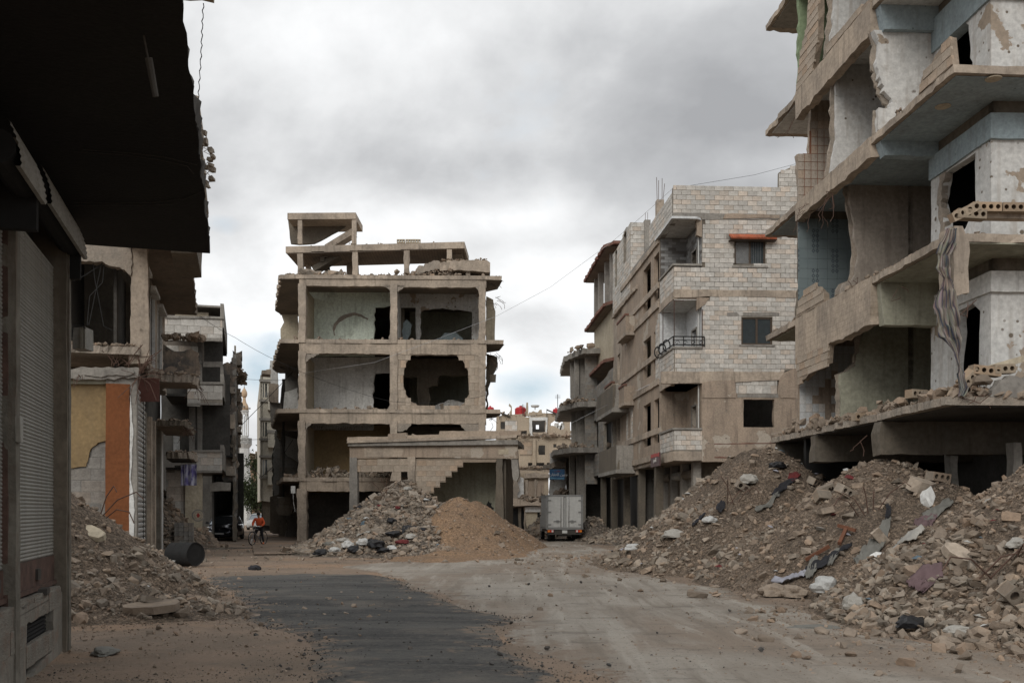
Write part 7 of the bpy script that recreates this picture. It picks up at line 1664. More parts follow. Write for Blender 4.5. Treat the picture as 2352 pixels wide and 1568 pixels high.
# ------------------------------------------------------------------ lumps large enough to pick out, one object each
def lumps(hp,box,n,s0,s1,mat,label,group,seed,cond=None,name='concrete_chunk',flatr=(.6,1),lim=(0,1,1)):
 rn=random.Random(seed);k=0;t=0
 while k<n and t<n*60:
  t+=1;x,y=rn.uniform(box[0],box[1]),rn.uniform(box[2],box[3]);h=float(hp.h(np.array([x]),np.array([y]))[0])
  if h<.0 or abs(x)>y*.53 or (cond and not cond(x,y,h)):continue
  s=s0+(s1-s0)*rn.random()**2.2;fl=rn.uniform(*flatr);q=CX+FOC*x/y;q0,q1=lim[0],lim[1];u=(q-q0)/(q1-q0);chunk(name,(x,y,max(h,0)+s*.10),s,mat,('large ' if s>s0+(s1-s0)*.4 else 'mid-sized ' if s>s0+(s1-s0)*.12 else 'small ')+('flat ' if fl<.72 else 'blocky ' if fl>.88 else 'uneven ')+label+(' near its top' if h>lim[2]*.62 else ' halfway up' if h>lim[2]*.28 else ' near the foot')+(', far left' if u<.2 else ', left of the middle' if u<.42 else ', in the middle' if u<.6 else ', right of the middle' if u<.8 else ', far right'),group,seed=rn.randint(0,99),flat=fl);k+=1
lumps(HR,(3,9.5,18,34),80,.2,.5,'stonegrey','grey lump on the largest right-hand heap','concrete lumps in the largest heap',1,lim=(1400,2250,3.6))
lumps(HN,(5,10.5,12,16.5),110,.13,.32,'stone','tan stone on the nearest right-hand heap','coarse stones of the nearest heap',2,lim=(1880,2352,1.9),cond=lambda x,y,h:h<1.9,name='stone_lump')
lumps(HC,(-10,-1,38,45),70,.28,.62,'stonegrey','pale lump on the central rubble heap','pale lumps of the central heap',3,lim=(700,1050,2.8))
lumps(HL,(-11,-4.5,15,23),40,.14,.34,'stone','brown lump on the left rubble heap','broken lumps of the left heap',4,lim=(160,550,2.0))
lumps(HE,(-5,2,36.5,42),9,.2,.4,'stone','tan stone on the orange-brown earth heap','stones on the earth heap',5,lim=(950,1250,2.3),name='stone_lump')
# flat slabs and hollow blocks that stand out
def on(hp,px,py,y0,y1):
 """where the sight line through a picture point meets a heap"""
 ys=np.linspace(y0,y1,600);xs=(px-CX)/FOC*ys;zs=EYE+(HY-py)/FOC*ys;h=np.maximum(hp.h(xs,ys),0);k=np.where(zs<=h)[0]
 i=k[0] if len(k) else len(ys)-1;return Vector((xs[i],ys[i],float(h[i])))
def slab(px,py,hp,y0,y1,L,W,T,rot,label,mat='stonegrey',name='concrete_slab'):
 p=on(hp,px,py,y0,y1);mb=MB();rn=random.Random(int(px));n=9
 loop=[(math.cos(2*math.pi*k/n)*L/2*rn.uniform(.75,1.05),math.sin(2*math.pi*k/n)*W/2*rn.uniform(.75,1.05),.02) for k in range(n)]
 mb.plate(FW,'z',loop,-T/2,T/2,rough=.025,seg=.12,back=.03);mw=Matrix.Translation(p+Vector((0,0,T*.5))) @ Euler(rot).to_matrix().to_4x4();mb.v=[mw @ Vector(v) for v in mb.v]
 return mb.build(name,M[mat],None,label=label,category='slab')
slab(344,1403,HL,13,19,1.05,.6,.12,(.12,-.05,.3),'flat broken paving slab lying at the toe of the left heap beside its twin')
slab(358,1388,HL,13,19.5,.7,.5,.10,(.1,.25,1.2),'smaller broken slab leaning behind the flat one at the toe of the left heap')
slab(215,1232,HL,16,24,.75,.35,.10,(.5,.3,-.4),'pale tilted slab high on the left rubble heap','cream')
slab(190,1140,HL,16,24,.8,.5,.12,(.2,-.3,.5),'flat slab crowning the left heap near the shop pilaster')
slab(2205,1290,HN,12,20,.62,.34,.14,(.5,.5,-.5),'long tan concrete slab tilted on the nearest right heap','tan')
slab(2115,1130,HR,16,30,.8,.5,.28,(.4,.2,.3),'big pale boulder-like slab near the crest of the largest heap','tan')
slab(2130,1155,HR,16,30,.25,.5,.2,(1.2,.3,.2),'upright white-edged concrete piece near the crest of the largest heap','whitein')
slab(2025,1250,HR,16,30,.8,.3,.2,(.6,.6,.7),'square tan pillar fragment half buried in the largest heap','tan')
slab(2010,1300,HR,16,30,.7,.35,.14,(.5,-.5,.6),'pale greenish plaster slab low on the largest heap','whitein')
slab(1600,1365,HN,12,20,.5,.3,.1,(.1,.1,.2),'small flat stone on the road shoulder','stone')
def hollow(loc,rot,label,n=4,L=.62,W=.26,H=.20,group=None,mat='claytile'):
 """hollow floor block with its row of round cores open at the end"""
 mb=MB();u=L/n;r=min(u,H)*.34
 for s_ in (-1,1):  # two end faces with cores, tubes between
  loop=[(-L/2,-H/2),(L/2,-H/2),(L/2,H/2),(-L/2,H/2)]
  holes=[[(-L/2+u*(k+.5)+r*math.cos(a),r*math.sin(a)) for a in [2*math.pi*j/10 for j in range(10)]] for k in range(n)]
  mb.plate(FW,'y',loop,s_*W/2,s_*(W/2-.02),holes=holes,rough=0)
 for (a,b,c,d) in ((-L/2,L/2,-H/2,-H/2+.015),(-L/2,L/2,H/2-.015,H/2)):mb.box(FW,a,b,-W/2+.02,W/2-.02,c,d)
 for k in range(n+1):c=-L/2+u*k;c=min(max(c,-L/2+.01),L/2-.01);mb.box(FW,c-.01,c+.01,-W/2+.02,W/2-.02,-H/2+.015,H/2-.015)
 mw=Matrix.Translation(Vector(loc)) @ Euler(rot).to_matrix().to_4x4();mb.v=[mw @ Vector(v) for v in mb.v]
 return mb.build('hollow_block',M[mat],None,label=label,category='block',group=group)
for (px,py,rot,lab,n) in ((1945,1170-30,(.3,.4,.5),'hollow block tilted on the upper slope of the largest heap',3),(1898,1135,(.2,-.4,-.2),'hollow block half sunk near the torn cloth on the largest heap',2),(2205,1112,(1.4,.2,.3),'upright three-cored hollow block at the right end of the largest heap crest',3),(2155,1105,(.1,.1,.4),'hollow block lying on the crest of the largest heap',3),
       (1920,1078,(.0,.1,.1),'two-cored hollow block on the crest under the dark slab',3),(1870,1115,(.4,.2,.8),'small hollow block below the crest of the largest heap',2),(1705,1125,(.3,.5,.2),'hollow block fragment on the left slope of the largest heap',2),(2330,1390,(.4,.7,.3),'broken hollow block among coarse stones of the nearest heap',2),(1890,1150,(.9,.1,.3),'double-cored block low beside the dark cloth',2)):
 hp=HN if px>2300 else HR;p=on(hp,px,py,12 if px>2300 else 17,34);hollow(p+Vector((0,0,.1)),rot,lab,n,L=.14*n+.1,mat='stonegrey')
def fr_on(px,py,xl=None,yl=None,dz=0):
 f=FR
 if yl is not None:q=f.y(px,py,yl);return f.w(q[0],yl,q[1]+dz)
 q=f.x(px,py,xl);return f.w(xl,q[0],q[1]+dz)
hb=[((2215,487),(.1,-.45,-.05),'hollow block tipped at the corner of the second balcony slab',4),((2228,494),(0,.05,.02),'hollow block under the beam stub on the second balcony slab',4),((2262,478),(0,0,.03),'hollow block supporting the long beam on the second balcony slab',4),((2330,479),(0,0,.03),'hollow block at the picture edge on the second balcony slab',4),
 ((2224,867),(.1,-.75,.3),'tilted hollow block balanced at the torn first-floor corner',3),((2200,905),(.3,.3,.4),'hollow block with white plaster hanging off the first-floor corner',2),((2262,852),(0,.1,.05),'hollow block row in the first-floor debris',4),((2302,848),(0,-.05,.1),'hollow block beside the debris row at the first floor',3),
 ((1985,958),(0,0,.2),'hollow block lying on the ragged first floor edge',4),((2105,905),(0,0,.4),'hollow block row farther along the ragged first floor edge',3)]
for (p,rot,lab,n) in hb:
 loc=fr_on(p[0],p[1],yl=20.15) if p[0]>2190 else fr_on(p[0],p[1],xl=10.45)
 hollow(loc,rot,lab,n,L=.15*n,W=.24,H=.19)
for i,(px,t) in enumerate(((921,'left-hand'),(941,'middle'),(957,'right-hand'))):hollow(P3(px,554.5,56.9),(0,0,.05*i),t+' of three yellowish hollow blocks left on the roof canopy of the frame house',3,L=.46,W=.24,H=.2,mat='cream')
a,b=fr_on(2215,492,yl=20.3),fr_on(2400,500,yl=20.3);mb=MB();mb.box(FR,FR.loc(a.x,a.y)[0],FR.loc(b.x,b.y)[0],20.2,20.4,b.z-.06,b.z+.06,.01);mb.build('fallen_beam',M['tan'],None,label='long thin concrete lintel lying along the second balcony edge',category='lintel')
a=fr_on(2240,855,yl=20.3);b=fr_on(2352,815,yl=20.3);mb=MB();mb.tube([a,b+Vector((.6,0,.1))],.09,4);mb.build('fallen_beam',M['cream'],None,label='pale lintel leaning across the first-floor hollow blocks',category='lintel')
# ------------------------------------------------------------------ vehicles, person, things
M['vanwhite']=plain('dusty_white_panel',(.42,.42,.405),.5);M['vangrey']=plain('van_grey_trim',(.20,.20,.195),.5);M['tail']=plain('tail_lamp_red',(.45,.03,.02),.3);M['amber']=plain('tail_lamp_amber',(.6,.2,.03),.3)
M['plate']=plain('number_plate',(.5,.5,.48),.5);M['tyre']=plain('tyre',(.018,.018,.018),.9);M['rim']=plain('wheel_rim',(.22,.22,.22),.4,.6);M['carblack']=plain('black_car_paint',(.03,.032,.04),.14,metal=.5,spec=.8)
M['carpale']=plain('pale_car_paint',(.45,.45,.44),.3);M['lamp']=plain('headlamp_glass',(.45,.47,.5),.1,spec=.8);M['chrome']=plain('chrome',(.5,.5,.5),.2,.9)
def rig(nm,loc,rot,label,cat):return root(nm,loc,rot,label,cat)
class Loc:
 """local box frame placed in the world"""
 def __init__(s,o):s.m=o.matrix_world.copy()
 def w(s,x,y,z):return s.m @ Vector((x,y,z))
def wheel(f,R,x,y,r,w):
 def ring(r0,r1,w0,w1,n=20):
  mb=MB();prof=[(r0,-w0),(r1*.95,-w1),(r1,-w1*.7),(r1,w1*.7),(r1*.95,w1),(r0,w0)];vs=[]
  for (rr,yy_) in prof:
   for k in range(n):a=2*math.pi*k/n;vs.append(f.w(x+yy_,y+rr*math.cos(a),r+rr*math.sin(a)))
  mb.add(vs,[(i*n+k,i*n+(k+1) % n,(i+1)*n+(k+1) % n,(i+1)*n+k) for i in range(len(prof)-1) for k in range(n)]+[tuple(range(n)),tuple((len(prof)-1)*n+k for k in range(n))]);return mb
 t=ring(r*.58,r,w*.4,w*.5).build('tyre',M['tyre'],R)
 bpy.context.view_layer.update();ring(.03,r*.58,w*.36,w*.42,14).build('rim',M['rim'],t)
def truck():
 p=P3(1297,HY,54.8);R=rig('lorry',Vector((p.x,p.y,0)),FR.rot,'small white box lorry driving away between the ruins, rear doors shut','lorry');f=Loc(R);W=1.0;z0,z1=.68,2.56;L=3.4
 mb=MB();mb.box(f,-W,W,.03,L,z0,z1);mb.build('cargo_box',M['vanwhite'],R)
 mb=MB()
 for b in ((-W-.01,-W+.09,z0,z1),(W-.09,W+.01,z0,z1),(-W,W,z1-.09,z1+.01),(-W,W,z0-.02,z0+.10)):mb.box(f,b[0],b[1],-.03,.05,b[2],b[3],.0)
 for s_ in (-1,1):
  mb.box(f,s_*(W+.012)-.02,s_*(W+.012)+.02,0,L,z0,z0+.1);mb.box(f,s_*(W+.012)-.02,s_*(W+.012)+.02,0,L,z1-.08,z1)
 mb.build('frame',M['vangrey'],R)
 for s_ in (-1,1):
  mb=MB();a,b=sorted((s_*.035,s_*(W-.10)));mb.box(f,a,b,-.02,.03,z0+.11,z1-.10);d=mb.build('rear_door',M['vanwhite'],R);bpy.context.view_layer.update()
  mb=MB();mb.tube([f.w(s_*.22,-.05,z0+.12),f.w(s_*.22,-.05,z1-.1)],.02,6);mb.build('lock_bar',M['chrome'],d)
  mb=MB();mb.tube([f.w(s_*.06,-.035,z0+.12),f.w(s_*.06,-.035,z1-.1)],.018,6);mb.build('seal_strip',M['vangrey'],d)
  mb=MB();mb.box(f,s_*.40-.22,s_*.40+.22,-.07,-.04,z0+.42,z0+.46);mb.box(f,s_*.40-.07,s_*.40+.07,-.07,-.03,z0+.36,z0+.5);mb.build('handle',M['vangrey'],d)
  for zz in (z0+.25,(z0+z1)/2,z1-.3):mb=MB();mb.box(f,s_*(W-.25),s_*(W-.02),-.05,-.02,zz-.04,zz+.04) if s_>0 else mb.box(f,-(W-.02),-(W-.25),-.05,-.02,zz-.04,zz+.04);mb.build('hinge',M['vangrey'],d)
 mb=MB();mb.box(f,-W+.05,W-.05,.02,.2,.42,z0-.03);mb.box(f,-.9,.9,.0,.12,.38,.46);mb.box(f,-.35,.35,.1,1.2,.3,.6);mb.build('bumper',M['steel'],R)
 for s_ in (-1,1):
  mb=MB();mb.box(f,s_*.78-.17,s_*.78+.17,-.05,.0,z0-.17,z0-.04);t=mb.build('tail_light',M['tail'],R);bpy.context.view_layer.update()
  mb=MB();mb.box(f,s_*.88-.06,s_*.88+.06,-.06,-.045,z0-.16,z0-.05);mb.build('indicator',M['amber'],t);mb=MB();mb.box(f,s_*.68-.05,s_*.68+.05,-.06,-.045,z0-.16,z0-.05);mb.build('reversing_lamp',M['plate'],t)
 mb=MB();mb.box(f,-.14,.14,-.04,-.02,z0-.22,z0-.06);mb.build('number_plate',M['plate'],R)
 for x in (-.78,-.56,.56,.78):wheel(f,R,x,.9,.34,.2)
 for x in (-.82,.82):wheel(f,R,x,4.4,.34,.2)
 mb=MB();mb.box(f,-.92,.92,L+.1,L+1.7,.5,1.35);mb.box(f,-.85,.85,L+.15,L+1.3,1.35,2.0,.02);mb.build('cab',M['vanwhite'],R)
 mb=MB();mb.box(f,-1.12,-.98,L+1.1,L+1.15,1.3,1.6);mb.box(f,-.98,-.85,L+1.1,L+1.14,1.4,1.45);mb.box(f,.98,1.12,L+1.1,L+1.15,1.3,1.6);mb.build('wing_mirror',M['black'],R)
truck()
def car(px,Yd,yaw,paint,label,sc=1.0):
 p=P3(px,HY,Yd);R=rig('parked_car',Vector((p.x,p.y,0)),yaw,label,'car');f=Loc(R)
 # stations from nose (y=0) to tail: y, half width, bottom z, shoulder z, crown z
 st=[(0.0,.62,.30,.48,.52),(.08,.74,.22,.60,.66),(.35,.80,.20,.70,.80),(.9,.83,.20,.80,.92),(1.25,.83,.2,.86,.96),(2.2,.84,.2,.88,.94),(3.1,.83,.2,.90,.95),(3.6,.78,.24,.88,.95),(3.8,.70,.34,.80,.86)]
 def loft(st,name,mat,par=R,secf=None):
  mb=MB();vs=[];n=12
  for (y,w,zb,zs,zt) in st:
   sec=[(-w*.92,zb),(-w,zb+.12),(-w,zs-.06),(-w*.95,zs+.02),(-w*.72,zt-.02),(-w*.3,zt),(w*.3,zt),(w*.72,zt-.02),(w*.95,zs+.02),(w,zs-.06),(w,zb+.12),(w*.92,zb)]
   vs+=[f.w(x*sc,y*sc,z*sc) for x,z in sec]
  mb.add(vs,[(i*n+k,i*n+(k+1) % n,(i+1)*n+(k+1) % n,(i+1)*n+k) for i in range(len(st)-1) for k in range(n)]+[tuple(range(n)),tuple((len(st)-1)*n+k for k in range(n))]);return mb.build(name,M[paint] if mat is None else M[mat],par,smooth=True)
 loft(st,'body',None)
 mb=MB();S=[(.95,.74,.92),(1.55,.63,1.34),(1.75,.60,1.40),(2.9,.60,1.40),(3.3,.60,1.28),(3.65,.66,.94)]
 base=[(.95,.78),(1.55,.80),(1.75,.80),(2.9,.80),(3.3,.79),(3.65,.74)]
 vs=[]
 for (y,w,z),(_,wb) in zip(S,base):vs+=[f.w(-wb*sc,y*sc,.90*sc),f.w(-w*sc,y*sc,(z-.02)*sc),f.w(-w*.8*sc,y*sc,z*sc),f.w(w*.8*sc,y*sc,z*sc),f.w(w*sc,y*sc,(z-.02)*sc),f.w(wb*sc,y*sc,.90*sc)]
 mb.add(vs,[(i*6+k,i*6+k+1,(i+1)*6+k+1,(i+1)*6+k) for i in range(5) for k in range(5)]);mb.build('windows',M['carglass'],R,smooth=False)
 mb=MB();vs=[]
 for (y,w,z) in ((1.5,.62,1.345),(1.75,.60,1.415),(2.9,.60,1.415),(3.25,.60,1.32)):vs+=[f.w(-w*sc,y*sc,(z-.03)*sc),f.w(-w*.8*sc,y*sc,(z+.005)*sc),f.w(w*.8*sc,y*sc,(z+.005)*sc),f.w(w*sc,y*sc,(z-.03)*sc)]
 mb.add(vs,[(i*4+k,i*4+k+1,(i+1)*4+k+1,(i+1)*4+k) for i in range(3) for k in range(3)]);mb.build('roof',M[paint],R)
 for s_ in (-1,1):
  mb=MB();mb.tube([f.w(s_*.77*sc,.98*sc,.92*sc),f.w(s_*.64*sc,1.55*sc,1.36*sc)],.03,5);mb.build('pillar',M[paint],R)
  mb=MB();mb.add([f.w(s_*.40*sc,.10*sc,.56*sc),f.w(s_*.72*sc,.16*sc,.60*sc),f.w(s_*.79*sc,.5*sc,.75*sc),f.w(s_*.66*sc,.42*sc,.78*sc),f.w(s_*.42*sc,.14*sc,.66*sc)],[(0,1,2,3,4)]);
  mb.v=[tuple(Vector(v)+f.m.to_3x3() @ Vector((s_*.01,-.03,.012))) for v in mb.v];mb.build('headlight',M['lamp'],R)
  mb=MB();mb.box(f,*(sorted((s_*.84*sc,s_*1.0*sc))),1.15*sc,1.28*sc,.92*sc,1.04*sc,.015);mb.build('wing_mirror',M[paint],R)
  wheel(f,R,s_*.74*sc,.72*sc,.30*sc,.19);wheel(f,R,s_*.74*sc,3.1*sc,.30*sc,.19)
 mb=MB();mb.box(f,-.26*sc,.26*sc,-.03,.01,.34*sc,.44*sc);mb.build('number_plate',M['plate'],R)
 mb=MB();mb.box(f,-.5*sc,.5*sc,-.015,.04,.24*sc,.31*sc);mb.build('lower_grille',M['black'],R)
 mb=MB();mb.box(f,-.035,.035,.02,.05,.60*sc,.68*sc,.004);mb.build('bonnet_badge',M['chrome'],R)
car(504,56.8,.10,'carblack','black hatchback parked nose out in front of the burnt garage')
car(586,86,.05,'carpale','pale car standing farther down the left street behind the cyclist')
# ------------------------------------------------------------------ barrel, crate of blocks
def barrel():
 c=P3(424,HY,31.2);c.z=.36;ax=Vector((.86,-.50,.02)).normalized();a=ax.orthogonal().normalized();b=ax.cross(a);mb=MB();n=28;L=1.0;r=.36
 prof=[(-L/2,r*.94),(-L/2,r*1.02),(-L/2+.03,r),(-L/2+.3,r),(-L/2+.32,r*1.035),(-L/2+.34,r),(L/2-.34,r),(L/2-.32,r*1.035),(L/2-.3,r),(L/2-.03,r),(L/2,r*1.02),(L/2,r*.95),(L/2-.035,r*.93),(L/2-.03,r*.5),(L/2-.045,.02)]
 vs=[c+ax*t+a*rr*math.cos(2*math.pi*k/n)+b*rr*math.sin(2*math.pi*k/n)*(1-.03*math.sin(k)) for t,rr in prof for k in range(n)]
 mb.add(vs,[(i*n+k,i*n+(k+1) % n,(i+1)*n+(k+1) % n,(i+1)*n+k) for i in range(len(prof)-1) for k in range(n)]+[tuple(range(n-1,-1,-1)),tuple((len(prof)-1)*n+k for k in range(n))])
 mb.build('barrel',M['blackmatt'],None,label='burnt black steel drum lying on its side by the left rubble',category='barrel')
barrel()
p=P3(423,HY,46.0);R=root('block_stack',Vector((p.x,p.y,.15)),.2,'small cube of stacked grey blocks behind the black drum','stack of blocks')
me=blkmeshes('blockgrey')
for i in range(4):
 for j in range(2):
  for k in range(5):link_copy(me[(i+j+k) % 8],'block',R.matrix_world @ Matrix.Translation(Vector((-.33+.21*i,.21*j,.1+.2*k))) @ Matrix.Diagonal((.2,.2,.19,1)),R)
# ------------------------------------------------------------------ boy standing astride a bicycle
M['skin']=plain('skin',(.30,.17,.11),.6);M['hoodie']=plain('orange_sweatshirt',(.50,.085,.030),.9);M['trousers']=plain('black_trousers',(.015,.015,.017),.9);M['shoe']=plain('orange_shoe',(.55,.13,.05),.7);M['hair']=plain('dark_hair',(.012,.010,.009),.8);M['bike']=plain('bicycle_paint',(.16,.16,.17),.4)
def skin(name,verts,edges,radii,mat,parent,sub=1,rt=0):
 me=bpy.data.meshes.new(name);me.from_pydata([tuple(v) for v in verts],edges,[]);o=bpy.data.objects.new(name,me);COL.objects.link(o)
 m=o.modifiers.new('s','SKIN');m.use_smooth_shade=True
 for i,r in enumerate(radii):me.skin_vertices[0].data[i].radius=(r if isinstance(r,tuple) else (r,r));me.skin_vertices[0].data[i].use_root=(i==rt)
 if sub:q=o.modifiers.new('d','SUBSURF');q.levels=sub;q.render_levels=sub
 dg=bpy.context.evaluated_depsgraph_get();m2=bpy.data.meshes.new_from_object(o.evaluated_get(dg));bpy.data.objects.remove(o);m2.name=name
 m2.materials.clear();m2.materials.append(mat);inv=parent.matrix_world.inverted() if parent else Matrix()
 n=bpy.data.objects.new(name,m2);COL.objects.link(n)
 if parent:n.parent=parent;n.matrix_basis=inv
 return n
def boy():
 b0=P3(595,HY,50.0);b0.z=0;R=root('person',b0,0,'boy in an orange sweatshirt and black trousers standing astride a bicycle','person');V=lambda x,y,z:b0+Vector((x,y,z))
 J=dict(pel=V(.02,0,.86),ch=V(.0,-.03,1.15),nk=V(-.01,-.04,1.37),hd=V(-.02,-.06,1.47),top=V(-.02,-.05,1.57),sl=V(.17,-.02,1.31),el=V(.27,-.06,1.06),wl=V(.20,-.28,.93),hl=V(.15,-.36,.91),sr=V(-.19,-.02,1.31),er=V(-.29,-.08,1.07),wr=V(-.24,-.30,.95),hr=V(-.20,-.38,.92),
   hil=V(.11,0,.82),kl=V(.17,-.05,.45),al=V(.22,0,.10),tl=V(.24,-.13,.04),hir=V(-.08,0,.82),kr=V(-.19,-.10,.50),ar=V(-.20,.08,.20),tr=V(-.21,-.06,.14))
 N=list(J);I={k:i for i,k in enumerate(N)};E=[(I[a],I[b]) for a,b in (('pel','ch'),('ch','nk'),('nk','hd'),('hd','top'),('ch','sl'),('sl','el'),('el','wl'),('wl','hl'),('ch','sr'),('sr','er'),('er','wr'),('wr','hr'),('pel','hil'),('hil','kl'),('kl','al'),('al','tl'),('pel','hir'),('hir','kr'),('kr','ar'),('ar','tr'))]
 rad=dict(pel=.11,ch=.12,nk=.045,hd=.085,top=.07,sl=.055,el=.04,wl=.027,hl=.03,sr=.055,er=.04,wr=.027,hr=.03,hil=.08,kl=.055,al=.035,tl=.035,hir=.08,kr=.055,ar=.035,tr=.035)
 skin('body',[J[k] for k in N],E,[rad[k] for k in N],M['skin'],R)
 # sweatshirt, trousers, shoes, hair over the body
 def sub(name,ks,es,rd,mat):skin(name,[J[k] if isinstance(k,str) else k for k in ks],es,rd,M[mat],R)
 sub('sweatshirt',['pel','ch','sl','el','wl','sr','er','wr',V(0,-.04,1.33)],[(0,1),(1,2),(2,3),(3,4),(1,5),(5,6),(6,7),(1,8)],[(.16,.13),(.18,.14),.085,.068,.048,.085,.068,.048,.08],'hoodie')
 sub('trousers',['pel','hil','kl','al','hir','kr','ar'],[(0,1),(1,2),(2,3),(0,4),(4,5),(5,6)],[.13,.10,.07,.05,.10,.07,.05],'trousers')
 sub('shoe',['al','tl'],[(0,1)],[.045,.05],'shoe');sub('shoe',['ar','tr'],[(0,1)],[.045,.05],'shoe')
 mb=MB();mb.lathe(V(-.02,-.045,1.50),[(.095,-.02),(.10,.03),(.085,.08),(.05,.115),(.01,.125)],12);mb.build('hair',M['hair'],R,smooth=True)
 mb=MB();mb.box(FW,J['hd'].x-.012,J['hd'].x+.012,J['hd'].y-.115,J['hd'].y-.08,1.455,1.485,.002);mb.build('nose',M['skin'],R)
 for s_ in (-1,1):
  mb=MB();mb.box(FW,J['hd'].x+s_*.032-.010,J['hd'].x+s_*.032+.010,J['hd'].y-.092,J['hd'].y-.08,1.492,1.502);mb.build('eye',M['black'],R)
 for h in ('hl','hr'):  # fingers round the grips
  for k in range(4):
   q=J[h]+Vector((-.03+.018*k,-.02,.01));mb=MB();mb.tube([q,q+Vector((0,-.035,.0)),q+Vector((0,-.045,-.03)),q+Vector((0,-.02,-.045))],.008,5);mb.build('finger',M['skin'],R)
  q=J[h]+Vector((.03 if h=='hr' else-.03,.0,-.01));mb=MB();mb.tube([q,q+Vector((0,-.03,-.02))],.009,5);mb.build('thumb',M['skin'],R)
 # bicycle
 B=root('bicycle',V(-.03,-.1,0),0,'old bicycle held between the legs of the boy in orange','bicycle');d=Vector((-.30,-.95,0)).normalized();s=Vector((d.y,-d.x,0));c0=V(-.02,-.08,0)
 fw_,rw=c0+d*.55,c0-d*.5;r=.33
 for c,nm in ((fw_,'front'),(rw,'rear')):
  pts=[c+Vector((0,0,r))+d*r*math.cos(t)+Vector((0,0,1))*r*math.sin(t) for t in np.linspace(0,2*math.pi,29)];mb=MB();mb.tube(pts,.022,6);w_=mb.build('wheel',M['tyre'],B);bpy.context.view_layer.update()
  pts=[c+Vector((0,0,r))+d*(r-.03)*math.cos(t)+Vector((0,0,1))*(r-.03)*math.sin(t) for t in np.linspace(0,2*math.pi,25)];mb=MB();mb.tube(pts,.01,5);mb.build('rim',M['chrome'],w_)
  mb=MB();[mb.tube([c+Vector((0,0,r)),c+Vector((0,0,r))+d*(r-.03)*math.cos(t)+Vector((0,0,1))*(r-.03)*math.sin(t)],.0025,3) for t in np.linspace(0,2*math.pi,18)];mb.build('spokes',M['chrome'],w_,kind='stuff')
 U=Vector((0,0,1));hd=fw_-d*.13+U*.78;st=rw+d*.28+U*.82;bb=rw+d*.42+U*.28
 mb=MB();[mb.tube([a,b],.016,6) for a,b in ((hd-U*.08,bb),(hd,st-U*.06),(st,bb),(bb,rw+U*r),(st-U*.06,rw+U*r))];mb.build('frame',M['bike'],B)
 mb=MB();mb.tube([hd+U*.12,hd-U*.1,fw_+U*r],.014,6);mb.build('fork',M['bike'],B)
 mb=MB();mb.tube([hd+U*.14+s*.28-d*.12,hd+U*.14+s*.12,hd+U*.14-s*.12,hd+U*.14-s*.28-d*.12],.013,6);mb.build('handlebar',M['chrome'],B)
 mb=MB();q=st+U*.05;mb.tube([q-d*.12,q+d*.14],.06,6,taper=.4);mb.build('saddle',M['black'],B)
 mb=MB();mb.tube([bb+s*.08,bb+s*.08-U*.16,bb+s*.18-U*.16],.01,5);mb.tube([bb-s*.08,bb-s*.08+U*.16,bb-s*.18+U*.16],.01,5);mb.build('pedals',M['steel'],B)
boy()
# ------------------------------------------------------------------ striped curtain caught on the torn corner
def mat_stripe(name,cols,n):
 m,nt,b=mk(name,.95);uv=nt.nodes.new('ShaderNodeUVMap');sp=nt.nodes.new('ShaderNodeSeparateXYZ');nt.links.new(uv.outputs[0],sp.inputs[0])
 mu=nt.nodes.new('ShaderNodeMath');mu.operation='MULTIPLY';mu.inputs[1].default_value=n;nt.links.new(sp.outputs[0],mu.inputs[0]);fr=nt.nodes.new('ShaderNodeMath');fr.operation='FRACT';nt.links.new(mu.outputs[0],fr.inputs[0])
 cr=nt.nodes.new('ShaderNodeValToRGB');cr.color_ramp.interpolation='CONSTANT';e=cr.color_ramp.elements;e[0].color=(*cols[0],1);e[1].position=.3;e[1].color=(*cols[1],1)
 for p,c in ((.5,cols[2]),(.68,cols[1]),(.85,cols[0])):q=e.new(p);q.color=(*c,1)
 nt.links.new(fr.outputs[0],cr.inputs[0]);nz=nt.nodes.new('ShaderNodeTexNoise');nz.inputs['Scale'].default_value=5;mx=nt.nodes.new('ShaderNodeMix');mx.data_type='RGBA';mx.blend_type='MULTIPLY';mx.inputs[0].default_value=.5
 nt.links.new(cr.outputs[0],mx.inputs[6]);nt.links.new(nz.outputs[1],mx.inputs[7]);nt.links.new(cr.outputs[0],mx.inputs[6]);nt.links.new(mx.outputs[2],b.inputs['Base Color']);return m
M['stripe']=mat_stripe('striped_cloth',((.30,.27,.24),(.19,.165,.145),(.07,.075,.10)),5)
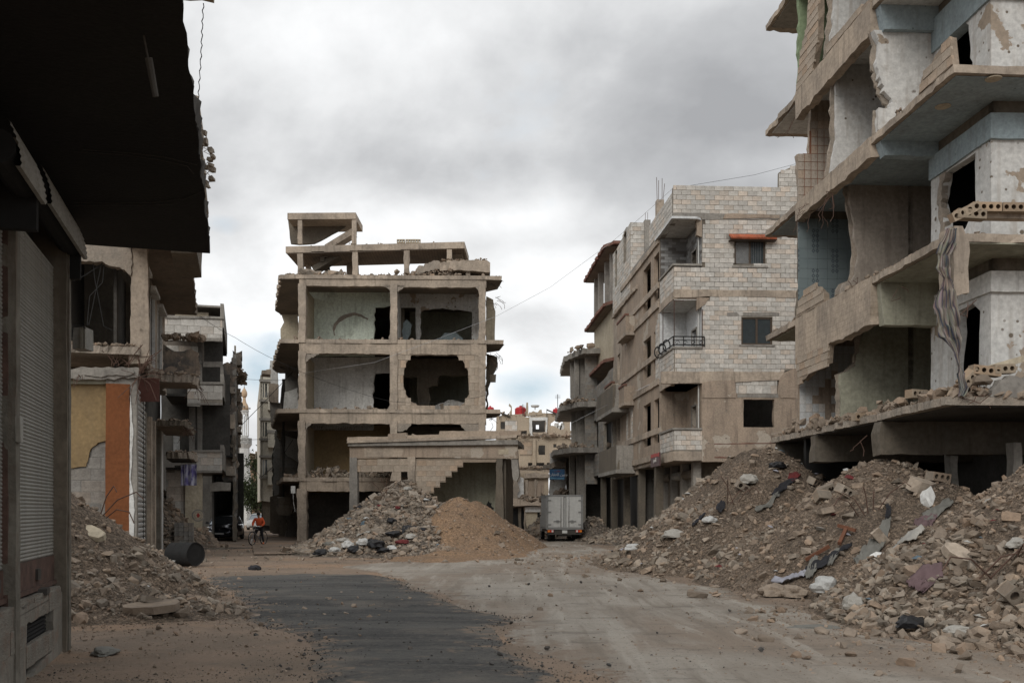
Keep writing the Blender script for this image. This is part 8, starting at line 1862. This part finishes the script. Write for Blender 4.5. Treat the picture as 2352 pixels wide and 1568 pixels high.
def curtain():
 f=FR;yl=20.0
 # spine of the cloth in the picture, with its half width in picture units
 sp=[(2178,528,12),(2172,560,20),(2160,590,17),(2163,618,20),(2168,640,9),(2170,670,17),(2166,710,22),(2174,750,24),(2178,780,22),(2190,812,10),(2196,840,4),(2200,862,12),(2206,890,9),(2200,910,5)]
 P=[];n=len(sp);NU=22;NV=80;pxm=FOC/20.6
 for j in range(NV+1):
  t=j/NV*(n-1);i=min(int(t),n-2);u=t-i;u=u*u*(3-2*u);px,py,w=[sp[i][k]*(1-u)+sp[i+1][k]*u for k in range(3)]
  for k in range(NU+1):
   s=k/NU-.5;fold=math.sin(s*23+t*.9+2*mnoise.noise(Vector((t,s*3,0))))*.03+mnoise.noise(Vector((s*9,t*1.5,3)))*.05;tw=.35*math.sin(t*.8)
   q=f.y(px+2*s*w*(1+.15*math.sin(t*3+s*5)),py+abs(s)*6*math.sin(t*2.1),yl);P.append((f.w(q[0],yl-.12+fold*(w/18+.25)+s*tw*.3,q[1]),s+.5+.15*math.sin(t*.5),j/NV))
 V=np.array([tuple(p[0]) for p in P]);idx=np.arange(len(P)).reshape(NV+1,NU+1);F=np.stack([idx[:-1,:-1],idx[:-1,1:],idx[1:,1:],idx[1:,:-1]],-1).reshape(-1,4)
 base=V.mean(0);o=npmesh('curtain',V-base,F,M['stripe'],smooth=True);o.location=base;uv=o.data.uv_layers.new(name='UVMap');li=F.ravel();uv.data.foreach_set('uv',np.array([[P[i][1],P[i][2]] for i in li]).ravel())
 m=o.modifiers.new('t','SOLIDIFY');m.thickness=.006
 o['label']='long striped grey curtain knotted and hanging down the torn balcony corner';o['category']='curtain'
curtain()
# ------------------------------------------------------------------ rubbish: bags and cloths
CLR={'blackbag':(.018,.018,.02),'whitebag':(.55,.55,.53),'redcloth':(.16,.035,.035),'bluebag':(.12,.17,.21),'greycloth':(.20,.195,.175),'darkcloth':(.035,.035,.04),'pink':(.17,.115,.12),'lilac':(.40,.40,.45),'yellow':(.45,.36,.08),'brownwood':(.20,.085,.045),'greensheet':(.16,.19,.17),'orangewood':(.19,.085,.05),'palebag':(.42,.40,.36)}
for k_,c_ in CLR.items():M[k_]=plain(k_,tuple(x*.8 for x in c_),.45 if 'bag' in k_ else .9)
def bag(hp,px,py,y0,y1,s,mat,label,seed=0,flat=.65,name='rubbish_bag',group=None,st=1.0,rz=0.0):
 p=on(hp,px,py,y0,y1) if hp else Vector((gpt(px,py)[0],gpt(px,py)[1],0));bm=bmesh.new();bmesh.ops.create_icosphere(bm,subdivisions=3,radius=1);o_=Vector((seed*3.7,seed,0))
 for v in bm.verts:
  n=v.co.normalized();d=1+.35*mnoise.noise(n*1.6+o_)+.28*abs(mnoise.noise(n*4.2+o_))-.12*abs(mnoise.noise(n*9+o_));v.co=Vector((n.x*d*st,n.y*d,max(n.z*d,-.35)*flat))
 me=bpy.data.meshes.new(name);bm.to_mesh(me);bm.free();me.materials.append(M[mat]);o=bpy.data.objects.new(name,me);COL.objects.link(o);o.location=p+Vector((0,0,s*flat*.30));o.scale=(s,s,s);o.rotation_euler=(0,0,rz or seed)
 o['label']=label;o['category']='bag' if name=='rubbish_bag' else name.split('_')[-1]
 if group:o['group']=group
 return o
def cloth(hp,pts,w,y0,y1,mat,label,seed=0,lift=.05,name='cloth',crump=.05):
 """a rag lying along picture points on a heap, following its surface"""
 base=[on(hp,px,py,y0,y1) for px,py in pts];NV=14*(len(pts)-1);NU=10;V=[];n=len(base)
 for j in range(NV+1):
  t=j/NV*(n-1);i=min(int(t),n-2);u=t-i;c=base[i].lerp(base[i+1],u);d=(base[i+1]-base[i]);d.z=0;d=d.normalized() if d.length>1e-4 else Vector((1,0,0));s=Vector((-d.y,d.x,0));ww=w*(.45+.55*math.sin(math.pi*(j+1.5)/(NV+3))+.25*mnoise.noise(Vector((t*2,seed,0))))
  for k in range(NU+1):
   q=c+s*(k/NU-.5)*ww;h=max(0,float(hp.h(np.array([q.x]),np.array([q.y]))[0]));V.append((q.x,q.y,h+lift+crump*(abs(mnoise.noise(Vector((k*.8,t*2.2,seed))))*2+.8*abs(math.sin(k*1.7+t)))))
 V=np.array(V);idx=np.arange(len(V)).reshape(NV+1,NU+1);F=np.stack([idx[:-1,:-1],idx[:-1,1:],idx[1:,1:],idx[1:,:-1]],-1).reshape(-1,4);b=V.mean(0)
 o=npmesh(name,V-b,F,M[mat],smooth=True);o.location=b;m=o.modifiers.new('t','SOLIDIFY');m.thickness=.01;o['label']=label;o['category']=name.split('_')[-1];return o
for (px,py,s,mat,lab,st) in ((770,1268,.30,'whitebag','pale white bag at the left foot of the central heap',1),(738,1273,.30,'blackbag','flat black bag at the far left foot of the central heap',1.4),(800,1256,.34,'whitebag','white bag beside the black sacks on the central heap',1.1),(835,1250,.34,'whitebag','largest white bag between black sacks on the central heap',1),
       (815,1266,.32,'blackbag','black sack in front of the largest white bag',1.2),(862,1255,.42,'blackbag','big torn black sack at the foot of the central heap',1.2),(880,1268,.26,'blackbag','small black sack beside the big torn one',1.3),(905,1230,.30,'blackbag','black sheeting lying flat higher on the central heap',2.0),(900,1262,.22,'whitebag','small white bag beside the orange-brown earth heap',1.2),
       (868,1143,.20,'blackbag','black bag on the left shoulder of the central heap crest',1),(898,1200,.26,'blackbag','black bag half buried midway up the central heap',.9),(838,1205,.22,'bluebag','blue plastic bag midway up the central heap',1),(935,1125,.20,'palebag','pale bag caught on the crest of the central heap',1.2),(790,1243,.22,'palebag','cream bag in the rubbish at the foot of the central heap',1.5),(945,1235,.24,'palebag','crumpled pale sheet near the seam between both central heaps',1.8),(755,1252,.2,'greycloth','grey rag on the lower left flank of the central heap',1.6),(925,1247,.2,'redcloth','dark red rag lying near the big torn black sack',1.7),(970,1218,.18,'darkcloth','dark scrap at the seam of the central heaps',1.6),(912,1168,.16,'redcloth','small red rag midway up the central heap',.8)):
 bag(HC,px,py,35.5,52,s*.8,mat,lab,seed=int(px) % 37,st=st)
bag(HN,1897,1358,12,20,.26,'whitebag','full white plastic bag at the foot of the nearest right heap',seed=3,flat=.85);bag(HN,1960,1398,11,18,.16,'palebag','small milky bag among the stones of the nearest right heap',seed=5,flat=1.0)
bag(HN,2095,1438,11,17,.18,'blackbag','scrap of black plastic at the toe of the nearest right heap',seed=7,st=1.6);bag(HN,2340,1258,13,22,.16,'palebag','pale plastic bag high on the nearest right heap',seed=8);bag(HN,2200,1455,11,16,.13,'palebag','small clear plastic bag at the toe of the nearest heap',seed=9,st=1.3)
bag(HR,1785,1075,18,35,.22,'blackbag','black scrap on the crest of the largest heap',seed=2);bag(HR,1720,1110,18,35,.30,'palebag','pale dusty sack near the crest of the largest heap',seed=4);bag(HR,1548,1295-62,18,36,.24,'palebag','white scrap on the left slope of the largest heap',seed=6,st=1.4)
bag(HR,1455,1262,25,38,.2,'whitebag','white bag at the left toe of the largest heap',seed=12,st=1.4);bag(HR,1630,1200,20,36,.2,'whitebag','white rag caught on the left slope of the largest heap',seed=13)
for (pts,w,hp,mat,lab,nm) in (
 ([(2040,1202),(2020,1250),(1990,1290),(1965,1308)],.42,HR,'greycloth','long grey net cloth trailing down the valley between the two right heaps','cloth'),
 ([(1955,1262),(1900,1302),(1850,1318)],.2,HR,'darkcloth','black twisted cloth near the foot of the largest heap','cloth'),
 ([(2037,1155),(2042,1180),(2036,1205)],.12,HR,'darkcloth','narrow black strap above the grey net cloth','strap'),
 ([(1850,1330),(1820,1335),(1775,1340)],.28,HR,'lilac','lilac-white cloth spread at the foot of the largest heap','cloth'),
 ([(1870,1290),(1862,1320),(1858,1338)],.3,HR,'greycloth','grey rag hanging over stones by the lilac cloth','cloth'),
 ([(2150,1190),(2130,1205),(2105,1218)],.32,HR,'pink','dusty pink blanket crumpled on the right part of the largest heap','blanket'),
 ([(2165,1330),(2110,1345),(2100,1372)],.45,HN,'pink','purple-pink cloth among the coarse stones of the nearest heap','cloth'),
 ([(1830,1108),(1800,1125),(1775,1145)],.2,HR,'darkcloth','dark rag with red trim high on the largest heap','cloth'),
 ([(1835,1095),(1815,1112)],.3,HR,'redcloth','red cloth near the crest of the largest heap','cloth'),
 ([(1555,1100+20),(1535,1150),(1500,1170)],.3,HR,'darkcloth','black rubber strip lying down the left slope of the largest heap','strip'),
 ([(1790,1140),(1750,1170),(1735,1180)],.2,HR,'greycloth','tangle of grey cloth midway up the largest heap','cloth'),
 ([(1620,1185),(1590,1215)],.2,HR,'darkcloth','black strip in the middle of the left slope','strip'),
 ([(1660,1160),(1650,1185)],.3,HR,'darkcloth','small black tarpaulin scrap midway on the left slope','scrap'),
 ([(2185,1160),(2150,1185),(2120,1200)],.3,HR,'greycloth','torn pale plastic sheeting on the shoulder of the largest heap','sheeting'),
 ([(1925,1270),(1905,1310)],.18,HR,'greycloth','short grey rag beside the rusty bars','cloth'),
 ([(2115,1240),(2060,1262)],.4,HN,'palebag','pale dusty cloth across the flank of the nearest heap','cloth'),
 ([(425,1230+20),(470,1260)],.3,HL,'darkcloth','dark rag beside the black drum','cloth'),
 ([(905,1228),(930,1222),(955,1215)],.4,HC,'blackbag','black plastic sheet lying across the central heap','sheeting'),
 ([(820,1235),(850,1228)],.3,HC,'palebag','crumpled pale sheet above the rubbish bags','sheeting')):
 cloth(hp,pts,w*.8,12,52 if hp in (HC,) else 38,mat,lab,seed=int(pts[0][0]),name=nm)
for (a,b,lab) in (((1945,1228),(1928,1262),'upright rusty wooden slat sticking out of the largest heap'),((1905,1270),(1850,1300),'rusty slat lying along the black twisted cloth'),((1925,1225),(1965,1232),'short brown board above the upright rusty slat')):
 p,q=on(HR,*a,17,34),on(HR,*b,17,34);mb=MB();mb.tube([p+Vector((0,0,.15)),q+Vector((0,0,.12))],.05,4);mb.build('wooden_slat',M['orangewood'],None,label=lab,category='slat')
def litter(n,hp,box,mats,label,group,seed,smin=.04,smax=.12):
 rn=random.Random(seed);k=0;t=0
 while k<n and t<n*50:
  t+=1;x,y=rn.uniform(box[0],box[1]),rn.uniform(box[2],box[3]);h=float(hp.h(np.array([x]),np.array([y]))[0]) if hp else float(gh(np.array([x]),np.array([y]))[()] if False else gh(np.array([x]),np.array([y]))[0])
  if (hp and h<.05) or abs(x)>y*.5:continue
  s=rn.uniform(smin,smax);mb=MB();c=Vector((x,y,h+.05));a=rn.uniform(0,6);u=Vector((math.cos(a),math.sin(a),rn.uniform(-.4,.4)))*s;v=Vector((-math.sin(a),math.cos(a),rn.uniform(-.4,.6)))*s*rn.uniform(.4,1)
  mb.add([c-u-v,c+u-v*.8,c+u*.8+v,c-u*.9+v*1.1,c+Vector((0,0,s*.5))],[(0,1,4),(1,2,4),(2,3,4),(3,0,4),(3,2,1,0)]);mb.build('litter_scrap',M[rn.choice(mats)],None,label=label,category='litter',group=group);k+=1
litter(34,HR,(3,9.5,19,33),['whitebag','whitebag','palebag','lilac'],'tiny white scrap of litter on the largest rubble heap','white scraps on the largest heap',1)
litter(10,HR,(3,9.5,19,33),['yellow','redcloth','bluebag'],'tiny coloured scrap of litter on the largest rubble heap','coloured scraps on the largest heap',2)
litter(18,HN,(5,10,12.3,17),['whitebag','palebag','redcloth','bluebag'],'scrap of plastic litter among the stones of the nearest heap','plastic scraps on the nearest heap',3,.03,.08)
litter(40,HC,(-10,-1.5,38,46),['whitebag','whitebag','palebag','bluebag','redcloth','darkcloth'],'scrap of litter on the central rubble heap','litter scraps on the central heap',4,.06,.2)
litter(12,HL,(-10,-5,15,22),['whitebag','palebag','greensheet'],'pale scrap of litter on the left rubble heap','litter scraps on the left heap',5,.03,.09)
M['orangeclod']=M['sandheap']
bag(None,585,1308,0,0,.17,'darkcloth','dark scrap of rubbish on the dirt beyond the asphalt patch',seed=21,st=1.5);bag(None,205,1405,0,0,.09,'whitebag','small white scrap at the toe of the left heap beside the pilaster',seed=22)
bag(None,240,1500,0,0,.15,'greycloth','clear grey plastic bottle bag lying on the dirt before the shop',seed=24,st=1.8,flat=.4);bag(None,1870,1432+10,0,0,.15,'greycloth','grey rag flattened on the dirt before the nearest right heap',seed=25,st=2.4,flat=.25);bag(None,1780,1365,0,0,.26,'stone','clod of brown earth on the shoulder beside the white bag',seed=26,st=1.6,name='earth_clod');bag(None,1820,1368,0,0,.24,'stone','second brown clod touching the first on the road shoulder',seed=27,st=1.4,name='earth_clod')
for (px,py,s) in ((1000,1268,.28),(1024,1270,.24)):bag(None,px,py+5,0,0,s,'orangeclod','pair of rounded earth clods at the foot of the orange-brown heap',seed=px % 31,name='earth_clod',group='earth clods before the orange-brown heap')
# small dark stones on the road and asphalt, each one
rn=random.Random(9)
for i in range(46):
 py=rn.uniform(1335,1560);px=rn.uniform(560,2100);X_,Y_=gpt(px,py);s=rn.uniform(.03,.08);chunk('pebble',(X_,Y_,float(gh(np.array([X_]),np.array([Y_]))[0])+.03+s*.2),s,'stonedark' if rn.random()<.7 else 'stone','small dark stone lying loose on the roadway','loose stones on the roadway',seed=i,category='stone')
def mat_banner():
 m,nt,b=mk('printed_banner',.8);tc=nt.nodes.new('ShaderNodeTexCoord');n=nt.nodes.new('ShaderNodeTexNoise');n.inputs['Scale'].default_value=3.5;n.inputs['Detail'].default_value=3;mp=nt.nodes.new('ShaderNodeMapping');mp.inputs['Scale'].default_value=(2.5,1,.7)
 nt.links.new(tc.outputs['Object'],mp.inputs[0]);nt.links.new(mp.outputs[0],n.inputs['Vector']);cr=nt.nodes.new('ShaderNodeValToRGB');e=cr.color_ramp.elements;e[0].position=.42;e[0].color=(.14,.12,.30,1);e[1].position=.58;e[1].color=(.48,.48,.58,1);nt.links.new(n.outputs[0],cr.inputs[0]);nt.links.new(cr.outputs[0],b.inputs['Base Color']);return m
M['banner']=mat_banner()
# printed banner strung on the left street, stained broken thing on the drum side
p=P3(434,1090,47);mb=MB();n=9
for i in range(n):
 a,b=-.38+.76*i/n,-.38+.76*(i+1)/n;za,zb=.03*math.sin(i*1.9),.03*math.sin((i+1)*1.9);mb.add([p+Vector((a,za,-.5)),p+Vector((b,zb,-.5)),p+Vector((b,zb,.5)),p+Vector((a,za,.5))],[(0,1,2,3)])
o=mb.build('banner',M['banner'] if 'banner' in M else M['lilac'],None,label='lilac and white printed banner hanging under the broken canopy on the left',category='banner')
b0=on(HR,1552,1152,20,40);mb=MB();rb=random.Random(2)
for i in range(60):
 d=Vector((rb.gauss(0,.5),rb.gauss(0,.5),rb.uniform(.3,1))).normalized()*rb.uniform(.5,1.0);mb.tube([b0,b0+d*.5+Vector((0,0,.05)),b0+d,b0+d*1.2+Vector((rb.uniform(-.15,.15),0,rb.uniform(-.05,.1)))],.008,3,taper=.4)
mb.build('dry_bush',M['bark'],None,label='dry leafless brown bush on the left slope of the largest heap',category='bush')
for (px,py,hp,n,lab) in ((1985,1185,HR,5,'bent reinforcing bars sticking out of the middle of the largest heap'),(1690,1160,HR,4,'rusty bent bars on the left slope of the largest heap'),(2290,1330,HN,4,'rusty bent bars between stones of the nearest heap'),(880,1150,HC,4,'rusty bars near the crest of the central heap'),(250,1195,HL,3,'bent bar arching out of the left heap')):
 b0=on(hp,px,py,12,52);mb=MB()
 for i in range(n):d=Vector((rb.uniform(-1,1),rb.uniform(-.6,.2),rb.uniform(.2,1))).normalized()*rb.uniform(.5,1.1);q=b0+Vector((rb.uniform(-.3,.3),0,0));mb.tube([q,q+d*.5+Vector((0,0,.12)),q+d,q+d*1.2+Vector((0,0,-.25))],.012,5)
 mb.build('bent_bars',M['rebar'],None,label=lab,category='bars')
# ------------------------------------------------------------------ cables across the streets
def cable(pts,r,label,seed=0,twist=0.0,sag=0.0,mat='wire'):
 P=[P3(*q) for q in pts];out=[]
 for i in range(len(P)-1):
  n=14
  for k in range(n+(i==len(P)-2)):t=k/n;q=P[i].lerp(P[i+1],t);q.z-=sag*4*t*(1-t);out.append(q+Vector((math.sin(len(out)*2.2)*twist,0,0)))
 mb=MB();mb.tube(out,r,4);mb.build('cable',M[mat],None,label=label,category='cable')
cable([(467,8,13.8),(462,120,14.5),(455,235,16)],.008,'twisted cable hanging from the top balcony edge over the sky at upper left',twist=.012)
cable([(458,725,44),(540,775,47),(640,830,52),(760,880,54),(895,921,54.6),(1010,925,54.9),(1116,907,55.3)],.009,'dark cable sagging from the left houses across the front of the frame house',sag=.05)
cable([(700,856,55.2),(860,832,54),(1000,780,53),(1140,726,51),(1263,660,49),(1407,554,46),(1465,505,45),(1546,432,43)],.008,'thin pale cable rising from the frame house to the block house parapet',mat='chrome')
cable([(1575,428,44),(1732,402,46),(1845,372,48)],.008,'thin cable above the block apartment house roof')
cable([(1311,972,62),(1439,907,54),(1520,870,46)],.01,'pale cable slanting across the grey block ruin',mat='chrome')
cable([(538,993,60),(600,930,62),(672,854,64)],.018,'dark cable rising steeply across the left street to the frame house');cable([(479,866,53),(590,872,58),(711,874,60)],.012,'level cable strung across the left street above the minaret top')
cable([(560,1050,80),(600,1095,74),(640,1060,68),(672,1010,60)],.018,'slack dark cable looping low across the left street');cable([(545,1010,70),(620,1008,75)],.02,'short level cable by the minaret balcony')
M['orangeclod']=M['sandheap']
bpy.context.view_layer.update()
